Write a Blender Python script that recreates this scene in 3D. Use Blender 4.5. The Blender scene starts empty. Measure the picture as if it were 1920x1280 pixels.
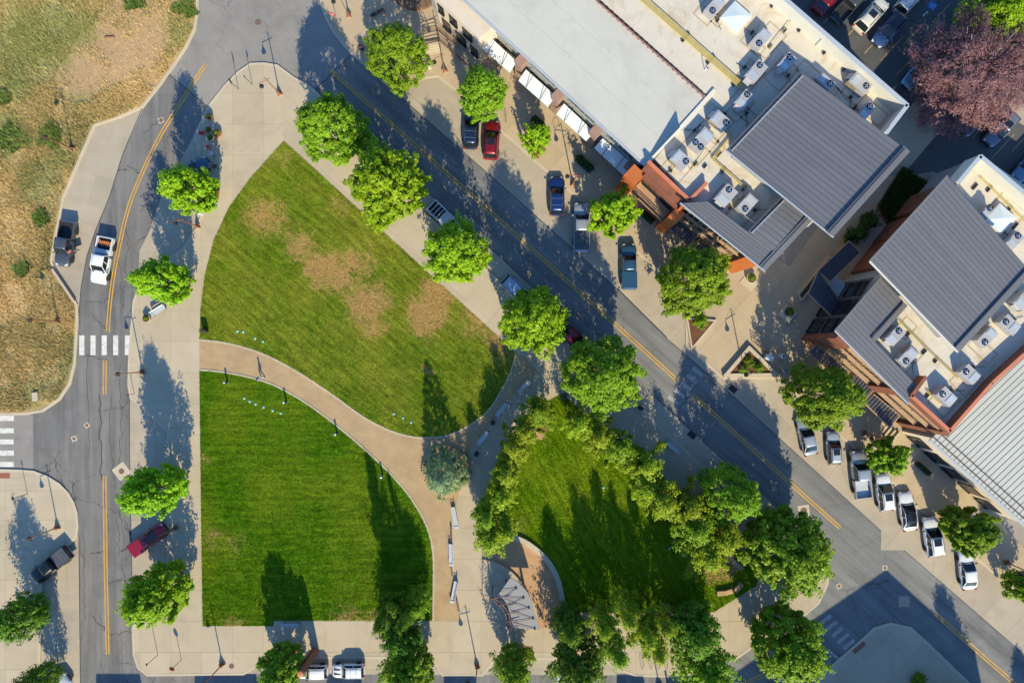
import bpy, bmesh, math, random
import numpy as np
from mathutils import Vector, Matrix, geometry as G
R = math.radians
rnd = random.Random(7)

# ---------------------------------------------------------------- camera, light
H = 82.6
sc = bpy.context.scene
camd = bpy.data.cameras.new('camera'); cam = bpy.data.objects.new('camera', camd)
sc.collection.objects.link(cam); sc.camera = cam
camd.sensor_fit = 'HORIZONTAL'; camd.sensor_width = 36; camd.lens = 24
camd.clip_start = 0.5; camd.clip_end = 2000
cam.location = (0, 0, H); cam.rotation_euler = (0, 0, 0)
SUN_EL, SUN_AZ = 33.5, 11.3          # azimuth measured from the picture's bottom towards its right
sd = Vector((math.sin(R(SUN_AZ)) * math.cos(R(SUN_EL)), -math.cos(R(SUN_AZ)) * math.cos(R(SUN_EL)), math.sin(R(SUN_EL))))
sun = bpy.data.lights.new('sun', 'SUN'); sun.energy = 4.6; sun.angle = R(0.53); sun.color = (1, .905, .63)
suno = bpy.data.objects.new('sun', sun); sc.collection.objects.link(suno)
suno.rotation_euler = sd.to_track_quat('Z', 'Y').to_euler()
w = bpy.data.worlds.new('World'); sc.world = w; w.use_nodes = True
nt = w.node_tree; bg = nt.nodes['Background']; sky = nt.nodes.new('ShaderNodeTexSky')
sky.sky_type = 'NISHITA'; sky.sun_disc = False; sky.sun_elevation = R(SUN_EL)
sky.sun_rotation = math.atan2(sd.x, sd.y)
tint = nt.nodes.new('ShaderNodeMix'); tint.data_type = 'RGBA'; tint.blend_type = 'MULTIPLY'; tint.inputs[0].default_value = 1
tint.inputs[7].default_value = (.68, .90, 1.08, 1); nt.links.new(sky.outputs[0], tint.inputs[6]); nt.links.new(tint.outputs[2], bg.inputs[0]); bg.inputs[1].default_value = 0.15
sky.ozone_density = 6.0; sky.air_density = 1.2; sky.dust_density = .4
vs = sc.view_settings; vs.view_transform = 'Standard'; vs.look = 'None'; vs.gamma = 1; vs.use_curve_mapping = False
vs.exposure = 0.58
sc.cycles.max_bounces = 6; sc.cycles.transparent_max_bounces = 6

def P(px, py, z=0.0):
    return Vector(((px - 960) / 1280 * (H - z), (640 - py) / 1280 * (H - z), z))
def PX(pts, z=0.0): return [P(a, b, z) for a, b in pts]

# ---------------------------------------------------------------- materials
MATS = {}
def nodes_of(name):
    m = bpy.data.materials.new(name); m.use_nodes = True
    t = m.node_tree; return m, t, t.nodes['Principled BSDF']
def N(t, typ, **kw):
    n = t.nodes.new(typ)
    for k, v in kw.items(): setattr(n, k, v)
    return n
def noise(t, scale, detail=5, rough=.6, vec=None, dist=0):
    n = N(t, 'ShaderNodeTexNoise'); n.inputs['Scale'].default_value = scale
    n.inputs['Detail'].default_value = detail; n.inputs['Roughness'].default_value = rough
    n.inputs['Distortion'].default_value = dist
    if vec: t.links.new(vec, n.inputs['Vector'])
    return n
def ramp(t, src, stops):
    r = N(t, 'ShaderNodeValToRGB'); e = r.color_ramp.elements
    while len(e) < len(stops): e.new(.5)
    for i, (p, c) in enumerate(stops):
        e[i].position = p; e[i].color = (*c, 1) if len(c) == 3 else (c[0],) * 3 + (1,)
    t.links.new(src, r.inputs[0]); return r
def mix(t, a, b, fac, mode='MIX'):
    m = N(t, 'ShaderNodeMix', data_type='RGBA', blend_type=mode)
    for s, v in ((0, fac), (6, a), (7, b)):
        if isinstance(v, (int, float)): m.inputs[s].default_value = v
        elif isinstance(v, tuple): m.inputs[s].default_value = (*v, 1)
        else: t.links.new(v, m.inputs[s])
    return m.outputs[2]
def mth(t, op, a, b=None, clamp=False):
    m = N(t, 'ShaderNodeMath', operation=op); m.use_clamp = clamp
    for i, v in enumerate((a, b)):
        if v is None: continue
        if isinstance(v, (int, float)): m.inputs[i].default_value = v
        else: t.links.new(v, m.inputs[i])
    return m.outputs[0]
def bump(t, bs, h, dist=.02, strength=.6):
    b = N(t, 'ShaderNodeBump'); b.inputs['Distance'].default_value = dist; b.inputs['Strength'].default_value = strength
    t.links.new(h, b.inputs['Height']); t.links.new(b.outputs[0], bs.inputs['Normal'])
def geo_pos(t): return N(t, 'ShaderNodeNewGeometry').outputs['Position']

def surf(name, c, rough=.8, var=.12, scale=.6, fine=9, metal=0, coat=0, bmp=.01, dirt=None, dirt_amt=.35, objvar=0, spec=None, fvar=None):
    if name in MATS: return MATS[name]
    m, t, b = nodes_of(name)
    p = geo_pos(t)
    n1 = noise(t, scale, 6, .65, p); n2 = noise(t, fine, 4, .6, p)
    lo = tuple(x * (1 - var) for x in c); hi = tuple(min(1, x * (1 + var)) for x in c)
    col = mix(t, lo, hi, ramp(t, n1.outputs[0], [(.3, (0,)), (.7, (1,))]).outputs[0])
    fv = fvar if fvar is not None else var
    f = ramp(t, n2.outputs[0], [(.25, (1 - fv,)), (.75, (1 + fv * .4,))])
    col = mix(t, col, f.outputs[0], 1.0, 'MULTIPLY')
    if dirt:
        d = noise(t, scale * .55, 8, .7, p, 1.2)
        col = mix(t, col, dirt, mth(t, 'MULTIPLY', ramp(t, d.outputs[0], [(.5, (0,)), (.68, (1,))]).outputs[0], dirt_amt))
    if objvar:
        oi = N(t, 'ShaderNodeObjectInfo').outputs['Random']
        v = N(t, 'ShaderNodeMapRange'); v.inputs[3].default_value = 1 - objvar; v.inputs[4].default_value = 1 + objvar
        t.links.new(oi, v.inputs[0]); hs = N(t, 'ShaderNodeHueSaturation'); t.links.new(v.outputs[0], hs.inputs['Value'])
        t.links.new(col, hs.inputs['Color']); col = hs.outputs[0]
    t.links.new(col, b.inputs['Base Color']); b.inputs['Roughness'].default_value = rough
    b.inputs['Metallic'].default_value = metal; b.inputs['Coat Weight'].default_value = coat
    if spec is not None: b.inputs['Specular IOR Level'].default_value = spec
    if bmp: bump(t, b, n2.outputs[0], bmp)
    MATS[name] = m; return m

def crack_mat(name, c, patch, crack_amt, var=.1, rot=None):
    m, t, b = nodes_of(name); p = geo_pos(t)
    n1 = noise(t, .07, 6, .6, p); n2 = noise(t, 7, 5, .7, p); n3 = noise(t, .45, 7, .65, p, .6)
    n4 = noise(t, 40, 3, .6, p)
    col = mix(t, tuple(x * (1 - var * 1.4) for x in c), tuple(x * (1 + var) for x in c), ramp(t, n3.outputs[0], [(.35, (0,)), (.65, (1,))]).outputs[0])
    col = mix(t, col, patch, mth(t, 'MULTIPLY', ramp(t, n1.outputs[0], [(.42, (0,)), (.62, (1,))]).outputs[0], .75))
    col = mix(t, col, ramp(t, n2.outputs[0], [(.25, (.86,)), (.75, (1.1,))]).outputs[0], 1.0, 'MULTIPLY')
    col = mix(t, col, ramp(t, n4.outputs[0], [(.25, (.82,)), (.75, (1.14,))]).outputs[0], 1.0, 'MULTIPLY')
    if rot is not None:
        mpn = N(t, 'ShaderNodeMapping'); mpn.inputs['Scale'].default_value = (1.0, .07, 1); mq = N(t, 'ShaderNodeMapping'); mq.inputs['Rotation'].default_value = (0, 0, R(rot)); t.links.new(p, mq.inputs[0]); t.links.new(mq.outputs[0], mpn.inputs[0])
        sn = noise(t, .9, 5, .65, mpn.outputs[0]); col = mix(t, col, ramp(t, sn.outputs[0], [(.34, (.70,)), (.66, (1.14,))]).outputs[0], 1.0, 'MULTIPLY')
    wp = N(t, 'ShaderNodeVectorMath', operation='MULTIPLY_ADD')
    nd = noise(t, .9, 4, .6, p); t.links.new(nd.outputs['Color'], wp.inputs[0]); wp.inputs[1].default_value = (1.6, 1.6, 0); t.links.new(p, wp.inputs[2])
    v = N(t, 'ShaderNodeTexVoronoi', feature='DISTANCE_TO_EDGE'); v.inputs['Scale'].default_value = .17
    t.links.new(wp.outputs[0], v.inputs['Vector'])
    cr = mth(t, 'LESS_THAN', v.outputs['Distance'], .006)
    msk = ramp(t, noise(t, .12, 3, .5, p).outputs[0], [(.47, (0,)), (.52, (1,))]).outputs[0]
    cf = mth(t, 'MULTIPLY', mth(t, 'MULTIPLY', cr, msk), crack_amt)
    col = mix(t, col, tuple(x * .3 for x in c), cf)
    t.links.new(col, b.inputs['Base Color']); b.inputs['Roughness'].default_value = .85
    bump(t, b, n4.outputs[0], .012, .5); MATS[name] = m; return m

def blobmask(t, p, blobs, z, warp=3.0, wscale=.45):
    nz = noise(t, wscale, 6, .7, p); wv = N(t, 'ShaderNodeVectorMath', operation='SUBTRACT'); t.links.new(nz.outputs['Color'], wv.inputs[0]); wv.inputs[1].default_value = (.5, .5, .5)
    wm = N(t, 'ShaderNodeVectorMath', operation='MULTIPLY_ADD'); t.links.new(wv.outputs[0], wm.inputs[0]); wm.inputs[1].default_value = (warp * 2, warp * 2, 0); t.links.new(p, wm.inputs[2])
    acc = None
    for (bx, by, r, k) in blobs:
        c = P(bx, by); s = N(t, 'ShaderNodeVectorMath', operation='DISTANCE'); t.links.new(wm.outputs[0], s.inputs[0]); s.inputs[1].default_value = (c.x, c.y, z)
        q = mth(t, 'MULTIPLY', mth(t, 'SUBTRACT', 1.0, mth(t, 'DIVIDE', s.outputs['Value'], r / 15.5)), k, True)
        acc = q if acc is None else mth(t, 'MAXIMUM', acc, q)
    return acc
def turf(name, dark, light, yellow, blobs=(), stripe_dir=None, base_dry=0.0):
    m, t, b = nodes_of(name); p = geo_pos(t)
    big = noise(t, .14, 6, .6, p); mid = noise(t, 1.3, 6, .7, p); 
    mp0 = N(t, 'ShaderNodeMapping'); mp0.inputs['Rotation'].default_value = (0, 0, R(stripe_dir or 0)); t.links.new(p, mp0.inputs[0])
    mp = N(t, 'ShaderNodeMapping'); mp.inputs['Scale'].default_value = (.35, 2.2, 1)
    t.links.new(mp0.outputs[0], mp.inputs[0]); st = noise(t, 1.4, 5, .7, mp.outputs[0]); fine = noise(t, 13, 4, .75, mp.outputs[0]); fin2 = noise(t, 22, 3, .7, p)
    col = mix(t, dark, light, ramp(t, mid.outputs[0], [(.36, (0,)), (.62, (1,))]).outputs[0])
    col = mix(t, col, yellow, mth(t, 'MULTIPLY', ramp(t, big.outputs[0], [(.40, (0,)), (.62, (1,))]).outputs[0], .75))
    col = mix(t, col, ramp(t, st.outputs[0], [(.33, (.66,)), (.67, (1.28,))]).outputs[0], 1.0, 'MULTIPLY')
    # mower passes
    sx = N(t, 'ShaderNodeSeparateXYZ'); t.links.new(mp.outputs[0], sx.inputs[0])
    wv = mth(t, 'SINE', mth(t, 'MULTIPLY', sx.outputs[1], 2.6))
    mv = N(t, 'ShaderNodeMapRange'); mv.inputs[1].default_value = -1; mv.inputs[3].default_value = .93; mv.inputs[4].default_value = 1.07
    t.links.new(wv, mv.inputs[0]); col = mix(t, col, mv.outputs[0], 1.0, 'MULTIPLY')
    col = mix(t, col, ramp(t, fine.outputs[0], [(.28, (.6,)), (.72, (1.35,))]).outputs[0], 1.0, 'MULTIPLY')
    col = mix(t, col, ramp(t, fin2.outputs[0], [(.28, (.75,)), (.72, (1.25,))]).outputs[0], 1.0, 'MULTIPLY')
    if blobs:
        acc = blobmask(t, p, blobs, .15)
        br = noise(t, 2.2, 7, .8, p, .4); b2 = noise(t, 8, 4, .85, p)
        sp = mth(t, 'ADD', mth(t, 'MULTIPLY', mth(t, 'SUBTRACT', br.outputs[0], .5), 2.2), mth(t, 'MULTIPLY', mth(t, 'SUBTRACT', b2.outputs[0], .5), 2.4))
        a = mth(t, 'MULTIPLY', ramp(t, mth(t, 'ADD', mth(t, 'MULTIPLY', acc, 1.15), mth(t, 'MULTIPLY', sp, 1.7)), [(.36, (0,)), (.88, (1,))]).outputs[0], ramp(t, acc, [(0, (0,)), (.3, (1,))]).outputs[0])
        straw = mix(t, (.38, .22, .07), (.70, .42, .19), b2.outputs[0])
        col = mix(t, col, straw, mth(t, 'MULTIPLY', a, .85))
    t.links.new(col, b.inputs['Base Color']); b.inputs['Roughness'].default_value = .95; b.inputs['Specular IOR Level'].default_value = .0
    bump(t, b, fine.outputs[0], .05, .8); MATS[name] = m; return m

def leaf_mat(name, dark, light, trans=.3):
    m = bpy.data.materials.new(name); m.use_nodes = True; t = m.node_tree
    b = t.nodes['Principled BSDF']; out = t.nodes['Material Output']
    g = N(t, 'ShaderNodeNewGeometry'); oi = N(t, 'ShaderNodeObjectInfo')
    n = noise(t, .55, 3, .6, g.outputs['Position'])
    f = mth(t, 'ADD', mth(t, 'MULTIPLY', g.outputs['Random Per Island'], .75), mth(t, 'MULTIPLY', ramp(t, n.outputs[0], [(.35, (0,)), (.65, (1,))]).outputs[0], .3), True)
    col = mix(t, dark, light, f)
    hs = N(t, 'ShaderNodeHueSaturation'); mr = N(t, 'ShaderNodeMapRange'); mr.inputs[3].default_value = .485; mr.inputs[4].default_value = .51
    t.links.new(oi.outputs['Random'], mr.inputs[0]); t.links.new(mr.outputs[0], hs.inputs['Hue'])
    m2 = N(t, 'ShaderNodeMapRange'); m2.inputs[3].default_value = .85; m2.inputs[4].default_value = 1.15
    t.links.new(oi.outputs['Random'], m2.inputs[0]); t.links.new(m2.outputs[0], hs.inputs['Value'])
    t.links.new(col, hs.inputs['Color']); t.links.new(hs.outputs[0], b.inputs['Base Color'])
    b.inputs['Roughness'].default_value = .5; b.inputs['Specular IOR Level'].default_value = .16
    tr = N(t, 'ShaderNodeBsdfTranslucent'); t.links.new(hs.outputs[0], tr.inputs[0])
    mx = N(t, 'ShaderNodeMixShader'); mx.inputs[0].default_value = trans
    t.links.new(b.outputs[0], mx.inputs[1]); t.links.new(tr.outputs[0], mx.inputs[2]); t.links.new(mx.outputs[0], out.inputs[0])
    MATS[name] = m; return m

M = {}
M['concrete_tan'] = surf('pavement_concrete_tan', (.45, .34, .215), .85, .07, .25, 14, dirt=(.30, .22, .14), dirt_amt=.5, objvar=.05)
M['concrete'] = surf('pavement_concrete', (.45, .36, .245), .85, .07, .25, 14, dirt=(.30, .24, .165), dirt_amt=.5, objvar=.05)
M['joint'] = surf('pavement_joint', (.31, .26, .21), .9, .1, 1, 12)
M['kerb'] = surf('kerb_concrete', (.50, .41, .29), .85, .08, .5, 16)
M['bay'] = surf('bay_concrete', (.40, .325, .235), .85, .09, .3, 14, dirt=(.22, .185, .15), dirt_amt=.4, objvar=.05)
M['asphalt'] = crack_mat('road_asphalt', (.165, .155, .145), (.22, .195, .175), .85, rot=0)
M['asphalt_new'] = crack_mat('fresh_asphalt', (.17, .165, .155), (.215, .205, .185), .4, rot=131)
M['asphalt_pale'] = crack_mat('pale_asphalt', (.24, .215, .19), (.31, .27, .23), .5)
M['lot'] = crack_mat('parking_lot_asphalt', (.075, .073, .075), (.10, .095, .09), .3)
M['tar'] = surf('tar', (.05, .05, .052), .6, .1, 2)
M['yellow'] = surf('yellow_line_paint', (.62, .32, .035), .7, .15, 1.5, 16, dirt=(.25, .17, .09), dirt_amt=.6)
M['whitepaint'] = surf('white_line_paint', (.66, .62, .55), .7, .12, 1.5, 16, dirt=(.25, .23, .2), dirt_amt=.7)
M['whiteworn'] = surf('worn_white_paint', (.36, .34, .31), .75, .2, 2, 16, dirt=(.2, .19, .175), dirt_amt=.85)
M['lotline'] = surf('tan_line_paint', (.36, .24, .10), .7, .1, 1.5, 16, dirt=(.12, .1, .08), dirt_amt=.7)
M['bluepaint'] = surf('blue_line_paint', (.02, .16, .42), .7, .15, 1.5, 16)
M['gravel'] = surf('gravel', (.42, .285, .15), .95, .14, .5, 16, bmp=.03, dirt=(.30, .19, .11), dirt_amt=.5, fvar=.22)
M['mulch'] = surf('mulch', (.16, .065, .03), .95, .3, 2, 14, bmp=.06, fvar=.5)
M['brickpit'] = surf('tree_pit_mulch', (.28, .10, .05), .95, .2, 2, 14, bmp=.03, fvar=.3)
M['soil'] = surf('soil', (.10, .06, .035), .95, .3, 2, 14, bmp=.05)
M['tanpave'] = surf('tan_paving', (.47, .27, .135), .85, .1, .4, 14, dirt=(.28, .15, .08), dirt_amt=.5)
M['roofpale'] = surf('membrane_roof_pale', (.48, .455, .395), .8, .035, .2, 10, dirt=(.36, .335, .285), dirt_amt=.55, bmp=.003)
M['roofcream'] = surf('membrane_roof_cream', (.58, .51, .41), .8, .06, .5, 8, dirt=(.40, .28, .16), dirt_amt=.7, bmp=.004, objvar=.0)
M['roofstain'] = surf('roof_sealant', (.42, .32, .2), .8, .12, 2, 10)
M['roofwhite'] = surf('white_coping', (.62, .585, .51), .7, .05, .5, 10)
M['roofgrey'] = surf('standing_seam_metal', (.158, .154, .162), .55, .05, .3, 5, metal=.1, bmp=0, objvar=.06)
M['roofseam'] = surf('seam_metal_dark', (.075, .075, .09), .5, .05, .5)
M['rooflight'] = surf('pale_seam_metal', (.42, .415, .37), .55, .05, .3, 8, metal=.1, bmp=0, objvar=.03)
M['seamlight'] = surf('pale_roof_seam', (.19, .19, .175), .6, .05, .5)  # darker grey for the hall roof seams
M['trim'] = surf('pale_metal_trim', (.5, .52, .53), .5, .06, .5, metal=.3)
M['rust'] = surf('rusty_cladding', (.24, .085, .045), .7, .15, 1, 9, dirt=(.15, .05, .03), dirt_amt=.5)
M['orange'] = surf('orange_cladding', (.50, .13, .025), .65, .14, .8, 9, dirt=(.35, .09, .03), dirt_amt=.5)
M['salmon'] = surf('salmon_coping', (.52, .17, .09), .7, .1, .8, 9)
M['stucco'] = surf('cream_stucco', (.62, .52, .42), .85, .06, .5, 18)
M['tanwood'] = surf('tan_wood', (.46, .29, .17), .7, .15, 1, 12)
M['deck'] = surf('brown_decking', (.17, .10, .065), .75, .2, 1, 10, objvar=.15)
M['stonepier'] = surf('pink_stone', (.32, .20, .165), .8, .1, 1, 8)
M['grey_wall'] = surf('grey_render', (.30, .31, .30), .85, .06, .5, 10)
M['darkmetal'] = surf('dark_metal', (.03, .03, .034), .5, .1, 1, metal=.4)
M['canopymetal'] = surf('dark_canopy_metal', (.10, .10, .115), .5, .1, .6, metal=.3, objvar=.12)
M['rustmetal'] = surf('rusty_steel', (.26, .10, .05), .75, .2, 2, 12)
M['brownrail'] = surf('brown_rail', (.15, .075, .055), .6, .15, 2)
M['glass'] = surf('dark_glass', (.015, .02, .024), .08, .1, .5, bmp=0, spec=.6)
M['carglass'] = surf('car_glass', (.012, .016, .02), .06, .1, .5, bmp=0, spec=.7)
M['skylight'] = surf('skylight_dome', (.60, .66, .66), .25, .05, .5, bmp=0)
M['acbox'] = surf('ac_housing', (.38, .36, .36), .5, .05, 1, 8, bmp=.002)
M['canopygrey'] = surf('canopy_grey_metal', (.26, .24, .225), .7, .06, 1, 8, bmp=.002)
M['acpanel'] = surf('ac_side_panel', (.30, .23, .16), .6, .2, 1.5)
M['gaspipe'] = surf('yellow_pipe', (.55, .42, .12), .6, .12, 1.2)
M['redpipe'] = surf('red_pipe', (.32, .14, .11), .6, .12, 1.2)
M['rubber'] = surf('tyre_rubber', (.025, .025, .025), .85, .1, 4)
M['rim'] = surf('wheel_rim', (.35, .34, .33), .35, .05, 4, metal=.7, bmp=0)
M['chrome'] = surf('chrome', (.6, .6, .6), .2, .02, 2, metal=.9, bmp=0)
M['headlight'] = surf('headlight_glass', (.6, .62, .65), .1, .02, 2, bmp=0)
M['taillight'] = surf('taillight_glass', (.4, .015, .015), .15, .05, 2, bmp=0)
M['bark'] = surf('bark', (.17, .12, .085), .9, .25, 3, 20, bmp=.02)
M['barkpale'] = surf('pale_bark', (.42, .37, .28), .9, .2, 3, 20, bmp=.02)
M['sandstone'] = surf('sandstone', (.45, .27, .14), .85, .15, 1, 12, bmp=.03, objvar=.12)
M['benchmetal'] = surf('bench_metal', (.58, .60, .62), .45, .05, 2, metal=.3)
M['white'] = surf('white_metal', (.66, .69, .69), .5, .04, 1, objvar=.03)
M['blackplastic'] = surf('black_plastic', (.02, .02, .02), .6, .1, 2)
M['terracotta'] = surf('terracotta', (.42, .16, .08), .8, .12, 3)
M['potstone'] = surf('pale_pot', (.48, .36, .25), .8, .1, 3)
M['skin'] = surf('skin', (.45, .25, .17), .6, .05, 5)
M['hair'] = surf('hair', (.04, .025, .015), .7, .2, 20)
M['blueshirt'] = surf('blue_cloth', (.05, .25, .45), .85, .1, 10)
M['lilac'] = surf('lilac_cloth', (.40, .33, .55), .85, .15, 10)
M['whitecloth'] = surf('white_cloth', (.6, .58, .56), .85, .1, 10)
M['redcheck'] = surf('red_white_cloth', (.45, .12, .10), .85, .4, 12)
M['denim'] = surf('dark_denim', (.03, .04, .07), .85, .15, 10)
M['tealcloth'] = surf('teal_cloth', (.02, .25, .32), .85, .15, 10)
M['redsign'] = surf('red_sign', (.5, .03, .03), .5, .05, 2)
M['greenlight'] = surf('pale_green_fixture', (.22, .45, .35), .3, .05, 2, bmp=0)
M['rockland'] = surf('rock_mulch', (.42, .34, .25), .9, .2, 1, 8, bmp=.08, fvar=.35)
M['wood_dark'] = surf('dark_stained_wood', (.05, .03, .022), .7, .2, 2)
M['grass1'] = turf('lawn_dry', (.11, .19, .010), (.20, .27, .020), (.30, .30, .035),
    [(500, 410, 55, 1.0), (560, 460, 45, .95), (600, 500, 50, 1.5), (640, 520, 45, 1.3), (665, 490, 45, 1.2), (690, 570, 65, 1.3), (700, 610, 35, 1), (800, 580, 55, 1.7),
     (820, 545, 45, 1.6), (790, 610, 35, 1.2), (900, 600, 55, .85), (940, 640, 45, 1.2), (805, 693, 14, 1.6), (640, 390, 40, .5), (530, 300, 30, .5), (930, 595, 40, .9)], 40)
M['grass2'] = turf('lawn_green', (.05, .145, .004), (.11, .225, .009), (.19, .26, .014),
    [(405, 1005, 30, .5), (440, 1015, 25, .5), (650, 1166, 45, .75), (700, 1155, 30, .8), (385, 860, 22, .6), (440, 1172, 30, .8)], 0)
M['grass3'] = turf('lawn_bright', (.085, .18, .004), (.15, .26, .008), (.24, .30, .015), [(960, 1000, 35, .7), (1010, 810, 25, .8), (1350, 1060, 45, 1.2), (930, 850, 30, .6)], 60)

GREENS = [(60, 70, 110, 1.6), (130, 60, 80, 1.4), (25, 150, 60, 1.4), (10, 240, 60, 1.2), (330, 60, 50, 1.2), (80, 350, 60, .8), (140, 640, 22, 1.2), (130, 700, 20, 1.2), (60, 750, 40, .8), (110, 300, 40, .7)]
def meadow_mat():
    m, t, b = nodes_of('meadow_ground'); p = geo_pos(t)
    n1 = noise(t, .1, 7, .7, p, .4); n2 = noise(t, .7, 7, .75, p, .5); n3 = noise(t, 5, 5, .8, p); n4 = noise(t, 18, 3, .8, p)
    col = ramp(t, n1.outputs[0], [(.33, (.19, .20, .08)), (.46, (.36, .28, .12)), (.55, (.52, .35, .15)), (.68, (.55, .37, .17))]).outputs[0]
    gm_ = blobmask(t, p, GREENS, .12, 4.0)
    col = mix(t, col, (.24, .27, .09), mth(t, 'MULTIPLY', ramp(t, gm_, [(0, (0,)), (1, (1,))]).outputs[0], .6))
    col = mix(t, col, (.15, .16, .07), mth(t, 'MULTIPLY', ramp(t, n2.outputs[0], [(.5, (0,)), (.62, (1,))]).outputs[0], .5))
    # bare dirt: strip at the top and a track
    acc = blobmask(t, p, [(250, 60, 95, 1.8), (200, 110, 70, 1.6), (160, 140, 60, 1.4), (115, 160, 40, 1.2), (240, 15, 60, 1.4), (280, 150, 28, 1.6), (20, 660, 16, 2), (15, 720, 16, 2), (18, 600, 16, 2), (25, 540, 16, 1.5), (35, 490, 16, 1.5), (12, 770, 14, 2), (300, 90, 50, 1.2)], .12, 2.2)
    a = mth(t, 'ADD', acc, mth(t, 'MULTIPLY', mth(t, 'SUBTRACT', n2.outputs[0], .5), 1.4))
    col = mix(t, col, (.50, .315, .165), mth(t, 'MULTIPLY', ramp(t, a, [(.1, (0,)), (.8, (1,))]).outputs[0], .8))
    col = mix(t, col, ramp(t, n3.outputs[0], [(.25, (.55,)), (.75, (1.35,))]).outputs[0], 1.0, 'MULTIPLY')
    col = mix(t, col, ramp(t, n4.outputs[0], [(.25, (.7,)), (.75, (1.3,))]).outputs[0], 1.0, 'MULTIPLY')
    t.links.new(col, b.inputs['Base Color']); b.inputs['Roughness'].default_value = .95; b.inputs['Specular IOR Level'].default_value = .1
    bump(t, b, n3.outputs[0], .15, .8); return m
M['meadow'] = meadow_mat()
for k, d, l, tr in (('leaf_bright', (.09, .23, .003), (.32, .48, .010), .2), ('leaf_mid', (.065, .165, .004), (.26, .39, .014), .2), ('leaf_dark', (.035, .10, .004), (.17, .29, .014), .18),
                ('leaf_aspen', (.09, .17, .004), (.38, .46, .02), .25), ('leaf_spruce', (.08, .14, .06), (.32, .41, .19), .1), ('leaf_purple', (.11, .045, .048), (.36, .19, .185), .12),
                ('leaf_hedge', (.015, .05, .01), (.05, .12, .02), .15), ('leaf_pot', (.08, .16, .01), (.28, .34, .03), .3)):
    M[k] = leaf_mat(k, d, l, tr)
def blade_mat(name, cols, green=False):
    m, t, b = nodes_of(name); g = N(t, 'ShaderNodeNewGeometry'); n = noise(t, .1, 7, .7, g.outputs['Position'], .4)
    f = mth(t, 'ADD', mth(t, 'MULTIPLY', g.outputs['Random Per Island'], .3), mth(t, 'MULTIPLY', n.outputs[0], .8))
    cc_ = ramp(t, f, cols).outputs[0]
    if green: cc_ = mix(t, cc_, mix(t, (.17, .24, .05), (.38, .44, .15), g.outputs['Random Per Island']), mth(t, 'MULTIPLY', ramp(t, blobmask(t, g.outputs['Position'], GREENS, .3, 4.0), [(0, (0,)), (1, (1,))]).outputs[0], .62))
    t.links.new(cc_, b.inputs['Base Color']); b.inputs['Roughness'].default_value = .9; b.inputs['Specular IOR Level'].default_value = .1
    return m
M['blades'] = blade_mat('meadow_blades', [(.36, (.20, .22, .07)), (.48, (.40, .33, .13)), (.56, (.62, .43, .17)), (.68, (.78, .54, .25))], True)
M['weed'] = blade_mat('weed_blades', [(.3, (.08, .15, .025)), (.7, (.20, .27, .06))])

def paint(name, c, metal=.35, rough=.35): return surf(name, c, rough, .02, 1, 6, metal=metal, coat=.6, bmp=0)

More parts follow.
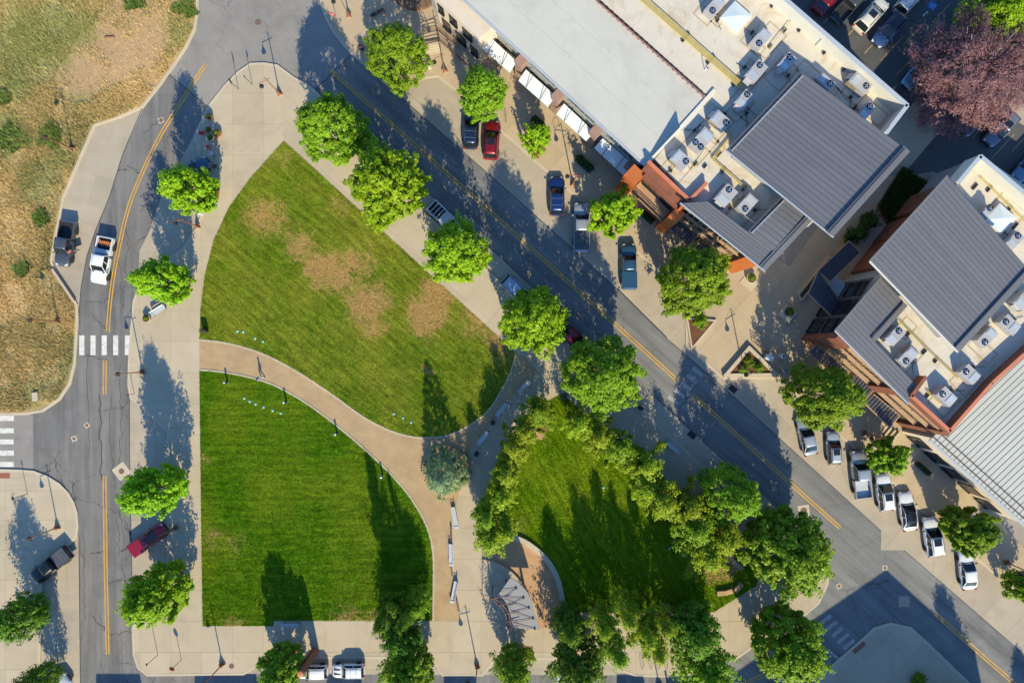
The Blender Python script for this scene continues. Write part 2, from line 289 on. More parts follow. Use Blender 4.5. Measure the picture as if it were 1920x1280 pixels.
# ---------------------------------------------------------------- mesh helpers
COL = sc.collection
def tag(o, label=None, cat=None, group=None, kind=None):
    if label: o['label'] = label
    if cat: o['category'] = cat
    if group: o['group'] = group
    if kind: o['kind'] = kind
    return o
def link(name, me, mat=None, parent=None, loc=None, rz=None):
    o = bpy.data.objects.new(name, me); COL.objects.link(o)
    if mat and me is not None and not me.materials: me.materials.append(mat)
    if parent: o.parent = parent
    if loc is not None: o.location = loc
    if rz is not None: o.rotation_euler = (0, 0, rz)
    return o
def empty(name, loc=(0, 0, 0), rz=0, label=None, cat=None, group=None, kind=None):
    o = bpy.data.objects.new(name, None); COL.objects.link(o); o.location = loc; o.rotation_euler = (0, 0, rz); o.empty_display_size = .3
    return tag(o, label, cat, group, kind)
class MB:
    def __init__(s): s.v = []; s.f = []
    def add(s, vs, fs):
        n = len(s.v); s.v += [tuple(v) for v in vs]; s.f += [tuple(i + n for i in f) for f in fs]; return s
    def box(s, x0, x1, y0, y1, z0, z1, M4=None):
        vs = [Vector((x, y, z)) for z in (z0, z1) for y in (y0, y1) for x in (x0, x1)]
        if M4: vs = [M4 @ v for v in vs]
        return s.add(vs, [(0, 2, 3, 1), (4, 5, 7, 6), (0, 1, 5, 4), (2, 6, 7, 3), (0, 4, 6, 2), (1, 3, 7, 5)])
    def hexa(s, b, t):      # bottom 4 + top 4 (ccw)
        return s.add(list(b) + list(t), [(3, 2, 1, 0), (4, 5, 6, 7)] + [(i, (i + 1) % 4, 4 + (i + 1) % 4, 4 + i) for i in range(4)])
    def prism(s, top, z0):  # polygon of Vectors (ccw or cw), straight down to z0
        n = len(top)
        area = sum(top[i].x * top[(i + 1) % n].y - top[(i + 1) % n].x * top[i].y for i in range(n))
        if area < 0: top = top[::-1]
        bot = [Vector((p.x, p.y, z0)) for p in top]
        return s.add(list(top) + bot, [tuple(range(n)), tuple(range(2 * n - 1, n - 1, -1))] + [(i + n, (i + 1) % n + n, (i + 1) % n, i) for i in range(n)])
    def tube(s, a, b, r, r2=None, n=8, cap=True):
        a = Vector(a); b = Vector(b); d = (b - a); r2 = r if r2 is None else r2
        if d.length < 1e-6: return s
        q = d.to_track_quat('Z', 'Y'); vs = []
        for p, rr in ((a, r), (b, r2)):
            for i in range(n):
                an = 2 * math.pi * i / n; vs.append(p + q @ Vector((rr * math.cos(an), rr * math.sin(an), 0)))
        fs = [(i, (i + 1) % n, n + (i + 1) % n, n + i) for i in range(n)]
        if cap: fs += [tuple(range(n - 1, -1, -1)), tuple(range(n, 2 * n))]
        return s.add(vs, fs)
    def lathe(s, prof, n=16, c=(0, 0, 0)):
        vs = []; m = len(prof)
        for (r, z) in prof:
            for i in range(n):
                an = 2 * math.pi * i / n; vs.append((c[0] + r * math.cos(an), c[1] + r * math.sin(an), c[2] + z))
        fs = [(k * n + i, k * n + (i + 1) % n, (k + 1) * n + (i + 1) % n, (k + 1) * n + i) for k in range(m - 1) for i in range(n)]
        fs += [tuple(range(n - 1, -1, -1)), tuple(range((m - 1) * n, m * n))]
        return s.add(vs, fs)
    def ribbon(s, pts, w, z0, z1, off=0.0, closed=False):   # rectangular section along polyline
        n = len(pts); L = []; Rr = []
        for i, p in enumerate(pts):
            a = pts[(i - 1) % n] if (closed or i > 0) else pts[i]; b = pts[(i + 1) % n] if (closed or i < n - 1) else pts[i]
            d = Vector((b[0] - a[0], b[1] - a[1])); d.normalize(); nn = Vector((-d.y, d.x))
            L.append((p[0] + nn.x * (off + w / 2), p[1] + nn.y * (off + w / 2))); Rr.append((p[0] + nn.x * (off - w / 2), p[1] + nn.y * (off - w / 2)))
        rng = range(n if closed else n - 1)
        vs = [(x, y, z) for lst, z in ((L, z1), (Rr, z1), (L, z0), (Rr, z0)) for x, y in lst]
        fs = []
        for i in rng:
            j = (i + 1) % n
            fs += [(n + i, n + j, j, i), (i, j, 2 * n + j, 2 * n + i), (n + j, n + i, 3 * n + i, 3 * n + j)]
        if not closed: fs += [(0, 2 * n, 3 * n, n), (n - 1, 2 * n - 1, 4 * n - 1, 3 * n - 1)]
        return s.add(vs, fs)
    def mesh(s, name='mesh', mat=None, smooth=False):
        me = bpy.data.meshes.new(name); me.from_pydata(s.v, [], s.f)
        if mat: me.materials.append(mat)
        if smooth: me.polygons.foreach_set('use_smooth', [True] * len(me.polygons))
        me.update(); return me
    def build(s, name, mat=None, parent=None, smooth=False, loc=None, rz=None, bev=0):
        o = link(name, s.mesh(name, mat, smooth), None, parent, loc, rz)
        if bev:
            b = o.modifiers.new('bevel', 'BEVEL'); b.width = bev; b.segments = 2; b.limit_method = 'ANGLE'
        return o
def struct(name, mb, mat, label, cat='ground', parent=None, **k):
    o = mb.build(name, mat, parent, **k)
    if parent is None: tag(o, label, cat, kind='structure')
    return o
def copy_tree(o, parent=None):
    c = o.copy(); COL.objects.link(c)
    if parent: c.parent = parent
    for ch in KIDS(o): copy_tree(ch, c)
    return c
def KIDS(o): return [x for x in ALLC.get(o.name, [])] if o.name in ALLC else list(o.children)
ALLC = {}
def smooth(pts, n=6, closed=False):
    out = []; m = len(pts)
    for i in range(m if closed else m - 1):
        p = [pts[(i + k) % m] if closed else pts[min(max(i + k, 0), m - 1)] for k in (-1, 0, 1, 2)]
        for j in range(n):
            t = j / n
            out.append(tuple(.5 * ((2 * p[1][a]) + (-p[0][a] + p[2][a]) * t + (2 * p[0][a] - 5 * p[1][a] + 4 * p[2][a] - p[3][a]) * t * t + (-p[0][a] + 3 * p[1][a] - 3 * p[2][a] + p[3][a]) * t ** 3) for a in (0, 1)))
    if not closed: out.append(tuple(pts[-1]))
    return out
def inside(x, y, poly):
    c = False; n = len(poly); j = n - 1
    for i in range(n):
        xi, yi = poly[i][0], poly[i][1]; xj, yj = poly[j][0], poly[j][1]
        if (yi > y) != (yj > y) and x < (xj - xi) * (y - yi) / (yj - yi) + xi: c = not c
        j = i
    return c
def slabs(poly, holes, size, ang, z0, z1, mat, parent, name='paving_slab', gap=.013, origin=(0, 0)):
    """cut a region into square slabs; each slab is an object of its own"""
    ca, sa = math.cos(ang), math.sin(ang)
    fw = lambda p: (p[0] * ca + p[1] * sa - origin[0], -p[0] * sa + p[1] * ca - origin[1])
    bk = lambda x, y: ((x + origin[0]) * ca - (y + origin[1]) * sa, (x + origin[0]) * sa + (y + origin[1]) * ca)
    loops = [[fw(p) for p in l] for l in [poly] + holes]
    xs = [p[0] for p in loops[0]]; ys = [p[1] for p in loops[0]]
    verts = []; edges = []
    for l in loops:
        n = len(verts); verts += [Vector(p) for p in l]; edges += [(n + i, n + (i + 1) % len(l)) for i in range(len(l))]
    i0, i1 = math.floor(min(xs) / size), math.ceil(max(xs) / size); j0, j1 = math.floor(min(ys) / size), math.ceil(max(ys) / size)
    for i in range(i0, i1 + 1):
        n = len(verts); verts += [Vector((i * size, j0 * size - 1)), Vector((i * size, j1 * size + 1))]; edges.append((n, n + 1))
    for j in range(j0, j1 + 1):
        n = len(verts); verts += [Vector((i0 * size - 1, j * size)), Vector((i1 * size + 1, j * size))]; edges.append((n, n + 1))
    ov, oe, of, *_ = G.delaunay_2d_cdt(verts, edges, [], 0, 1e-5)
    cells = {}
    for f in of:
        cx = sum(ov[i].x for i in f) / 3; cy = sum(ov[i].y for i in f) / 3
        if not inside(cx, cy, loops[0]) or any(inside(cx, cy, h) for h in loops[1:]): continue
        cells.setdefault((math.floor(cx / size), math.floor(cy / size)), []).append(f)
    k = 0
    for (ci, cj), fs in cells.items():
        mx, my = (ci + .5) * size, (cj + .5) * size; s = 1 - gap / size * 2
        ids = sorted({i for f in fs for i in f}); mp = {v: q for q, v in enumerate(ids)}
        bm = bmesh.new()
        vv = [bm.verts.new((*bk(mx + (ov[i].x - mx) * s, my + (ov[i].y - my) * s), z1)) for i in ids]
        faces = []
        for f in fs:
            try: faces.append(bm.faces.new([vv[mp[i]] for i in f]))
            except ValueError: pass
        area = sum(f.calc_area() for f in faces)
        if area < .03: bm.free(); continue
        bmesh.ops.dissolve_limit(bm, angle_limit=.01, verts=bm.verts, edges=bm.edges)
        r = bmesh.ops.extrude_face_region(bm, geom=list(bm.faces))
        for g in r['geom']:
            if isinstance(g, bmesh.types.BMVert): g.co.z = z0
        bmesh.ops.recalc_face_normals(bm, faces=bm.faces)
        me = bpy.data.meshes.new(name); bm.to_mesh(me); bm.free(); me.materials.append(mat)
        o = link(name, me, None, parent); k += 1
    return k
# ---------------------------------------------------------------- ground plan (all outlines are picture points brought to the ground)
def G2(pts): return [tuple(P(a, b).xy) for a, b in pts]
west_w = [(371, -60), (371, 20), (366, 55), (350, 88), (325, 125), (300, 160), (268, 200), (228, 218), (178, 235), (150, 300), (120, 370), (108, 430), (97, 490), (110, 520), (145, 572), (146, 600), (141, 680), (132, 718), (112, 748), (80, 770), (50, 775), (0, 776), (-150, 776)]
meadow = west_w + [(-150, -60)]
p1 = [(391, 202), (366, 255), (374, 290), (392, 330), (384, 395), (368, 430), (345, 465), (300, 500), (258, 545), (252, 565), (247, 621), (243, 680), (242, 722), (246, 745), (262, 757), (316, 810), (316, 940), (316, 1075), (300, 1110), (262, 1152), (250, 1175), (252, 1225), (260, 1250), (277, 1264),
      (458, 1262), (480, 1247), (507, 1233), (590, 1231), (810, 1231), (830, 1264), (905, 1264), (925, 1237), (960, 1232), (1130, 1233), (1160, 1253), (1192, 1265), (1254, 1266), (1300, 1262), (1380, 1233), (1440, 1190), (1511, 1149), (1534, 1129), (1550, 1095), (1554, 1065), (1548, 1045), (1530, 1025),
      (1500, 1003), (1440, 974), (1400, 944), (1333, 887), (1283, 843), (1215, 780), (1196, 758), (1200, 728),
      (1105, 638), (1091, 626), (1060, 645), (1041, 640), (954, 545), (917, 511), (789, 393), (672, 286), (650, 262), (648, 232), (589, 170), (576, 160), (551, 147), (520, 124), (496, 120), (470, 121), (447, 137), (423, 161)]
lawn1 = [(533, 265), (470, 335), (430, 390), (402, 450), (384, 520), (377, 580), (375, 637)] + smooth([(375, 637), (430, 644), (490, 662), (550, 692), (620, 737), (680, 780), (735, 808), (790, 820), (850, 812), (910, 775), (942, 728), (958, 695), (968, 662)], 4)
lawn2 = smooth([(375, 693), (430, 699), (500, 716), (560, 746), (620, 788), (680, 838), (730, 885), (770, 932), (800, 985), (812, 1035), (813, 1100), (812, 1162)], 4) + [(705, 1162), (514, 1162), (513, 1172), (381, 1172), (378, 960)]
path = [(375, 637)] + smooth([(375, 637), (430, 644), (490, 662), (550, 692), (620, 737), (680, 780), (735, 808), (790, 820), (850, 812), (910, 775), (942, 728), (958, 695), (968, 662)], 4)[1:] + [(983, 668), (1009, 697), (960, 745), (905, 812), (878, 850), (868, 900), (853, 950), (844, 1000), (845, 1060), (853, 1110), (862, 1163), (812, 1163)] + \
       smooth([(375, 693), (430, 699), (500, 716), (560, 746), (620, 788), (680, 838), (730, 885), (770, 932), (800, 985), (812, 1035), (813, 1100), (812, 1162)], 4)[::-1]
lawn3 = smooth([(1053, 738), (1020, 757), (985, 790), (955, 825), (930, 870), (920, 930), (935, 980), (962, 1000), (1000, 1022), (1035, 1060), (1054, 1100), (1059, 1146)], 3) + [(1200, 1148), (1338, 1146), (1417, 1097), (1425, 1070), (1400, 1040), (1330, 970), (1250, 900), (1150, 820)]
stage = smooth([(905, 1030), (930, 1012), (962, 1003), (1000, 1025), (1035, 1062), (1052, 1100), (1058, 1140), (1056, 1172)], 3) + [(1010, 1178), (1005, 1140), (990, 1108), (965, 1075), (935, 1052), (905, 1040)]
ne = [(601, -80), (601, 0), (604, 15), (612, 36), (628, 64), (645, 86), (660, 101), (735, 168), (760, 166), (796, 146), (822, 143), (859, 172), (939, 245), (992, 290), (1027, 322), (1068, 357), (1120, 405), (1192, 470), (1232, 504), (1286, 560), (1287, 650), (1357, 709), (1462, 708), (1480, 722), (1500, 750), (1580, 820), (1666, 897), (1713, 944), (1832, 1047), (1920, 1123), (2150, 1330), (2150, 720), (1750, 322), (1700, 330), (1640, 235), (1290, -120)]
lot = [(1280, -140), (1640, 235), (1700, 330), (1750, 322), (2150, 722), (2150, -140)]
sw = [(-150, 881), (0, 881), (40, 882), (64, 884), (90, 894), (111, 907), (128, 924), (138, 941), (144, 960), (146, 985), (144, 1003), (110, 1045), (78, 1090), (76, 1200), (74, 1340), (-150, 1340)]
se = [(1480, 1340), (1541, 1263), (1618, 1196), (1638, 1177), (1669, 1168), (1706, 1176), (1732, 1199), (1813, 1277), (1870, 1335)]
south = [(230, 1330), (2150, 1345), (2150, 1500), (230, 1500)]

gm = MB().box(-300, 300, -300, 300, -.6, 0); struct('road', gm, M['asphalt'], 'worn grey asphalt road surface running round the park', 'road')
def sheet(name, pts, z, mat, label, cat='road', parent=None):
    return struct(name, MB().prism(PX(pts, 0) and [Vector((*P(a, b).xy, z)) for a, b in pts], -.3), mat, label, cat, parent)
# pale asphalt junction and darker/fresher patches
sheet('road', [(371, -60), (371, 20), (366, 55), (350, 88), (318, 140), (391, 202), (423, 161), (447, 137), (470, 121), (520, 124), (551, 147), (589, 170), (660, 101), (645, 86), (612, 36), (601, 0), (601, -60)], .004, M['asphalt_pale'], 'pale weathered asphalt junction north of the plaza')
sheet('road', [(-150, 776), (50, 776), (62, 778), (62, 884), (-150, 882)], .004, M['asphalt_pale'], 'pale side street stub left of the junction')
sheet('road', [(589, 170), (660, 101), (767, 195), (970, 373), (1158, 541), (1252, 635), (1353, 722), (1494, 850), (1652, 994), (1652, 1031), (1695, 1031), (1920, 1226), (2150, 1430), (1700, 1340), (1480, 1340), (1250, 1300), (1380, 1233), (1511, 1149), (1545, 1100), (1554, 1060), (1540, 1030), (1490, 985), (1430, 927), (1343, 850), (1215, 732), (1091, 625), (940, 484), (793, 353), (678, 249)], .004, M['asphalt_new'], 'dark asphalt street running diagonally past the shops')
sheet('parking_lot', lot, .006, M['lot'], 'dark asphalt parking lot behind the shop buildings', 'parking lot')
def bay(pts, label, ang, size=3.6):
    o = sheet('parking_bay', pts, .008, M['joint'], label, 'parking bay')
    slabs(G2(pts), [], size, ang, .0, .014, M['bay'], o, 'concrete_slab', gap=.012)
bay([(318, 140), (268, 200), (228, 218), (178, 235), (150, 300), (120, 370), (108, 430), (97, 490), (110, 520), (145, 572), (147, 600), (152, 540), (163, 480), (180, 430), (205, 370), (230, 290), (268, 205)], 'pale concrete parking bay beside the dry meadow', R(-18))
bay([(391, 202), (366, 255), (374, 290), (392, 330), (384, 395), (368, 430), (345, 465), (300, 500), (258, 545), (262, 470), (282, 430), (300, 375), (318, 335), (345, 290)], 'concrete parking bay shaded by trees left of the upper lawn', R(0))
bay([(242, 722), (246, 745), (262, 757), (316, 810), (316, 1075), (300, 1110), (262, 1152), (250, 1175), (247, 1051), (243, 850)], 'concrete parking bay with the red pickup beside the lower lawn', 0)
bay([(144, 1003), (110, 1045), (78, 1090), (76, 1200), (74, 1340), (151, 1340), (151, 1280), (148, 1005)], 'concrete parking bay in the bottom left corner', 0)
bay([(648, 232), (650, 262), (672, 286), (789, 393), (917, 511), (954, 545), (1041, 640), (1060, 645), (1091, 626), (940, 484), (793, 353), (678, 252)], 'concrete kerbside parking strip along the upper lawn walk', R(-41))
bay([(1200, 728), (1196, 758), (1215, 780), (1283, 843), (1333, 887), (1400, 944), (1440, 974), (1500, 1003), (1530, 1025), (1540, 1030), (1490, 985), (1430, 927), (1343, 850), (1215, 732)], 'shaded concrete parking strip beside the aspen lawn', R(-41))
bay([(660, 101), (735, 168), (760, 166), (796, 146), (822, 143), (859, 172), (939, 245), (992, 290), (1027, 322), (1068, 357), (1120, 405), (1192, 470), (1232, 504), (1286, 560), (1287, 650), (1357, 709), (1353, 722), (1252, 635), (1158, 541), (970, 373), (767, 195)], 'angled concrete parking strip in front of the white roofed shops', R(-41))
bay([(1353, 722), (1357, 709), (1462, 708), (1480, 722), (1500, 750), (1580, 820), (1666, 897), (1713, 944), (1832, 1047), (1920, 1123), (2150, 1330), (2150, 1430), (1920, 1226), (1695, 1031), (1652, 1031), (1652, 994), (1494, 850)], 'angled concrete parking strip with the row of white cars', R(-41))
bay([(458, 1262), (480, 1247), (507, 1233), (590, 1231), (810, 1231), (830, 1264)], 'concrete parking bay under the small white cars at the bottom', 0)
bay([(905, 1264), (925, 1237), (960, 1232), (1130, 1233), (1160, 1253), (1192, 1265)], 'concrete parking bay at the bottom behind the dark tree', 0)
ap = sheet('driveway', [(1600, 330), (1665, 252), (1722, 181), (1783, 222), (1706, 312), (1640, 400)], .012, M['bay'], 'shaded concrete driveway between the two grey roofed buildings', 'driveway')

# raised pavements with cut slabs
def pavement(pts, label, parts, holes=(), size=3.4):
    base = struct('pavement', MB().prism([Vector((*P(a, b).xy, .119)) for a, b in pts], -.3), M['joint'], label, 'pavement')
    for poly, ang, hs in parts:
        slabs(G2(poly), [G2(h) for h in hs], size, ang, .09, .13, M['concrete'], base, 'paving_slab')
    return base
iA = p1.index((589, 170)); iB = p1.index((1196, 758))
west_part = p1[:p1.index((810, 1231)) + 1] + [(830, 1264), (862, 1163), (812, 1163)] + [(533, 265)] + [(505, 121)] + p1[p1.index((496, 120)):]
west_part = p1[:p1.index((830, 1264)) + 1] + [(862, 1163), (812, 1163), (812, 1162)] + lawn2[-5:][1:][:0] + [(705, 1162), (514, 1162), (513, 1172), (381, 1172), (378, 960), (375, 693), (375, 637), (377, 580), (384, 520), (402, 450), (430, 390), (470, 335), (533, 265), (520, 124)] + p1[p1.index((496, 120)):]
diag_part = [(533, 265), (520, 124), (551, 147), (576, 160), (589, 170)] + p1[p1.index((648, 232)):p1.index((589, 170))][::-1][:0] + [(648, 232), (650, 262), (672, 286), (789, 393), (917, 511), (954, 545), (1041, 640), (1060, 645), (1091, 626), (1105, 638), (1200, 728), (1196, 758), (1215, 780), (1283, 843), (1333, 887), (1400, 944), (1440, 974), (1500, 1003), (1530, 1025), (1400, 1040), (1330, 970), (1250, 900), (1150, 820), (1053, 738), (1009, 697), (983, 668), (968, 662)]
se_part = [(862, 1163), (853, 1110), (845, 1060), (844, 1000), (853, 950), (868, 900), (878, 850), (905, 812), (960, 745), (1009, 697), (1053, 738), (1150, 820), (1250, 900), (1330, 970), (1400, 1040), (1530, 1025), (1548, 1045), (1554, 1065), (1550, 1095), (1534, 1129), (1511, 1149), (1440, 1190), (1380, 1233), (1300, 1262), (1254, 1266), (1192, 1265), (1160, 1253), (1130, 1233), (960, 1232), (925, 1237), (905, 1264), (830, 1264)]
pavement(p1, 'wide pale concrete plaza and walks around the park lawns', [(west_part, 0, []), (diag_part, R(-42), []), (se_part, 0, [lawn3[1:]])], size=3.75)
pavement(ne, 'concrete pavement in front of the shop buildings', [(ne, R(-42), [])], size=3.5) if 0 else None
ne_vis = [(601, -20), (601, 0), (604, 15), (612, 36), (628, 64), (645, 86), (660, 101), (735, 168), (760, 166), (796, 146), (822, 143), (859, 172), (939, 245), (992, 290), (1027, 322), (1068, 357), (1120, 405), (1192, 470), (1232, 504), (1286, 560), (1287, 650), (1357, 709), (1462, 708), (1480, 722), (1500, 750), (1580, 820), (1666, 897), (1713, 944), (1832, 1047), (1920, 1123), (1990, 1185), (1990, 1100), (1700, 800), (1560, 600), (1640, 480), (1700, 330), (1600, 330), (1480, 500), (1180, 320), (840, -20)]
nb = struct('pavement', MB().prism([Vector((*P(a, b).xy, .119)) for a, b in ne], -.3), M['joint'], 'pale concrete pavement in front of the shop buildings', 'pavement')
slabs(G2(ne_vis), [], 3.5, R(-42), .09, .13, M['concrete_tan'], nb)
pavement(sw, 'concrete corner pavement at the lower left', [([p if p[0] > -60 else (-60, p[1]) for p in [(a, min(b, 1320)) for a, b in sw]], 0, [])], size=3.6)
pavement(se, 'shaded concrete corner pavement at the lower right', [(se, R(-42), [])], size=3.6)
struct('pavement', MB().prism([Vector((*P(a, b).xy, .12)) for a, b in south], -.3), M['concrete'], 'concrete pavement south of the bottom street', 'pavement')
def kerb(pts, label, closed=False, w=.2, z=.145, mat='kerb', off=0):
    seen = []
    for a in G2(pts):
        if not seen or (Vector(a) - Vector(seen[-1])).length > .02: seen.append(a)
    return struct('kerb', MB().ribbon(seen, w, -.2, z, off, closed), M[mat], label, 'kerb')
kerb(west_w, 'pale concrete kerb edging the dry meadow', w=.32)
kerb(p1, 'pale concrete kerb around the park block', True, w=.26)
kerb(ne[:ne.index((2150, 1330))], 'pale concrete kerb along the shop side pavement', w=.26)
kerb(sw, 'pale concrete kerb around the lower left corner', w=.3)
kerb(se, 'shaded concrete kerb around the lower right corner', w=.3)
# lawns, path
def raised(name, pts, z, mat, label, cat):
    return struct(name, MB().prism([Vector((*P(a, b).xy, z)) for a, b in pts], -.2), mat, label, cat)
raised('meadow', meadow, .12, M['meadow'], 'dry meadow ground with bare dirt beside the left road', 'meadow')
raised('gravel_path', path, .136, M['gravel'], 'tan crushed gravel path curving between the lawns', 'path')
raised('lawn', lawn1, .15, M['grass1'], 'upper mown lawn with dry straw coloured patches', 'lawn')
raised('lawn', lawn2, .15, M['grass2'], 'lower deep green mown lawn beside the gravel path', 'lawn')
raised('lawn', lawn3, .15, M['grass3'], 'bright green lawn ringed by aspens', 'lawn')
pe = smooth([(375, 637), (430, 644), (490, 662), (550, 692), (620, 737), (680, 780), (735, 808), (790, 820), (850, 812), (910, 775), (942, 728), (958, 695), (968, 662)], 5)
kerb(pe, 'cream concrete edging along the upper side of the gravel path', w=.2, z=.19)
pe2 = smooth([(375, 693), (430, 699), (500, 716), (560, 746), (620, 788), (680, 838), (730, 885), (770, 932), (800, 985), (812, 1035), (813, 1100), (812, 1162)], 5)
kerb(pe2, 'cream concrete edging along the lower side of the gravel path', w=.2, z=.19)
# markings
def mark(name, label, pieces, z, mat, part='stripe', cat='road marking'):
    root = empty(name, label=label, cat=cat, kind='structure')
    for pts in pieces:
        MB().prism([Vector((*P(a, b).xy, z)) for a, b in pts], z - .003).build(part, mat, root)
def bar(cx, cy, dx, dy, L, W):
    d = Vector((dx, dy)).normalized(); n = Vector((-d.y, d.x)); c = Vector((cx, cy))
    return [tuple(c + d * (sx * L / 2) + n * (sy * W / 2)) for sx, sy in ((-1, -1), (1, -1), (1, 1), (-1, 1))]
mark('crosswalk', 'white crosswalk bars across the left road', [bar(x, 647, 0, 1, 37, 9.5) for x in (153.5, 174.5, 195.5, 217, 239)], .012, M['whitepaint'])
mark('crosswalk', 'white crosswalk bars across the side street at the left edge', [bar(-2, y, 1, 0, 56, 9.5) for y in (784, 807, 828, 849, 870)], .012, M['whitepaint'])
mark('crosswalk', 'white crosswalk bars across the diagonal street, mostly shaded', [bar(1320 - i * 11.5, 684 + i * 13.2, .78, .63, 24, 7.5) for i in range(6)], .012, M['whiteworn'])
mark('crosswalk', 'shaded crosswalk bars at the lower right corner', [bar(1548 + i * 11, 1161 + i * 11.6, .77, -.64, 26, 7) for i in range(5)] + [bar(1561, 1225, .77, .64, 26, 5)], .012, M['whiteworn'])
def lines(pts, label, w=.14, sep=.33):
    root = empty('centre_line', label=label, cat='road marking', kind='structure')
    g = G2(pts)
    for s in (-1, 1):
        MB().ribbon(g, w, .009, .012, s * sep / 2).build('yellow_stripe', M['yellow'], root)
lines(smooth([(386, 121), (363, 155), (336, 198), (302, 252), (269, 319), (242, 386), (225, 455), (214, 510), (206, 570), (202, 622)], 4), 'double yellow line curving along the left road')
lines([(197, 675), (196, 739)], 'short double yellow line below the left crosswalk')
lines([(196, 892), (198, 1050), (202, 1226)], 'long double yellow line at the lower left')
lines([(621, 133), (700, 203), (954, 428), (1175, 627), (1271, 714)], 'double yellow line along the shaded diagonal street')
lines([(1300, 741), (1430, 859), (1575, 989)], 'double yellow line beyond the diagonal crosswalk')
lines([(1753, 1149), (1830, 1218), (1905, 1283), (1960, 1330)], 'double yellow line at the lower right corner')
lines([(1395, 1280), (1440, 1262)], 'short yellow line at the bottom right side street')
# tar crack seals
tm = MB()
def crack(x0, y0, x1, y1, amp=5, w=.05, n=18):
    pts = []
    for i in range(n + 1):
        t = i / n; pts.append((x0 + (x1 - x0) * t + rnd.uniform(-amp, amp), y0 + (y1 - y0) * t + rnd.uniform(-amp, amp) * .6))
    tm.ribbon(G2(pts), w, .006, .0105)
for a in [(163, 665, 168, 860, 2), (187, 740, 190, 900, 3, .12), (228, 680, 226, 900, 4), (206, 745, 212, 900, 3), (228, 900, 231, 1100, 3), (158, 1000, 158, 1150, 2), (222, 450, 232, 560, 5), (240, 430, 228, 590, 5), (158, 665, 200, 674, 3), (175, 590, 200, 620, 4), (270, 250, 300, 225, 4), (240, 310, 262, 325, 4), (222, 950, 222, 1040, 4),
          (168, 1038, 192, 1034, 3), (200, 1095, 230, 1085, 3), (188, 1150, 192, 1260, 2), (228, 1180, 230, 1280, 2), (262, 395, 290, 350, 5), (215, 320, 240, 318, 4), (140, 1000, 160, 1060, 3), (205, 1000, 190, 890, 2), (700, 250, 760, 300, 2), (1115, 553, 1133, 533, 1), (1590, 1075, 1700, 1175, 2)]: crack(*a)
tg = tm.build('tar_seal', M['tar']); tag(tg, 'dark tar seams sealing cracks in the road', 'tar seams', kind='stuff')
# seams between asphalt pours and gutters
sm = MB()
for pts in ([(318, 140), (391, 202)], [(589, 170), (660, 101)], [(678, 249), (793, 353), (940, 484), (1091, 625)], [(1215, 732), (1343, 850), (1430, 927)], [(670, 111), (767, 196), (970, 374), (1158, 542), (1252, 636), (1353, 723), (1494, 851), (1652, 995)], [(316, 812), (316, 1075)], [(318, 140), (268, 200), (230, 290), (205, 370), (180, 430), (163, 480), (152, 540), (147, 600)], [(243, 722), (243, 850), (247, 1051), (250, 1175)], [(148, 1005), (151, 1300)], [(1158, 541), (1250, 632)], [(1695, 1031), (1920, 1226)]):
    sm.ribbon(G2(pts), .09, .004, .0165)
tag(sm.build('tar_joint', M['tar']), 'thin dark joints between asphalt and concrete', 'tar seams', kind='stuff')
# manholes and drains
def manhole(px, py, label, r=.35, pad=0, mat='darkmetal', padmat='kerb', z=.012, grp=None):
    c = P(px, py); root = empty('manhole_cover', (c.x, c.y, z), rnd.uniform(0, .8), label, 'manhole cover', 'manhole covers in the streets')
    if pad: MB().box(-pad, pad, -pad, pad, -.02, .006).build('concrete_collar', M[padmat], root)
    mm = MB().lathe([(r, -.02), (r, .012), (r * .9, .016), (r * .3, .014)], 20); mm.build('iron_lid', M[mat], root)
M['lidrust'] = surf('rusty_lid', (.16, .10, .075), .8, .15, 4, 20)
for a in [(484, 42, 'rusty round manhole in the pale junction at the top', .36, 0, 'lidrust'), (228, 883, 'manhole in a diamond concrete collar on the left road', .34, .85, 'lidrust'), (302, 226, 'small manhole in a concrete collar under the curving road', .26, .33, 'lidrust'),
          (163, 797, 'upper small valve cover in the left junction', .2, .3, 'lidrust'), (139, 822, 'lower small valve cover in the left junction', .2, .32, 'lidrust'), (1507, 957, 'round manhole in a square collar beside the diagonal yellow line', .4, .68, 'lidrust'),
          (1659, 1064, 'small valve cover at the tip of the building shadow', .2, .3, 'lidrust'), (1573, 1098, 'small valve cover right of the round corner', .2, .3, 'lidrust'), (435, 1247, 'rust coloured round cover in the bottom walk', .32, 0, 'lidrust', 'kerb', .135)]: manhole(*a)
c = P(1695, 1127); dr = empty('utility_cover', (c.x, c.y, .012), 0, 'square shaded utility cover right of the corner crosswalk', 'utility cover'); MB().box(-.65, .65, -.65, .65, -.02, .008).build('lid', M['bay'], dr)
def grate(px, py, rz, w, h, label):
    c = P(px, py); r = empty('storm_drain', (c.x, c.y, .02), rz, label, 'storm drain')
    MB().box(-w, w, -h, h, -.03, .0).build('pit', M['blackplastic'], r)
    for i in range(6): MB().box(-w + .02 + i * w * .36, -w + .08 + i * w * .36, -h, h, 0, .02).build('grate_bar', M['darkmetal'], r)
grate(1374, 729, R(-41), .5, .35, 'black kerbside grate below the triangular planter')
grate(1297, 815, R(-41), .5, .35, 'black kerbside grate beside the shaded parking strip')
def tactile(px, py, rz, w, h, label):
    c = P(px, py); r = empty('tactile_paving', (c.x, c.y, .13), rz, label, 'tactile paving', 'red tactile ramps at crossings')
    MB().box(-w, w, -h, h, -.02, .012).build('red_plate', M['stonered'], r)
    dm = MB()
    for i in range(int(w * 8)):
        for j in range(int(h * 8)):
            x = -w + .08 + i * .25; y = -h + .08 + j * .25
            if x < w and y < h: dm.lathe([(.04, .012), (.025, .02)], 6, (x, y, 0))
    tag(dm.build('dome', M['stonered'], r), kind='stuff')
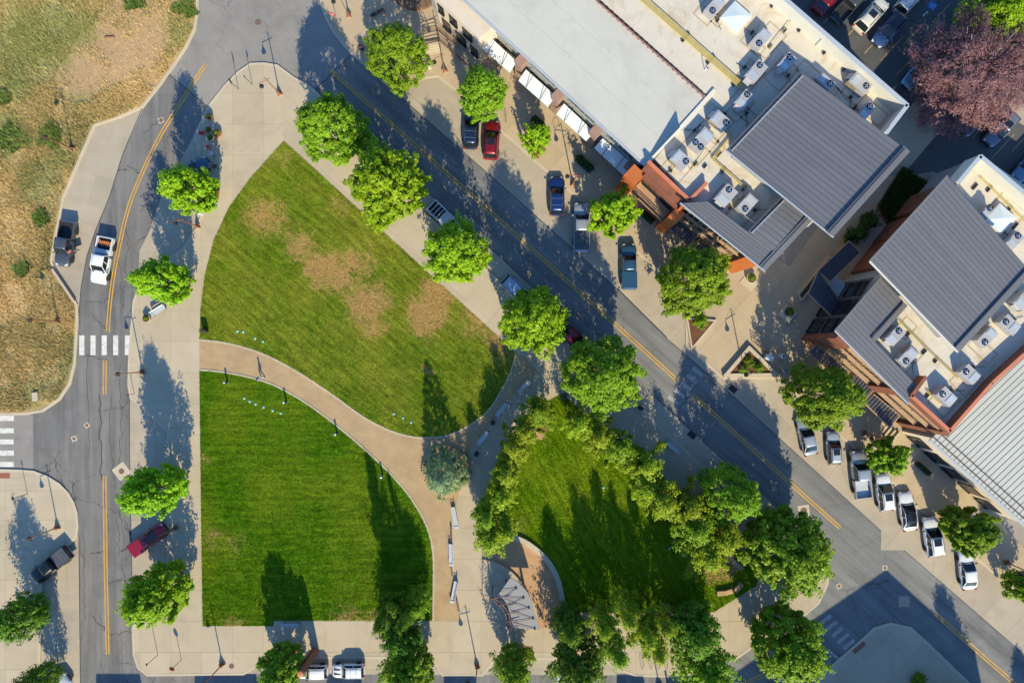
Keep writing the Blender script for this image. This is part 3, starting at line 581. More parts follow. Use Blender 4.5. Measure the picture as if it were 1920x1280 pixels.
M['stonered'] = surf('red_tactile', (.30, .09, .05), .8, .1, 3)
tactile(10, 891, 0, .65, .32, 'red tactile ramp beside the left edge crosswalk')
tactile(1609, 1212, R(41), .9, .33, 'dark red tactile ramp on the shaded lower right corner')
# fine grass blades on the lawns
def lawn_blades(poly, n, mat, seed, label):
    rs = np.random.RandomState(seed); pts = np.array(G2(poly)); x0, y0 = pts.min(0); x1, y1 = pts.max(0)
    X = rs.uniform(x0, x1, n * 2); Y = rs.uniform(y0, y1, n * 2); ins = np.zeros(n * 2, bool); j = len(pts) - 1
    for i in range(len(pts)):
        xi, yi = pts[i]; xj, yj = pts[j]
        if yi != yj: ins ^= ((yi > Y) != (yj > Y)) & (X < (xj - xi) * (Y - yi) / (yj - yi) + xi)
        j = i
    X = X[ins][:n]; Y = Y[ins][:n]; m = len(X)
    a = rs.uniform(0, 6.283, m); L = rs.uniform(.03, .11, m); w = rs.uniform(.022, .05, m); h = rs.uniform(.05, .11, m); z = .149
    V = np.stack([np.stack([X - np.sin(a) * w, Y + np.cos(a) * w, np.full(m, z)], 1), np.stack([X + np.sin(a) * w, Y - np.cos(a) * w, np.full(m, z)], 1), np.stack([X + np.cos(a) * L, Y + np.sin(a) * L, z + h], 1)], 1).reshape(-1, 3)
    me = bpy.data.meshes.new('lawn_blades'); me.vertices.add(m * 3); me.vertices.foreach_set('co', V.ravel()); me.loops.add(m * 3); me.loops.foreach_set('vertex_index', np.arange(m * 3, dtype=np.int32))
    me.polygons.add(m); me.polygons.foreach_set('loop_start', np.arange(0, m * 3, 3, dtype=np.int32)); me.polygons.foreach_set('loop_total', np.full(m, 3, dtype=np.int32)); me.update(calc_edges=True)
    me.materials.append(mat); tag(link('lawn_grass', me), label, 'grass', kind='stuff')
lawn_blades(lawn1, 230000, M['grass1'], 1, 'short mown grass blades of the upper lawn')
lawn_blades(lawn2, 190000, M['grass2'], 2, 'short mown grass blades of the lower lawn')
lawn_blades(lawn3, 130000, M['grass3'], 3, 'short grass blades of the lawn ringed by aspens')
# meadow tufts
def tufts(n, poly, mat, hmin, hmax, name, label, cat, z=.12, seed=3, filt=None, w=.05, parent=None):
    rs = np.random.RandomState(seed); pts = np.array(poly); x0, y0 = pts.min(0); x1, y1 = pts.max(0)
    vs = []; fs = []; k = 0; tries = 0
    while k < n and tries < n * 6:
        tries += 1
        x = rs.uniform(x0, x1); y = rs.uniform(y0, y1)
        if not inside(x, y, poly): continue
        if filt and not filt(x, y, rs): continue
        k += 1; q = P(x, y); h = rs.uniform(hmin, hmax)
        for j in range(3):
            a = rs.uniform(0, 6.28); l = h * rs.uniform(.3, .9); b = len(vs)
            cx, cy = q.x + rs.uniform(-.12, .12), q.y + rs.uniform(-.12, .12); wx, wy = -math.sin(a) * w, math.cos(a) * w
            vs += [(cx - wx, cy - wy, z), (cx + wx, cy + wy, z), (cx + math.cos(a) * l, cy + math.sin(a) * l, z + h)]
            fs.append((b, b + 1, b + 2))
    me = bpy.data.meshes.new(name); me.from_pydata(vs, [], fs); me.materials.append(mat)
    o = link(name, me, None, parent)
    if parent is None: tag(o, label, cat, kind='stuff')
    return o
def dirt(x, y, rs):
    for (bx, by, r) in [(250, 60, 70), (190, 110, 60), (150, 150, 45), (285, 145, 20), (20, 660, 9), (15, 720, 9), (18, 600, 9), (25, 540, 9)]:
        if math.hypot(x - bx, y - by) < r and rs.rand() < .85: return False
    from mathutils import noise as mn
    v = mn.fractal(Vector((x * .02, y * .02, 1.3)), 1.0, 2.0, 4) + .5 * mn.noise(Vector((x * .09, y * .09, 4)))
    return rs.rand() < min(1, max(.12, .62 + 1.3 * v))
vis_meadow = [(max(a, -10), max(b, -10)) for a, b in [(x - 6, y) for x, y in west_w[:19]]] + [(40, 770), (-10, 770), (-10, -10)]
tufts(62000, vis_meadow, M['blades'], .05, .38, 'dry_grass', 'dry yellow and green meadow grass beside the left road', 'grass', filt=dirt, w=.03)
for i, (px, py, r, lab) in enumerate([(30, 265, 26, 'left green weed clump in the meadow'), (95, 255, 22, 'green weed clump left of the meadow lamp'), (45, 505, 13, 'small green weed patch beside the meadow track'), (5, 190, 14, 'green weed patch at the left edge'), (255, 5, 16, 'pale flowering weed clump at the top of the meadow'), (350, 20, 18, 'green weeds beside the top kerb'), (80, 410, 12, 'low green weeds left of the dark pickup')]):
    poly = [(px + r * math.cos(a * .6) * rnd.uniform(.5, 1.7), py + r * math.sin(a * .6) * rnd.uniform(.4, 1.6)) for a in range(10)]
    tufts(430, poly, M['weed'], .2, .6, 'weed_clump', lab, 'weeds', seed=20 + i, w=.06)
# ---------------------------------------------------------------- amphitheatre
raised('paved_terrace', stage, .155, M['tanpave'], 'tan paved seating terrace inside the curved wall', 'terrace')
wl = empty('curved_wall', label='low curved pale concrete wall around the stage terrace', cat='wall')
arc = smooth([(957, 1003), (985, 1014), (1015, 1037), (1037, 1065), (1050, 1100), (1056, 1143)], 4)
ga = G2(arc)
for i in range(0, len(ga) - 1, 2):
    MB().ribbon(ga[i:i + 3], .62, .1, .55).build('coping_stone', M['kerb'], wl)
st = empty('stage_floor', label='pale concrete stage floor under the grey angular canopy', cat='stage', kind='structure')
sp = smooth([(905, 1046), (935, 1054), (962, 1072), (985, 1100), (1000, 1140), (1008, 1178)], 4)
MB().prism([Vector((*P(a, b).xy, .45)) for a, b in sp + [(958, 1176), (925, 1150), (905, 1110)]], .0).build('deck', M['concrete'], st)
# ---------------------------------------------------------------- buildings
def quad_pts(A, B, C, D, s, t): return A.lerp(B, s).lerp(D.lerp(C, s), t)
def seam_roof(parent, A, B, C, D, n, mat, name='roof_panel', rib=.025, thick=.1, seam='roofseam', sw=.042):
    """panels run from edge AD to edge BC; n panels across from A to D"""
    for i in range(n):
        t0, t1 = i / n, (i + 1) / n
        a, b = A.lerp(D, t0), B.lerp(C, t0); d, c = A.lerp(D, t1), B.lerp(C, t1)
        up = Vector((0, 0, 1)); w = (d - a); wn = w.normalized()
        mb = MB(); e = wn * .012
        mb.hexa([p - up * thick for p in (a + e, b + e, c - e, d - e)], [a + e, b + e, c - e, d - e])
        o = mb.build(name, mat, parent)
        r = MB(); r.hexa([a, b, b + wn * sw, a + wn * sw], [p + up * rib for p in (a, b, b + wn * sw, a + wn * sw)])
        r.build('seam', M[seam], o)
def edge_strip(parent, name, pts, w, h, mat, off=0):
    mb = MB()
    for p, q in zip(pts[:-1], pts[1:]):
        d = (q - p); n = Vector((-d.y, d.x, 0)).normalized(); up = Vector((0, 0, 1))
        a, b, c, e = p + n * (off - w / 2), q + n * (off - w / 2), q + n * (off + w / 2), p + n * (off + w / 2)
        mb.hexa([v - up * .03 for v in (a, b, c, e)], [v + up * h for v in (a, b, c, e)])
    return mb.build(name, mat, parent)
def ccw(pts):
    n = len(pts); ar = sum(pts[i].x * pts[(i + 1) % n].y - pts[(i + 1) % n].x * pts[i].y for i in range(n))
    return pts if ar > 0 else pts[::-1]
def block(parent, name, px, z, z0, mat, at=None):
    """prism whose top outline is seen at picture points px at height z"""
    return MB().prism([P(a, b, z) for a, b in px], z0).build(name, mat, parent)
def at_edge(p, q, s, off=0, z=None):
    v = p.lerp(q, s); d = (q - p); n = Vector((d.y, -d.x, 0)).normalized()
    r = v + n * off
    if z is not None: r.z = z
    return r
def wall_box(parent, name, p, q, s0, s1, z0, z1, off0, off1, mat):
    """box along facade line p->q between fractions s0..s1, offsets outwards off0..off1"""
    a, b = at_edge(p, q, s0, off0, z0), at_edge(p, q, s1, off0, z0); c, d = at_edge(p, q, s1, off1, z0), at_edge(p, q, s0, off1, z0)
    up = Vector((0, 0, z1 - z0))
    mb = MB(); mb.hexa([d, c, b, a], [d + up, c + up, b + up, a + up]); return mb.build(name, mat, parent)
def window(parent, p, q, s0, s1, z0, z1, frame='tanwood', off=.02, mull=2, awn=False):
    f = wall_box(parent, 'window', p, q, s0, s1, z0, z1, off, off + .07, M[frame])
    L = (q - p).length; e = .09 / L
    n = mull; ws = (s1 - s0 - e * (n + 1)) / n
    for i in range(n):
        a = s0 + e + i * (ws + e); wall_box(f, 'pane', p, q, a, a + ws, z0 + .1, z1 - .1, off + .06, off + .085, M['glass'])
    wall_box(f, 'sill', p, q, s0, s1, z0 - .08, z0, off + .07, off + .22, M[frame])
    return f

# ---- shop building with the white roof (upper middle)
A = empty('shop_building', label='long white roofed shop building with awnings, orange end wall and grey metal roofs', cat='building')
ZS, ZR = 7.6, 8.05
roof_pts = [P(700, -153, ZS), P(1212, 314, ZS), P(1328, 184, ZR), P(1000, -104, ZR)]
fA0, fA1 = roof_pts[0].copy(), roof_pts[1].copy()
inner = [(Vector((v.x, v.y, 0))) for v in roof_pts]
mb = MB(); mb.add(roof_pts + [Vector((v.x, v.y, v.z - .35)) for v in roof_pts], [(0, 3, 2, 1)[::-1] if 0 else (0, 1, 2, 3), (7, 6, 5, 4), (0, 4, 5, 1), (1, 5, 6, 2), (2, 6, 7, 3), (3, 7, 4, 0)])
rfA = mb.build('roof', M['roofpale'], A)
edge_strip(A, 'eave_trim', [P(700, -153, ZS), P(1212, 314, ZS)], .22, .06, M['trim'], off=0)
# membrane seams
for k in (.33, .66):
    edge_strip(rfA, 'membrane_lap', [roof_pts[0].lerp(roof_pts[3], k) + Vector((0, 0, .01)), roof_pts[1].lerp(roof_pts[2], k) + Vector((0, 0, .01))], .06, .012, M['roofpale'])
bodyA = [P(714, -163, 7.2), P(1207, 302, 7.2), P(1345, 160, 7.2), P(1010, -150, 7.2)]
MB().prism([Vector((v.x, v.y, 7.3)) for v in bodyA], 0).build('wall', M['grey_wall'], A)
pA, qA = Vector((bodyA[0].x, bodyA[0].y, 0)), Vector((bodyA[1].x, bodyA[1].y, 0))
LA = (qA - pA).length
# cream rear deck with equipment
deckpx = [(1110, -70), (1336, 172), (1215, 312), (1292, 372), (1330, 345), (1340, 395), (1410, 440), (1475, 370), (1570, 440), (1690, 250), (1693, 185), (1400, -70)]
deckA = block(A, 'roof_deck', [(1000, -112), (1326, 178), (1340, 170), (1228, 298), (1296, 376), (1340, 400), (1405, 440), (1470, 372), (1515, 425), (1640, 312), (1655, 262), (1695, 188), (1350, -110)], 8.0, 0, M['roofcream'])
# north east parapet
def parapet(parent, pts, z, zb, w, mat, cop):
    mb = MB(); cb = MB()
    for p, q in zip(pts[:-1], pts[1:]):
        d = (q - p); n = Vector((-d.y, d.x, 0)).normalized() * w / 2
        b = [p - n, q - n, q + n, p + n]
        mb.hexa([Vector((v.x, v.y, zb)) for v in b], [Vector((v.x, v.y, z)) for v in b])
        dd = d.normalized() * .05; n2 = n * 1.25
        b = [p - n2 - dd, q - n2 + dd, q + n2 + dd, p + n2 - dd]
        cb.hexa([Vector((v.x, v.y, z + .002)) for v in b], [Vector((v.x, v.y, z + .08)) for v in b])
    o = mb.build('parapet', mat, parent); cb.build('coping', cop, o); return o
parapet(A, [P(1370, -90, 10.1), P(1701, 198, 10.1), P(1662, 249, 10.1)], 10.1, 7.5, .35, M['roofwhite'], M['trim'])
nv = Vector((-.74, .67, 0)) * .17; a0, a1 = P(1340, 168, 8.25), P(1213, 309, 7.85)
MB().hexa([Vector((v.x, v.y, 7.0)) for v in (a0 - nv, a1 - nv, a1 + nv, a0 + nv)], [a0 - nv, a1 - nv, a1 + nv, a0 + nv]).build('side_parapet', M['roofwhite'], A)
pk = MB(); a0, a1 = P(1280, 236, 9.25), P(1219, 300, 7.95); nv = Vector((-.74, .67, 0)) * .1
pk.hexa([Vector((v.x, v.y, 7.6)) for v in (a0 - nv, a1 - nv, a1 + nv, a0 + nv)], [a0 - nv, a1 - nv, a1 + nv, a0 + nv]); pk.build('wing_wall', M['roofwhite'], A)
# ridge pipe with brackets
edge_strip(A, 'ridge_pipe', [P(1085, -28, 8.35), P(1322, 183, 8.35)], .10, .1, M['redpipe'])
for i in range(26):
    v = P(1085, -28, 8.1).lerp(P(1318, 180, 8.1), i / 25)
    MB().box(v.x - .07, v.x + .07, v.y - .16, v.y + .16, 8.0, 8.32).build('pipe_bracket', M['redpipe'], A)
# awnings
aws = [[(915, 66.6), (969, 116), (956, 137), (900, 88)], [(986, 131), (1041.6, 180), (1027.5, 201.6), (971.8, 151.9)], [(1057.5, 194.6), (1113.7, 247.5), (1099, 265.3), (1043.4, 214.7)], [(1130, 260), (1187, 308.8), (1170.3, 330.3), (1114, 277.8)]]
for k, aw in enumerate(aws):
    root = empty('awning', P(*aw[0], 0).xy.to_3d(), 0); 
    root.location = (0, 0, 0); root.parent = A
    a, b, c, d = P(*aw[0], 3.75), P(*aw[1], 3.75), P(*aw[2], 3.4), P(*aw[3], 3.4)
    for i in range(9):
        s0, s1 = i / 9, (i + 1) / 9; e = .0012
        q = [a.lerp(b, s0 + e), a.lerp(b, s1 - e), d.lerp(c, s1 - e), d.lerp(c, s0 + e)]
        up = Vector((0, 0, .06))
        m_ = MB(); m_.hexa(ccw([v.copy() for v in q]), [v + up for v in ccw([v.copy() for v in q])]); m_.build('awning_panel', M['white'], root)
    for s in (.26, .72):
        MB().tube(a.lerp(b, s) + Vector((0, 0, .9)), d.lerp(c, s) + Vector((0, 0, .12)), .035, n=6).build('tie_rod', M['darkmetal'], root)
        MB().box(-.09, .09, -.09, .09, 0, .1, Matrix.Translation(a.lerp(b, s) + Vector((0, 0, .85)))).build('rod_bracket', M['darkmetal'], root)
# stone piers and shop fronts
for px, py in [(888, 35), (977, 108), (1049, 172), (1122, 239), (1187, 305)]:
    v = P(px, py, 5.9); s = (Vector((v.x, v.y, 0)) - pA).dot((qA - pA).normalized()) / LA
    pr = wall_box(A, 'stone_pier', pA, qA, s - .55 / LA, s + .45 / LA, 0, 4.9, -.05, 1.0, M['stonepier'])
    wall_box(pr, 'pier_cap', pA, qA, s - .6 / LA, s + .5 / LA, 4.9, 5.0, -.05, 1.06, M['stonepier'])
for aw in aws:
    v = P(*aw[0], 3.75); s0 = (Vector((v.x, v.y, 0)) - pA).dot((qA - pA).normalized()) / LA; v = P(*aw[1], 3.75); s1 = (Vector((v.x, v.y, 0)) - pA).dot((qA - pA).normalized()) / LA
    window(A, pA, qA, s0 + .01, s1 - .01, .4, 3.0, 'darkmetal', mull=5)
    window(A, pA, qA, s0 + .01, s1 - .01, 4.9, 6.4, 'grey_wall', mull=5)
# cream stucco wing at the upper left corner
wing = [(815, -30), (842, 2), (905, 60), (925, 30), (880, -60)]
cw = empty('stucco_wing', parent=None) if 0 else None
p_, q_ = P(835, 8, 0).copy(), P(900, 80, 0).copy()
wb = [P(800, -36, 6.6), P(813, -8, 6.6), P(898, 72, 6.6), P(950, 30, 6.6), P(850, -70, 6.6)]
sw_ = MB().prism(wb, 0).build('stucco_wing', M['stucco'], A)
p_, q_ = Vector((wb[1].x, wb[1].y, 0)), Vector((wb[2].x, wb[2].y, 0))
for s0, s1, z0, z1 in ((.06, .20, 3.9, 5.6), (.32, .50, 3.9, 5.6), (.62, .84, 3.9, 5.6), (.10, .30, .6, 2.6), (.42, .66, .6, 2.6), (.76, .93, .6, 2.6)): window(A, p_, q_, s0, s1, z0, z1, 'darkmetal', mull=2)
# orange end
oz = 8.7
ow = [P(1216, 303, oz), P(1293, 376, oz), P(1325, 343, oz)]
parapet(A, ow, oz, 7.9, .3, M['orange'], M['salmon'])
pO, qO = Vector((ow[0].x, ow[0].y, 0)) , Vector((ow[1].x, ow[1].y, 0)); LO = (qO - pO).length
# clad box below the coping, standing proud of it towards the street
wall_box(A, 'orange_wall', pO, qO, .01, 1.0, 0, 8.3, .0, .9, M['rust'])
wall_box(A, 'orange_frame', pO, qO, -.16, .10, 0, 7.6, .9, 2.6, M['orange'])
wall_box(A, 'orange_frame', pO, qO, .93, 1.12, 0, 7.3, .9, 2.4, M['orange'])
wall_box(A, 'orange_lintel', pO, qO, .10, .93, 7.0, 7.9, .9, 1.3, M['rust'])
bl = wall_box(A, 'balcony', pO, qO, .12, .91, 4.2, 4.4, .9, 2.5, M['tanwood'])
for k in range(3): wall_box(bl, 'balcony_rail', pO, qO, .12, .91, 4.65 + k * .28, 4.72 + k * .28, 2.42, 2.5, M['darkmetal'])
for k in range(6): wall_box(bl, 'rail_post', pO, qO, .12 + k * .155, .127 + k * .155, 4.4, 5.3, 2.38, 2.42, M['darkmetal'])
window(A, pO, qO, .15, .88, 4.9, 6.8, 'darkmetal', off=.9, mull=5)
def canopy(parent, px, z, n, label=None, mat='canopymetal', drop=.0):
    r = empty('canopy'); r.parent = parent
    a, b, c, d = [P(x, y, z) for x, y in px]
    for i in range(n):
        s0, s1 = i / n + .004, (i + 1) / n - .004
        q = ccw([a.lerp(b, s0), a.lerp(b, s1), d.lerp(c, s1), d.lerp(c, s0)]); up = Vector((0, 0, .07))
        m_ = MB(); m_.hexa(q, [v + up for v in q]); m_.build('canopy_panel', M[mat], r)
        r2 = MB(); e = (b - a).normalized() * .05; q = ccw([q_ for q_ in (a.lerp(b, s0), a.lerp(b, s0) + e, d.lerp(c, s0) + e, d.lerp(c, s0))]); r2.hexa([v + up for v in q], [v + up * 2.2 for v in q]); r2.build('canopy_rib', M['roofseam'], r)
    edge_strip(r, 'canopy_edge', [a, b, c, d, a], .12, .1, M['trim'] if mat != 'canopymetal' else M['tanwood'])
    return r
canopy(A, [(1215, 345), (1240, 367), (1211, 385), (1189, 362)], 3.6, 6)
canopy(A, [(1255, 392), (1310, 438), (1290, 462), (1233, 408)], 3.4, 12)
# grey roofs
def zg(px, py, z): return P(px, py, z)
g1 = empty('metal_roof'); g1.parent = A
seam_roof(g1, P(1502, 135, 10.8), P(1706, 285, 12.6), P(1562, 445, 12.4), P(1362, 283, 10.6), 21, M['roofgrey'])
up = Vector((0, 0, .02))
edge_strip(g1, 'roof_edge', [P(1706, 285, 12.6), P(1562, 445, 12.4)], .9, .09, M['roofgrey'], off=-.5)
edge_strip(g1, 'gutter', [P(1696, 279, 12.64), P(1553, 437, 12.44)], .09, .12, M['roofseam'])
edge_strip(g1, 'gutter', [P(1693, 276.5, 12.64), P(1550, 434, 12.44)], .06, .12, M['roofseam'])
edge_strip(g1, 'roof_trim', [P(1562, 445, 12.4), P(1362, 283, 10.6)], .14, .12, M['trim'], off=0)
edge_strip(g1, 'roof_trim', [P(1362, 283, 10.6), P(1502, 135, 10.8)], .2, .1, M['roofseam'], off=0)
edge_strip(g1, 'snow_rail', [P(1372, 283, 10.8), P(1505, 143, 11.0)], .08, .1, M['trim'], off=0)
block(g1, 'upper_wall', [(1385, 285), (1500, 165), (1640, 285), (1530, 405)], 10.4, 7.9, M['grey_wall'])
g2 = empty('metal_roof'); g2.parent = A
seam_roof(g2, P(1329, 378, 9.3), P(1403, 434, 9.8), P(1433, 508, 9.6), P(1275, 381, 9.1), 1, M['roofgrey']) if 0 else None
seam_roof(g2, P(1327, 378, 9.3), P(1462, 480, 9.9), P(1433, 508, 9.8), P(1275, 381, 9.1), 6, M['roofgrey'])
seam_roof(g2, P(1468, 371, 9.8), P(1524, 411, 10.2), P(1462, 480, 10.0), P(1403, 434, 9.85), 9, M['roofgrey'])
edge_strip(g2, 'roof_edge', [P(1524, 411, 10.2), P(1433, 508, 9.8)], .8, .09, M['roofgrey'], off=-.35)
edge_strip(g2, 'gutter', [P(1514, 409, 10.22), P(1427, 502, 9.84)], .09, .12, M['roofseam'])
edge_strip(g2, 'roof_trim', [P(1433, 508, 9.8), P(1275, 381, 9.1)], .14, .12, M['trim'])
edge_strip(g2, 'snow_rail', [P(1409, 437, 9.95), P(1470, 376, 9.95)], .08, .1, M['trim'])
edge_strip(g2, 'roof_trim', [P(1403, 434, 9.85), P(1468, 367, 9.85)], .16, .1, M['roofseam'])
# ground floor block of the grey roofed part
lowA = block(A, 'lower_wall', [(1293, 372), (1285, 384), (1425, 488), (1505, 405), (1500, 300)], 7.9, 0, M['grey_wall'])
block(A, 'lower_wall', [(1505, 405), (1520, 418), (1630, 310), (1500, 200)], 7.9, 0, M['grey_wall'])
p2, q2 = P(1285, 384, 8.9), P(1425, 488, 8.9); p2.z = q2.z = 0; L2 = (q2 - p2).length
for s0, s1 in ((.02, .25), (.29, .52), (.56, .80)):
    for z0, z1 in ((.4, 3.0), (4.4, 6.0), (6.5, 8.0)): window(A, p2, q2, s0, s1, z0, z1, mull=3)
wall_box(A, 'fascia', p2, q2, 0, 1.0, 7.9, 9.0, -.3, .02, M['grey_wall'])
for z in (3.6, 6.2): wall_box(A, 'floor_band', p2, q2, 0, .86, z, z + .18, 0, .3, M['tanwood'])
wall_box(A, 'orange_pier', p2, q2, .86, 1.02, 0, 8.7, .0, .55, M['orange'])
wall_box(A, 'orange_pier', p2, q2, -.03, .0, 0, 8.7, .0, .55, M['orange'])
canopy(A, [(1318, 452), (1352, 478), (1338, 492), (1303, 466)], 3.4, 8)
q3 = P(1505, 405, 8.9); q3.z = 0
for s0, s1 in ((.08, .42), (.52, .9)):
    for z0, z1 in ((.3, 3.0), (4.2, 6.2), (6.8, 8.2)): window(A, q2, q3, s0, s1, z0, z1, 'darkmetal', mull=3)

# ---- right building
B = empty('office_building', label='rust clad office building with grey seamed roofs right of the courtyard', cat='building')
G0, G1 = P(1508, 632), P(1686, 788)
G2_ = P(1800, 880 - 210); 
footB = [Vector((G0.x, G0.y, 8.6)), Vector((G1.x, G1.y, 8.6)), P(1900, 655, 8.6), P(2080, 455, 8.6), P(1850, 300, 8.6), P(1800, 338, 8.6), P(1700, 430, 8.6), P(1668, 545, 8.6), P(1630, 575, 8.6)]
footB = [Vector((G0.x, G0.y, 8.6)), Vector((G1.x, G1.y, 8.6)), P(1925, 650, 8.6), P(2100, 470, 8.6), P(1840, 292, 8.6), P(1798, 340, 8.6), P(1672, 500, 8.6), P(1640, 520, 8.6)]
MB().prism([v.copy() for v in footB], 0).build('wall', M['grey_wall'], B)
dk = [v + Vector((0, 0, .01)) for v in footB]; MB().prism([Vector((v.x * .9995, v.y, 8.64)) for v in footB], 8.55).build('roof_deck', M['roofcream'], B)
parapet(B, [P(1797, 342, 10.6), P(1838, 293, 10.6), P(2010, 437, 10.6)], 10.6, 8.3, .35, M['roofwhite'], M['trim'])
parapet(B, [P(1709, 742, 9.9), P(1781, 808, 9.9), P(1860, 718, 9.9), P(1921, 663, 9.9), P(2000, 590, 9.9)], 9.9, 7.5, .3, M['rust'], M['salmon'])
parapet(B, [P(1709, 742, 9.9), P(1736, 706, 9.9)], 9.9, 8.5, .3, M['orange'], M['rust'])
pB, qB = G0.copy(), G1.copy(); LB = (qB - pB).length
for s0, s1 in ((-.015, .10), (.52, .60), (.985, 1.035)):
    wall_box(B, 'rust_pier', pB, qB, s0, s1, 0, 9.0, -.3, .45, M['rust'])
for s0, s1 in ((.115, .30), (.32, .505), (.615, .79), (.81, .97)):
    window(B, pB, qB, s0, s1, .4, 2.9, 'darkmetal', mull=4)
    window(B, pB, qB, s0, s1, 4.3, 5.9, 'tanwood', mull=4)
    window(B, pB, qB, s0, s1, 6.6, 8.1, 'tanwood', mull=4)
for s0, s1 in ((.10, .52), (.60, .985)):
    for z in (3.7, 6.1, 8.3): wall_box(B, 'floor_band', pB, qB, s0, s1, z, z + .2, 0, .35, M['tanwood'])
canopy(B, [(1530, 645), (1592, 697), (1578, 714), (1516, 661)], 3.4, 12)
canopy(B, [(1605, 701), (1639, 730), (1620, 750), (1590, 722)], 3.5, 7)
canopy(B, [(1637, 738), (1686, 779), (1668, 801), (1620, 755)], 3.4, 10)
b1 = empty('metal_roof'); b1.parent = B
seam_roof(b1, P(1633, 632, 9.3), P(1740, 740, 9.5) * 0 + P(1699, 702, 9.4), P(1705, 757, 9.3), P(1565, 620, 9.1), 6, M['roofgrey']) if 0 else None
seam_roof(b1, P(1633, 632, 9.3), P(1724, 735, 9.5), P(1705, 757, 9.4), P(1601, 654, 9.2), 3, M['roofgrey']) if 0 else None
seam_roof(b1, P(1636, 637, 9.35), P(1711, 747, 9.45), P(1702, 758, 9.4), P(1565, 620, 9.15), 6, M['roofgrey']) if 0 else None
# arm along the street facade and arm along the courtyard side
seam_roof(b1, P(1611, 571, 9.2), P(1726, 688 + 12, 9.6), P(1703, 757, 9.5), P(1565, 620, 9.15), 1, M['roofgrey']) if 0 else None
seam_roof(b1, P(1600, 583, 9.2), P(1636, 619, 9.32), P(1601, 655, 9.3), P(1565, 620, 9.15), 5, M['roofgrey']) if 0 else None
seam_roof(b1, P(1651, 520, 9.35), P(1694, 565, 9.5), P(1633, 632, 9.45), P(1591, 588, 9.2), 10, M['roofgrey'])
seam_roof(b1, P(1591, 588, 9.2), P(1718, 722, 9.6), P(1703, 757, 9.55), P(1565, 620, 9.15), 5, M['roofgrey'])
edge_strip(b1, 'roof_trim', [P(1565, 620, 9.15), P(1703, 757, 9.55)], .14, .1, M['trim'])
edge_strip(b1, 'roof_trim', [P(1651, 520, 9.35), P(1565, 620, 9.15)], .14, .1, M['roofgrey'])
edge_strip(b1, 'gutter', [P(1633, 634, 9.52), P(1693, 567, 9.56)], .09, .12, M['roofseam'])
edge_strip(b1, 'roof_edge', [P(1638, 637, 9.5), P(1698, 570, 9.5)], .5, .08, M['roofgrey'])
b2 = empty('metal_roof'); b2.parent = B
seam_roof(b2, P(1776, 330, 12.2), P(1932, 510, 12.9), P(1795, 660, 12.6), P(1630, 490, 11.9), 24, M['roofgrey'])
edge_strip(b2, 'roof_trim', [P(1630, 490, 11.9), P(1795, 660, 12.6)], .16, .12, M['roofwhite'])
edge_strip(b2, 'roof_trim', [P(1776, 330, 12.2), P(1630, 490, 11.9)], .2, .1, M['roofgrey'])
edge_strip(b2, 'roof_edge', [P(1932, 510, 12.9), P(1795, 660, 12.6)], .6, .08, M['roofgrey'], off=-.2)
edge_strip(b2, 'gutter', [P(1924, 505, 12.96), P(1790, 651, 12.66)], .09, .12, M['roofseam'])
ub = [P(1782, 352, 11.7), P(1900, 492, 11.7), P(1790, 632, 11.7), P(1668, 492, 11.7)]
MB().prism(ub, 8.5).build('upper_wall', M['grey_wall'], B)
# courtyard side: rust walls, dark storefront, L shaped canopy and light well
cA, cB_ = Vector((footB[-1].x, footB[-1].y, 0)), Vector((footB[0].x, footB[0].y, 0))
wall_box(B, 'dark_cladding', cA, cB_, 0, .985, 0, 8.5, .0, .06, M['canopymetal'])
for s0, s1 in ((.05, .3), (.36, .62), (.68, .93)):
    for z0, z1 in ((.3, 3.1), (4.2, 6.0), (6.6, 8.1)): window(B, cA, cB_, s0, s1, z0, z1, 'darkmetal', off=.07, mull=3)
cC = Vector((footB[-3].x, footB[-3].y, 0)); cD = Vector((footB[-2].x, footB[-2].y, 0))
for s0, s1 in ((.02, .30), (.36, .62)): wall_box(B, 'rust_wall', cC, cD, s0, s1, 0, 7.5, 0, .5, M['rust'])
wall_box(B, 'rust_wall', cC, cD, .62, 1.0, 0, 6.0, 0, .4, M['rust'])
canopy(B, [(1592, 452), (1612, 474), (1556, 528), (1534, 508)], 3.6, 11)
canopy(B, [(1534, 508), (1515, 551), (1558, 592), (1578, 570)][::-1], 3.6, 9)
lw = empty('light_well'); lw.parent = B
block(lw, 'roof_slab', [(1567, 516), (1599, 547), (1577, 574), (1541, 544)], 3.0, 2.6, M['trim'])
# ---- lower right ribbed roof
Cb = empty('hall_building', label='hall with a pale ribbed metal roof at the right edge', cat='building')
a, b = P(1742, 825, 6.6), P(1925, 989, 6.6)
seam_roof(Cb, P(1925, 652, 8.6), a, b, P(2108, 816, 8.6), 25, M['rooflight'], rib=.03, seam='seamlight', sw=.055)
for k in (.035, .09):
    edge_strip(Cb, 'snow_rail', [a.lerp(P(1925, 652, 8.6), k) + Vector((0, 0, .09)), b.lerp(P(2108, 816, 8.6), k) + Vector((0, 0, .09))], .05, .08, M['brownrail'])
edge_strip(Cb, 'eave_gutter', [a, b], .22, .08, M['trim'], off=0)
wc = [P(1752, 822, 6.4), P(1930, 985, 6.4), P(2120, 800, 6.4), P(1932, 652, 6.4)]
MB().prism(wc, 0).build('wall', M['stucco'], Cb)
pc, qc = Vector((wc[0].x, wc[0].y, 0)), Vector((wc[1].x, wc[1].y, 0))
for i in range(5): window(Cb, pc, qc, .05 + i * .19, .19 + i * .19, .4, 2.9, 'darkmetal', mull=3)
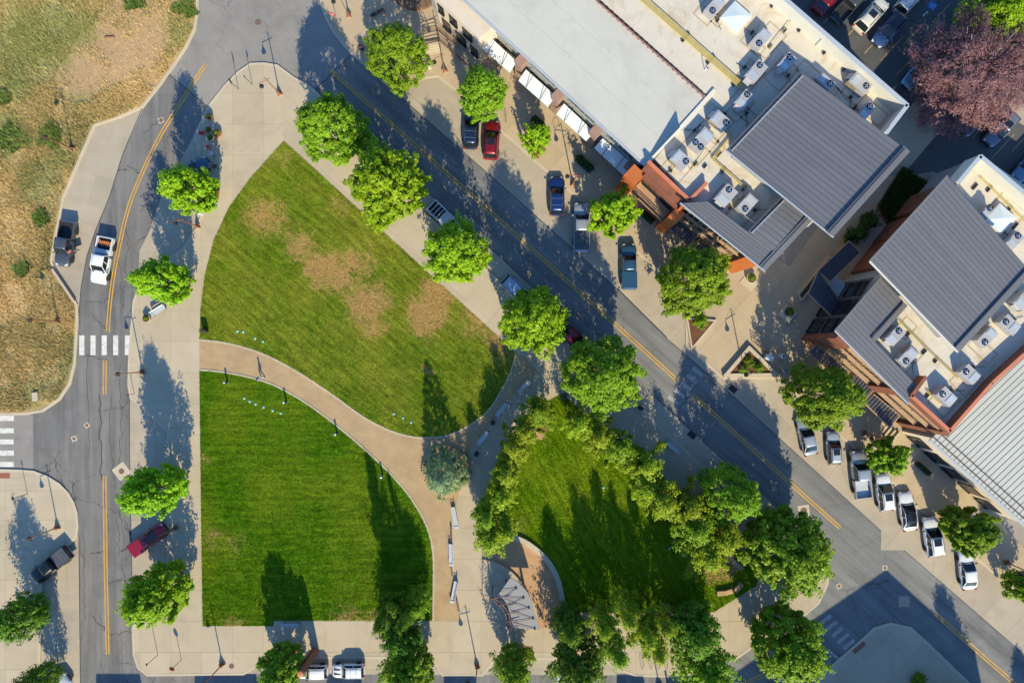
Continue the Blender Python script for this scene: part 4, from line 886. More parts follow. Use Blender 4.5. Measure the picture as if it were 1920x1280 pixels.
# ---- building and added blocks just outside the frame whose shadows fall into it
D = empty('corner_building', label='brown brick building standing below the lower right corner of the photo', cat='building')
def shadow_corner(px, py, z):
    g = P(px, py); k = z / math.tan(R(SUN_EL)); return Vector((g.x + k * math.sin(R(SUN_AZ)), g.y - k * math.cos(R(SUN_AZ)), z))
cz = 12.5
c0 = shadow_corner(1662, 1070, cz); uL = (P(1500, 1180) - P(1662, 1070)).normalized(); uR = (P(1830, 1223) - P(1662, 1070)).normalized()
MB().prism([c0, c0 + uR * 14.5, c0 + uR * 14.5 + uL * 26, c0 + uL * 26], 0).build('wall', M['stonepier'], D)
pd = [c0 + Vector((0, 0, .002)), c0 + uR * 14.5, c0 + uR * 14.5 + uL * 26, c0 + uL * 26]
MB().prism([Vector((v.x, v.y, cz + .12)) for v in pd], cz + .004).build('roof', M['roofpale'], D)
E = empty('shadow_caster_row', label='unseen building blocks added south of the bottom street for its shadow patches', cat='building')  # unseen blocks added, spaced and sized to cast the bottom street's shadow patches
for i, (x0, x1, z) in enumerate([(180, 262, 8.0), (365, 480, 7.9), (612, 675, 8.0), (832, 890, 8.0), (1156, 1205, 8.3), (1252, 1300, 8.2)]):
    l, r_ = shadow_corner(x0, 1262, z), shadow_corner(x1, 1262, z)
    MB().prism([l, r_, r_ + Vector((0, -9, 0)), l + Vector((0, -9, 0))], 0).build('shadow_caster', M['stonepier'], E)
# ---- roof equipment
BA = R(-41.5)
def ac_unit(px, py, z, L, W, rz, label, fans=1, h=1.25, hood=True, fx=.28):
    c = P(px, py, z + h); root = empty('air_conditioner', (c.x, c.y, z), rz, label, 'air conditioner', 'rooftop air conditioners')
    MB().box(-L / 2 + .05, L / 2 - .05, -W / 2 + .05, W / 2 - .05, 0, .18).build('curb', M['roofcream'], root)
    MB().box(-L / 2, L / 2, -W / 2, W / 2, .18, h).build('housing', M['acbox'], root, bev=.03)
    MB().box(-L / 2 - .03, L / 2 * .1, -W / 2 - .03, -W / 2 + .02, .3, h - .2).build('side_panel', M['acpanel'], root)
    for k in range(fans):
        fxx, fyy = L * fx, (k - (fans - 1) / 2) * .75 + (W * .12 if fans == 1 else 0)
        f = MB().lathe([(.34, 0), (.34, .07), (.30, .07), (.30, .02)], 18, (fxx, fyy, h - .01)).build('fan_housing', M['darkmetal'], root)
        bl = MB()
        for q in range(4):
            an = q * math.pi / 2; Mx = Matrix.Translation((fxx, fyy, h + .04)) @ Matrix.Rotation(an, 4, 'Z') @ Matrix.Rotation(.5, 4, 'X')
            bl.box(.04, .27, -.07, .07, -.008, .008, Mx)
        bl.lathe([(.07, 0), (.07, .05)], 8, (fxx, fyy, h + .03)); bl.build('fan_blade', M['chrome'], f)
    if hood:
        MB().hexa([(-L / 2 - .4, -W * .3, .5), (-L / 2, -W * .3, .5), (-L / 2, W * .3, .5), (-L / 2 - .4, W * .3, .5)], [(-L / 2 - .15, -W * .3, .95), (-L / 2, -W * .3, 1.1), (-L / 2, W * .3, 1.1), (-L / 2 - .15, W * .3, .95)]).build('intake_hood', M['acbox'], root)
    sgn = rnd.choice((-1, 1)); bx_ = rnd.uniform(-.3, .4) * L
    MB().box(bx_ - .18, bx_ + .18, sgn * (W / 2 + .55) - .12, sgn * (W / 2 + .55) + .12, 0, .28).build('disconnect_box', M['blackplastic'], root)
    MB().tube((bx_, sgn * W / 2, .35), (bx_, sgn * (W / 2 + .5), .2), .035, n=5).tube((bx_, sgn * (W / 2 + .5), .1), (bx_ + rnd.uniform(-1, 1), sgn * (W / 2 + 1.5), .1), .03, n=5).build('conduit', M['darkmetal'], root)
    MB().box(-L * .42, -L * .1, -W * .4, W * .4, h, h + .05).build('access_lid', M['trim'], root)
    return root
u = R(48.5)
acs = [(1341, 11, 8, 2.1, 1.2, u + math.pi, 'grey rooftop unit at the top edge beside the square skylight'), (1428, 72, 8, 2.1, 1.3, u + math.pi, 'grey rooftop unit nearest the yellow pipe run, sunlit on cream roof'), (1419, 133, 8, 2.3, 1.35, u, 'grey rooftop unit beside the lower end of the yellow pipes'),
       (1476, 116, 8, 2.0, 1.15, u, 'half shaded rooftop unit above the grey roof corner'), (1397, 186, 8, 1.9, 1.3, u, 'half shaded rooftop unit between yellow pipes and grey roof'), (1352, 226, 8, 2.0, 1.4, u + math.pi * 1.5, 'rooftop unit left of the grey roof with fan at its lower right'),
       (1277, 299, 8, 1.9, 1.5, u + math.pi * 1.5, 'rooftop unit inside the orange parapet corner'), (1362, 366, 8, 2.2, 1.5, u, 'left one of the two rooftop units behind the low grey roof'), (1402, 382, 8, 2.1, 1.3, u + math.pi, 'right one of the two rooftop units behind the low grey roof'),
       (1549, 153, 8, 1.8, 1.1, u + math.pi * 1.5, 'blue shaded rooftop unit touching the upper grey roof edge'), (1614, 156, 8, 2.3, 1.3, u + math.pi * 1.5, 'rooftop unit with a side hood beside the long white parapet'), (1626, 208, 8, 1.9, 1.0, u, 'blue shaded rooftop unit near the right parapet end')]
for a in acs: ac_unit(*a[:6], a[6], h=1.2)
ac_unit(1317, 262, 8, 2.5, 1.5, u + math.pi, 'large rooftop unit with two fans beside the white wall', fans=2)
v = R(46)
for a in [(1680, 629, 8.64, 2.0, 1.2, v, 'rooftop unit in the inner corner of the right building low roof'), (1704, 668, 8.64, 2.0, 1.2, v + math.pi, 'second rooftop unit along the right building low roof'), (1776, 743, 8.64, 1.9, 1.35, v + math.pi * .5, 'lowest rooftop unit near the bottom corner of the right building'),
          (1820, 701, 8.64, 1.9, 1.35, v + math.pi * .5, 'rooftop unit below the big grey roof tip'), (1852, 632, 8.64, 2.1, 1.2, v + math.pi, 'rooftop unit right beside the big grey roof edge'), (1895, 608, 8.64, 2.0, 1.3, v + math.pi * .5, 'rooftop unit near the right edge beside the grey roof'),
          (1921, 562, 8.64, 2.0, 1.3, v, 'rooftop unit cut by the right edge of the photo'), (1853, 396, 8.64, 1.3, .9, v, 'small rooftop unit beside the white dome on the right building'), (1904, 450, 8.64, 1.8, 1.1, v, 'rooftop unit right of the white dome')]: ac_unit(*a[:6], a[6], h=1.2)
def skylight(px, py, z, s, rz, label):
    c = P(px, py, z + .8); root = empty('skylight', (c.x, c.y, z), rz, label, 'skylight', 'rooftop skylights')
    MB().box(-s, s, -s, s, 0, .45).build('curb', M['roofwhite'], root)
    for k in range(4):
        Mx = Matrix.Rotation(k * math.pi / 2, 4, 'Z'); e = s * .97
        m_ = MB(); m_.add([Mx @ Vector(q) for q in ((-e, -e, .46), (e, -e, .46), (0, 0, .72))], [(0, 1, 2)]); m_.add([Mx @ Vector(q) for q in ((-e, -e, .452), (e, -e, .452), (0, 0, .68))], [(2, 1, 0)])
        m_.build('glazing', M['skylight'], root)
skylight(1382, 29, 8, 1.25, BA, 'square pale skylight at the top of the cream roof')
skylight(1881, 409, 8.64, 1.2, BA, 'white square skylight dome on the right building')
# gas pipes
def pipe_run(pts, z, offs, label, r=.05, sup=(), mat='gaspipe'):
    root = empty('gas_pipe', label=label, cat='pipe', group='rooftop gas pipes')
    vp = [P(a, b, z) for a, b in pts]
    for o_ in offs:
        m_ = MB()
        for a, b in zip(vp[:-1], vp[1:]):
            n_ = Vector((-(b - a).y, (b - a).x, 0)).normalized() * o_; m_.tube(a + n_, b + n_, r, n=6)
        m_.build('pipe', M[mat], root)
    for (a, b) in sup:
        c = P(a, b, z); m_ = MB(); T = Matrix.Translation(c) @ Matrix.Rotation(BA, 4, 'Z')
        w_ = max(abs(x) for x in offs) + .25
        m_.box(-.12, -.02, -w_, w_, -.25, -.06, T); m_.box(.06, .16, -w_, w_, -.25, -.06, T); m_.build('pipe_support', M['blackplastic'], root)
pipe_run([(1190, -17), (1394, 163)], 8.3, (-.36, -.2, -.04, .12, .28), 'bundle of five yellow pipes crossing the cream roof', sup=[(1286, 69), (1333, 111), (1381, 152)])
pipe_run([(1440, -5), (1570, 112), (1600, 136)], 8.25, (0,), 'single pipe along the long white parapet', r=.035, sup=[(1449, 9), (1500, 55), (1547, 97), (1584, 128)])
pipe_run([(1484, 38), (1441, 92)], 8.25, (0,), 'short branch pipe with two supports at the top right roof', r=.035, sup=[(1472, 56), (1445, 86)])
pipe_run([(1372, 255), (1336, 298), (1400, 354)], 8.25, (-.1, .08), 'yellow pipe elbow left of the big grey roof', sup=[(1348, 288), (1357, 319), (1396, 352)])
pipe_run([(1325, 281), (1296, 322), (1275, 290)], 8.25, (0,), 'thin pipe serving the unit by the orange parapet', r=.035, sup=[(1322, 311), (1305, 307)])
pipe_run([(1687, 601), (1735, 651), (1800, 712)], 8.85, (-.08, .08), 'twin pipes along the right building deck', r=.035, sup=[(1704, 625), (1734, 659), (1756, 675)])
pipe_run([(1838, 334), (1930, 424)], 8.85, (0, .15), 'yellow pipe along the right building white parapet', r=.04, sup=[(1829, 349), (1856, 353), (1894, 391), (1905, 423)])
pipe_run([(1738, 733), (1762, 755)], 8.85, (-.05, .1), 'short yellow pipe near the bottom corner unit', r=.045, sup=[(1741, 740)])
for (a, b, lab) in [(1321, 132, 'thin vent mast beside the yellow pipes'), (1530, 87, 'thin vent mast near the upper right parapet')]:
    c = P(a, b, 8); r_ = empty('vent_mast', c, 0, lab, 'vent pipe'); MB().tube((0, 0, 0), (0, 0, 1.5), .04, n=6).build('mast', M['white'], r_); MB().lathe([(.12, 0), (.1, .12), (.03, .15)], 10, (.3, .25, .05)).build('cap', M['darkmetal'], r_); MB().tube((0, 0, .1), (.3, .25, .1), .03, n=6).build('arm', M['white'], r_)
# sealant lines round the units (patches on the membrane)
sl = empty('roof_patch', label='tan sealant outlines where old units stood on the cream roof', cat='roof patch', kind='structure')
def outline(px, py, z, L, W, rz, w=.22):
    c = P(px, py, z + .012); T = Matrix.Translation(c) @ Matrix.Rotation(rz, 4, 'Z')
    pts = [T @ Vector(q) for q in ((-L / 2, -W / 2, 0), (L / 2, -W / 2, 0), (L / 2, W / 2, 0), (-L / 2, W / 2, 0))]
    m_ = MB(); m_.ribbon([(p.x, p.y) for p in pts], w, z + .004, z + .011, 0, True); m_.build('sealant_line', M['roofstain'], sl)
for q in [(1330, 18, 8, 3.0, 2.0, u), (1338, 33, 8, 1.0, 2.2, u), (1412, 84, 8, 2.6, 1.2, BA), (1440, 76, 8, 3.4, 2.4, u), (1405, 143, 8, 3.0, 2.2, u), (1384, 198, 8, 3, 2.2, u), (1342, 235, 8, 3.2, 2.6, u), (1310, 272, 8, 3.6, 2.8, u), (1338, 275, 8, 1.4, 2.2, u), (1465, 138, 8, 3.2, 2.2, u), (1400, 215, 8, 1.2, 3.0, u), (1520, 138, 8, 1.4, 3.0, u), (1580, 190, 8, 1.3, 3.2, u), (1545, 175, 8, 2.8, 2, u), (1605, 170, 8, 2.8, 2.2, u), (1643, 215, 8, 1.6, 2.0, u), (1270, 312, 8, 2.6, 2.6, u), (1354, 378, 8, 3, 2.3, u), (1392, 398, 8, 3, 2.2, u),
          (1698, 615, 8.64, 2, 1.6, v), (1700, 672, 8.64, 2.8, 2, v), (1770, 752, 8.64, 2.6, 2.4, v), (1812, 712, 8.64, 2.8, 2.4, v), (1842, 655, 8.64, 1.5, 3.0, v), (1885, 400, 8.64, 3.4, 3.2, BA)]: outline(*q)
# ---------------------------------------------------------------- trees
def limbs(h, r, seed, n=7, t0=.14, lean=.5, base=.25):
    rs = random.Random(seed); mb = MB()
    seg = 6; prev = Vector((0, 0, -.1)); pr = t0; nodes = []
    for i in range(1, seg + 1):
        z = h * .86 * i / seg; q = Vector((rs.uniform(-.08, .08) * i * .5, rs.uniform(-.08, .08) * i * .5, z)); rr = t0 * (1 - .85 * i / seg)
        mb.tube(prev, q, pr, rr, 7); nodes.append((q, rr)); prev, pr = q, rr
    for k in range(n):
        f = base + (.8 - base) * k / n; z = h * .86 * f; a = k * 2.4 + rs.uniform(-.3, .3); q0 = Vector((0, 0, z))
        L = r * (.95 - .45 * f) * rs.uniform(.8, 1.05); q1 = q0 + Vector((math.cos(a) * L * .55, math.sin(a) * L * .55, L * .5)); q2 = q1 + Vector((math.cos(a + .2) * L * .4, math.sin(a + .2) * L * .4, L * .5))
        mb.tube(q0, q1, t0 * .45 * (1 - f * .5), t0 * .26, 5); mb.tube(q1, q2, t0 * .26, t0 * .07, 5)
        q3 = q1 + Vector((math.cos(a - .8) * L * .3, math.sin(a - .8) * L * .3, L * .3)); mb.tube(q1, q3, t0 * .18, t0 * .05, 4)
    return mb
def crown(kind, seed, n_leaf=15000):
    rs = np.random.RandomState(seed)
    K = dict(maple=(10.6, 3.9, 1.7, 360, .47, .15), linden=(11., 4.4, 1.9, 350, .56, .135), tall=(9.8, 3.3, 1.5, 230, .46, .15), young=(5.6, 2.4, 1.3, 110, .34, .13), aspen=(9.0, 2.7, 1.8, 95, .50, .115), spruce=(8.4, 2.75, .25, 420, .26, .085), purple=(8.2, 5.8, 2.0, 520, .62, .12), shrub=(1.6, 1.3, .1, 26, .4, .10), dark=(9.5, 3.6, 1.6, 260, .50, .14))[kind]
    h, r, zb, nc, cr, ls = K
    t = rs.rand(nc)
    if kind == 'spruce': prof = lambda t: (1 - t) ** .8 * .98 + .02
    elif kind in ('tall', 'aspen', 'young', 'dark'): prof = lambda t: np.clip(np.sin(np.pi * np.clip(t * .80 + .17, 0, 1)) ** .65, .06, 1) * (1 - .35 * t)
    elif kind in ('purple',): prof = lambda t: np.sin(np.pi * np.clip(t * .72 + .2, 0, 1)) ** .6
    else: prof = lambda t: np.clip(np.sin(np.pi * np.clip(t * .80 + .17, 0, 1)) ** .62, .06, 1) * (1 - .22 * t)
    t = np.where(rs.rand(nc) < .25, t, 1 - (1 - t) ** 1.0) if kind != 'spruce' else 1 - np.sqrt(rs.rand(nc))
    a = np.arange(nc) * 2.39996 + rs.uniform(-.4, .4, nc)
    q = np.where(rs.rand(nc) < .74, rs.uniform(.80, 1.12, nc), rs.uniform(.25, .8, nc)) if kind not in ('aspen', 'young', 'dark') else rs.uniform(.1, 1.2, nc) ** .6
    lb = 1.0 if kind in ('aspen', 'young', 'dark') else .75; lob = 1 + lb * (.09 * np.sin(3 * a + seed + 3 * t) + .09 * np.sin(5 * a + 2.1 * seed - 4 * t) + .07 * np.sin(8 * a + 9 * t)) + rs.uniform(-.08, .08, nc)
    rad = np.maximum(r * prof(t) * lob - cr * .8, 0) * q
    C = np.stack([rad * np.cos(a), rad * np.sin(a), zb + (h - zb) * t], 1)
    per = n_leaf // nc; N_ = per * nc
    ci = np.repeat(np.arange(nc), per)
    d = rs.normal(size=(N_, 3)); d /= np.linalg.norm(d, axis=1, keepdims=True)
    outw = np.stack([np.cos(a), np.sin(a), np.full(nc, .55 if kind in ('spruce', 'purple', 'shrub') else 1.15)], 1); outw /= np.linalg.norm(outw, axis=1, keepdims=True)
    csz = cr * rs.uniform(.55, 1.35, nc)
    rr = rs.rand(N_) ** .4
    off = d * rr[:, None] * csz[ci][:, None]
    # stretch the clump outwards to a tuft
    along = (off * outw[ci]).sum(1, keepdims=True); off += outw[ci] * along * (1.1 if kind not in ('linden', 'spruce') else .25)
    if kind in ('spruce', 'purple', 'shrub'): off[:, 2] *= .8
    else: off[:, :2] *= .78; off[:, 2] *= 1.35
    Pn = C[ci] + off
    nrm = d * .8 + np.array([0, 0, .75]) + outw[ci] * .35 + rs.normal(size=(N_, 3)) * .35
    nrm /= np.linalg.norm(nrm, axis=1, keepdims=True)
    if kind == 'spruce' or kind == 'purple':
        tan = outw[ci] + rs.normal(size=(N_, 3)) * .45
    else: tan = rs.normal(size=(N_, 3)) + outw[ci] * .5
    tan -= nrm * (tan * nrm).sum(1, keepdims=True); tan /= np.linalg.norm(tan, axis=1, keepdims=True)
    bi = np.cross(nrm, tan)
    L = ls * rs.uniform(.7, 1.35, N_)[:, None]; W = L * (.62 if kind not in ('spruce', 'purple') else .28)
    if kind in ('spruce', 'purple'): L = L * 1.5
    V = np.stack([Pn - tan * L, Pn + bi * W + nrm * W * .25, Pn + tan * L, Pn - bi * W + nrm * W * .25], 1).reshape(-1, 3)
    me = bpy.data.meshes.new('leaves_' + kind)
    me.vertices.add(len(V)); me.vertices.foreach_set('co', V.ravel())
    me.loops.add(N_ * 4); me.loops.foreach_set('vertex_index', np.arange(N_ * 4, dtype=np.int32))
    me.polygons.add(N_); me.polygons.foreach_set('loop_start', np.arange(0, N_ * 4, 4, dtype=np.int32)); me.polygons.foreach_set('loop_total', np.full(N_, 4, dtype=np.int32))
    me.update(calc_edges=True); me.validate(); return me, K
TM = {}
def tree_meshes(kind, var, leaf, n):
    key = (kind, var, leaf)
    if key not in TM:
        me, K = crown(kind, 11 + var * 7 + len(kind), n); me.materials.append(M[leaf])
        br = limbs(K[0], K[1], var + 3, {'aspen': 6, 'purple': 22}.get(kind, 9), t0={'young': .06, 'aspen': .09, 'shrub': .04, 'purple': .2}.get(kind, .14)).mesh('bark_mesh', M['barkpale' if kind in ('aspen', 'purple') else 'bark'])
        TM[key] = (me, br, K)
    return TM[key]
def tree(px, py, rpx, h, kind, leaf, label, group=None, var=0, n=15000, name='street_tree', cat='tree', zc=None, ground=False, rz=None):
    """px,py = middle of the crown as pictured; the trunk stands where a crown of this height would be seen there"""
    me, br, K = tree_meshes(kind, var, leaf, n)
    c = P(px, py, 0 if ground else (h * .55 if zc is None else zc))
    root = empty(name, (c.x, c.y, .05), rnd.uniform(0, 6.28) if rz is None else rz, label, cat, group)
    rm = rpx / 15.5 * {'aspen': 1.32, 'young': 1.06, 'spruce': 1.12, 'purple': 1.1}.get(kind, .95); sx = rm / K[1]; sz = h / K[0]; root.scale = (sx, sx * rnd.uniform(.95, 1.05), sz)
    link('crown', me, None, root); link('trunk', br, None, root)
    return root
g1_ = 'street trees along the diagonal street'; g2_ = 'street trees beside the left road'
T = [
 (620, 242, 69, 10.6, 'linden', 'leaf_mid', 'rounded mid green street tree at the top corner of the upper lawn', g1_, 0, 22000),
 (727, 346, 72, 12.0, 'maple', 'leaf_bright', 'big bright green tree second along the upper lawn edge', g1_, 0, 18000),
 (856, 474, 62, 11.8, 'maple', 'leaf_bright', 'compact bright green tree halfway along the upper lawn edge', g1_, 1, 16000),
 (1001, 603, 66, 12.3, 'maple', 'leaf_bright', 'bright green tree at the right tip of the upper lawn', g1_, 2, 16000),
 (1130, 703, 80, 12.3, 'linden', 'leaf_mid', 'broad mid green tree between the diagonal street and aspen lawn', g1_, 1, 22000),
 (745, 104, 60, 10.6, 'linden', 'leaf_mid', 'green tree across the street beside the railing and steps', g1_, 2, 19000),
 (903, 176, 47, 8.8, 'maple', 'leaf_mid', 'small green tree in front of the first awning above the red car', g1_, 0, 14000),
 (1004, 260, 31, 5.6, 'young', 'leaf_bright', 'small sparse yellow green tree in a red brown pit before the awnings', g1_, 0, 6500),
 (1150, 400, 48, 8.4, 'young', 'leaf_bright', 'loose bright green tree beside the grey pickup', g1_, 1, 9500),
 (1303, 523, 73, 11.8, 'linden', 'leaf_mid', 'large green tree before the low grey roof beside the round pot', g1_, 0, 21000),
 (1545, 743, 66, 11.2, 'linden', 'leaf_mid', 'green tree in front of the rust office facade', g1_, 1, 20000),
 (352, 353, 48, 9.4, 'tall', 'leaf_bright', 'bright green tree topmost of those beside the left road', g2_, 0, 13000),
 (303, 527, 49, 10.0, 'tall', 'leaf_bright', 'bright green tree above the white bench beside the left road', g2_, 1, 13000),
 (286, 921, 52, 10.4, 'tall', 'leaf_bright', 'tall tree just above the red pickup in the parking bay', g2_, 2, 14000),
 (290, 1117, 57, 10.4, 'tall', 'leaf_bright', 'tree just below the red pickup in the parking bay', g2_, 0, 15000),
 (30, 1160, 46, 8.2, 'dark', 'leaf_dark', 'dark green tree cut by the lower left edge beside the black pickup', None, 0, 13000),
 (62, 1282, 36, 8.0, 'dark', 'leaf_dark', 'dark tree cut by the bottom edge left of the long yellow line', None, 1, 12000),
 (527, 1258, 50, 7.8, 'tall', 'leaf_mid', 'tree at the bottom edge beside the leaning rusty column', None, 1, 14000),
 (726, 1145, 20, 10.8, 'aspen', 'leaf_dark', 'dark green tree topmost in the clump right of the striped hatchback', 'dark trees clumped at the bottom of the lower lawn', 1, 15000),
 (783, 1128, 33, 6.4, 'dark', 'leaf_mid', 'loose paler tree on the right of the dark clump by the gravel path', 'dark trees clumped at the bottom of the lower lawn', 1, 9000),
 (762, 1150, 15, 9.6, 'aspen', 'leaf_dark', 'slim dark tree between the two topmost trees of the dark clump', 'dark trees clumped at the bottom of the lower lawn', 2, 9000),
 (752, 1195, 46, 7.4, 'dark', 'leaf_dark', 'middle tree of the dark clump over the bottom walk', 'dark trees clumped at the bottom of the lower lawn', 0, 15000),
 (765, 1255, 52, 9.0, 'tall', 'leaf_mid', 'lowest tree of the dark clump, at the bottom edge', 'dark trees clumped at the bottom of the lower lawn', 2, 15000),
 (963, 1250, 46, 7.6, 'dark', 'leaf_mid', 'tree at the bottom edge below the grey stage canopy', None, 2, 13000),
 (1085, 1250, 60, 9.0, 'dark', 'leaf_dark', 'large dark tree at the bottom edge beside a hidden white car', None, 0, 17000),
 (1068, 1172, 38, 8.0, 'dark', 'leaf_dark', 'dark tree right beside the end of the curved terrace wall', None, 1, 12000),
 (1300, 1180, 55, 9.6, 'dark', 'leaf_dark', 'dark tree at the lower right end of the aspen lawn', None, 2, 15000),
 (1322, 1252, 66, 9.8, 'dark', 'leaf_mid', 'large dark tree at the bottom edge before the right side street', None, 1, 18000),
 (1478, 1209, 70, 10.4, 'maple', 'leaf_mid', 'round full tree beside the shaded corner crosswalk', None, 1, 20000),
 (1476, 1034, 80, 11.4, 'maple', 'leaf_mid', 'largest round tree at the corner where the two streets meet', None, 2, 22000),
 (1372, 926, 56, 10.6, 'linden', 'leaf_mid', 'green tree at the right of the aspens by the diagonal street', None, 2, 16000),
 (1665, 853, 38, 6.2, 'young', 'leaf_mid', 'small tree between the silver pickup and the hall', 'small trees above the row of white cars', 2, 8500),
 (1812, 994, 50, 7.4, 'young', 'leaf_mid', 'spreading tree above the lowest white car', 'small trees above the row of white cars', 0, 10500),
 (1922, 1102, 36, 6.4, 'young', 'leaf_mid', 'tree cut by the right edge below the hall', 'small trees above the row of white cars', 1, 8000),
 (1868, 32, 70, 9.0, 'linden', 'leaf_bright', 'bright green tree in the top right corner of the parking lot', None, 0, 19000),
 (1818, 142, 92, 8.4, 'purple', 'leaf_purple', 'broad purple leaved tree over the parking lot island', None, 0, 36000),
 (1905, 105, 62, 8.0, 'purple', 'leaf_purple', 'second purple leaved tree cut by the right edge', None, 1, 22000),
 (836, 886, 42, 9.4, 'spruce', 'leaf_spruce', 'blue spruce inside a ring of sandstone blocks on the gravel path', None, 0, 20000),
]
for t_ in T:
    nm = 'blue_spruce' if t_[4] == 'spruce' else 'purple_plum_tree' if t_[4] == 'purple' else 'street_tree'
    tree(*t_[:10], name=nm, zc=(2.6 if t_[4] == 'spruce' else None))
asp = [(1012, 772, 28, 7, 'aspen at the upper left of the bright lawn, beside the tan boulders'), (985, 805, 26, 7.6, 'aspen left of the tan boulder slab'), (962, 838, 28, 8, 'aspen third down the left side of the bright lawn'), (950, 885, 27, 8, 'aspen halfway down the left side of the bright lawn'), (940, 925, 27, 8, 'aspen right of the blue spruce across the walk'), (915, 962, 27, 8.2, 'aspen just above the terrace on the left'), (918, 1003, 30, 8, 'yellow green aspen overhanging the terrace corner'), (948, 990, 24, 7.4, 'aspen right of the terrace corner tree'),
       (1085, 792, 28, 7.8, 'aspen below the broad green tree, start of the diagonal row'), (1120, 815, 28, 8, 'second aspen of the diagonal row'), (1160, 838, 32, 8.2, 'third aspen of the diagonal row'), (1205, 868, 34, 8.4, 'aspen in the middle of the diagonal row'), (1205, 912, 26, 7.5, 'aspen standing inside the diagonal row'), (1240, 935, 34, 8.6, 'aspen behind the middle of the diagonal row'), (1285, 945, 33, 8.4, 'aspen beside the paved gap in the diagonal row'), (1300, 985, 36, 8.5, 'aspen above the sandstone blocks at the right'), (1350, 1000, 33, 8.2, 'aspen nearest the upper sandstone blocks'), (1322, 1035, 36, 8.0, 'lowest aspen of the diagonal row'),
       (1128, 1160, 33, 9.0, 'left aspen of the bottom row'), (1172, 1140, 34, 9.4, 'second aspen of the bottom row'), (1150, 1205, 38, 9.6, 'aspen standing low in the bottom row beside the dark tree'), (1205, 1175, 34, 9.4, 'aspen in the middle of the bottom row'), (1238, 1160, 32, 8.8, 'right aspen of the bottom row'), (1225, 1205, 33, 8.6, 'aspen over the bicycle racks at the bottom')]
for i, (x, y, r, h, lab) in enumerate(asp):
    tree(x, y, r * (.74 if i > 17 else 1), h * (1.02 if i > 17 else .94), 'aspen', 'leaf_aspen' if i % 5 else 'leaf_mid', lab, 'aspens around the bright lawn', i % 3, 7500, name='aspen_tree')
# trees beyond the frame whose shadows reach into it
for i, (sx_, sy_, h, lab) in enumerate([(1765, 1112, 9.0, 'tree below the lower right corner, its shadow over the yellow line'), (1908, 1228, 9.0, 'tree right of the lower right corner of the photo')]):
    g = shadow_corner(sx_, sy_, h); me, br, K = tree_meshes('tall', i, 'leaf_bright', 13000 if i != 1 else 13000)
    root = empty('street_tree', (g.x, g.y, .05), 1.2 * i, lab, 'tree', 'street trees beyond the frame'); root.scale = (.72, .72, h / K[0]); link('crown', me, None, root); link('trunk', br, None, root)
# shrubs and beds
def bush(px, py, r, h, leaf, label, cat='shrub', name='shrub', n=1500, var=0, rz=0, z=0.1, group=None, sy=1):
    me, br, K = tree_meshes('shrub', var, leaf, 2600); c = P(px, py, h * .5 + z)
    root = empty(name, (c.x, c.y, z), rz, label, cat, group); s = r / 15.5 / K[1]; root.scale = (s, s * sy, h / K[0]); link('foliage', me, None, root); link('stem', br, None, root)
    return root
bush(1632, 415, 22, 2.8, 'leaf_hedge', 'dark conifer shrub between the two grey roofed buildings', n=3000, rz=R(45), sy=.7)
bush(1608, 440, 24, 2.6, 'leaf_hedge', 'dark spreading shrub beside the courtyard wall', var=1, rz=R(45), sy=.7)
bush(1725, 1277, 14, 1.6, 'leaf_mid', 'round shrub in a planter at the bottom edge of the shaded corner')
bush(1842, 1008, 15, 1.6, 'leaf_dark', 'dark hedge tuft right of the spreading tree')
# tree pits
def pit(px, py, s, rz, label, mat='brickpit'):
    c = P(px, py); root = empty('tree_pit', (c.x, c.y, .13), rz, label, 'tree pit', 'red brown tree pits in the pavement')
    MB().box(-s, s, -s, s, -.05, .012).build('mulch_bed', M[mat], root)
    MB().ribbon([(-s, -s), (s, -s), (s, s), (-s, s)], .08, -.05, .03, 0, True).build('steel_edge', M['rustmetal'], root)
for a in [(400, 362, .75, R(-8), 'tree pit by the topmost left road tree'), (346, 530, .8, R(-8), 'tree pit right of the tree above the bench'), (333, 893, .72, 0, 'tree pit between bay and walk above the red pickup'), (333, 1066, .72, 0, 'tree pit between bay and walk below the red pickup'), (545, 1216, .7, 0, 'tree pit beside the rusty column'), (1008, 282, .72, R(45), 'tree pit of the small yellow green tree'), (1888, 1083, .7, R(45), 'tree pit near the lower right edge'), (988, 1222, .7, 0, 'tree pit below the stage')]: pit(*a)
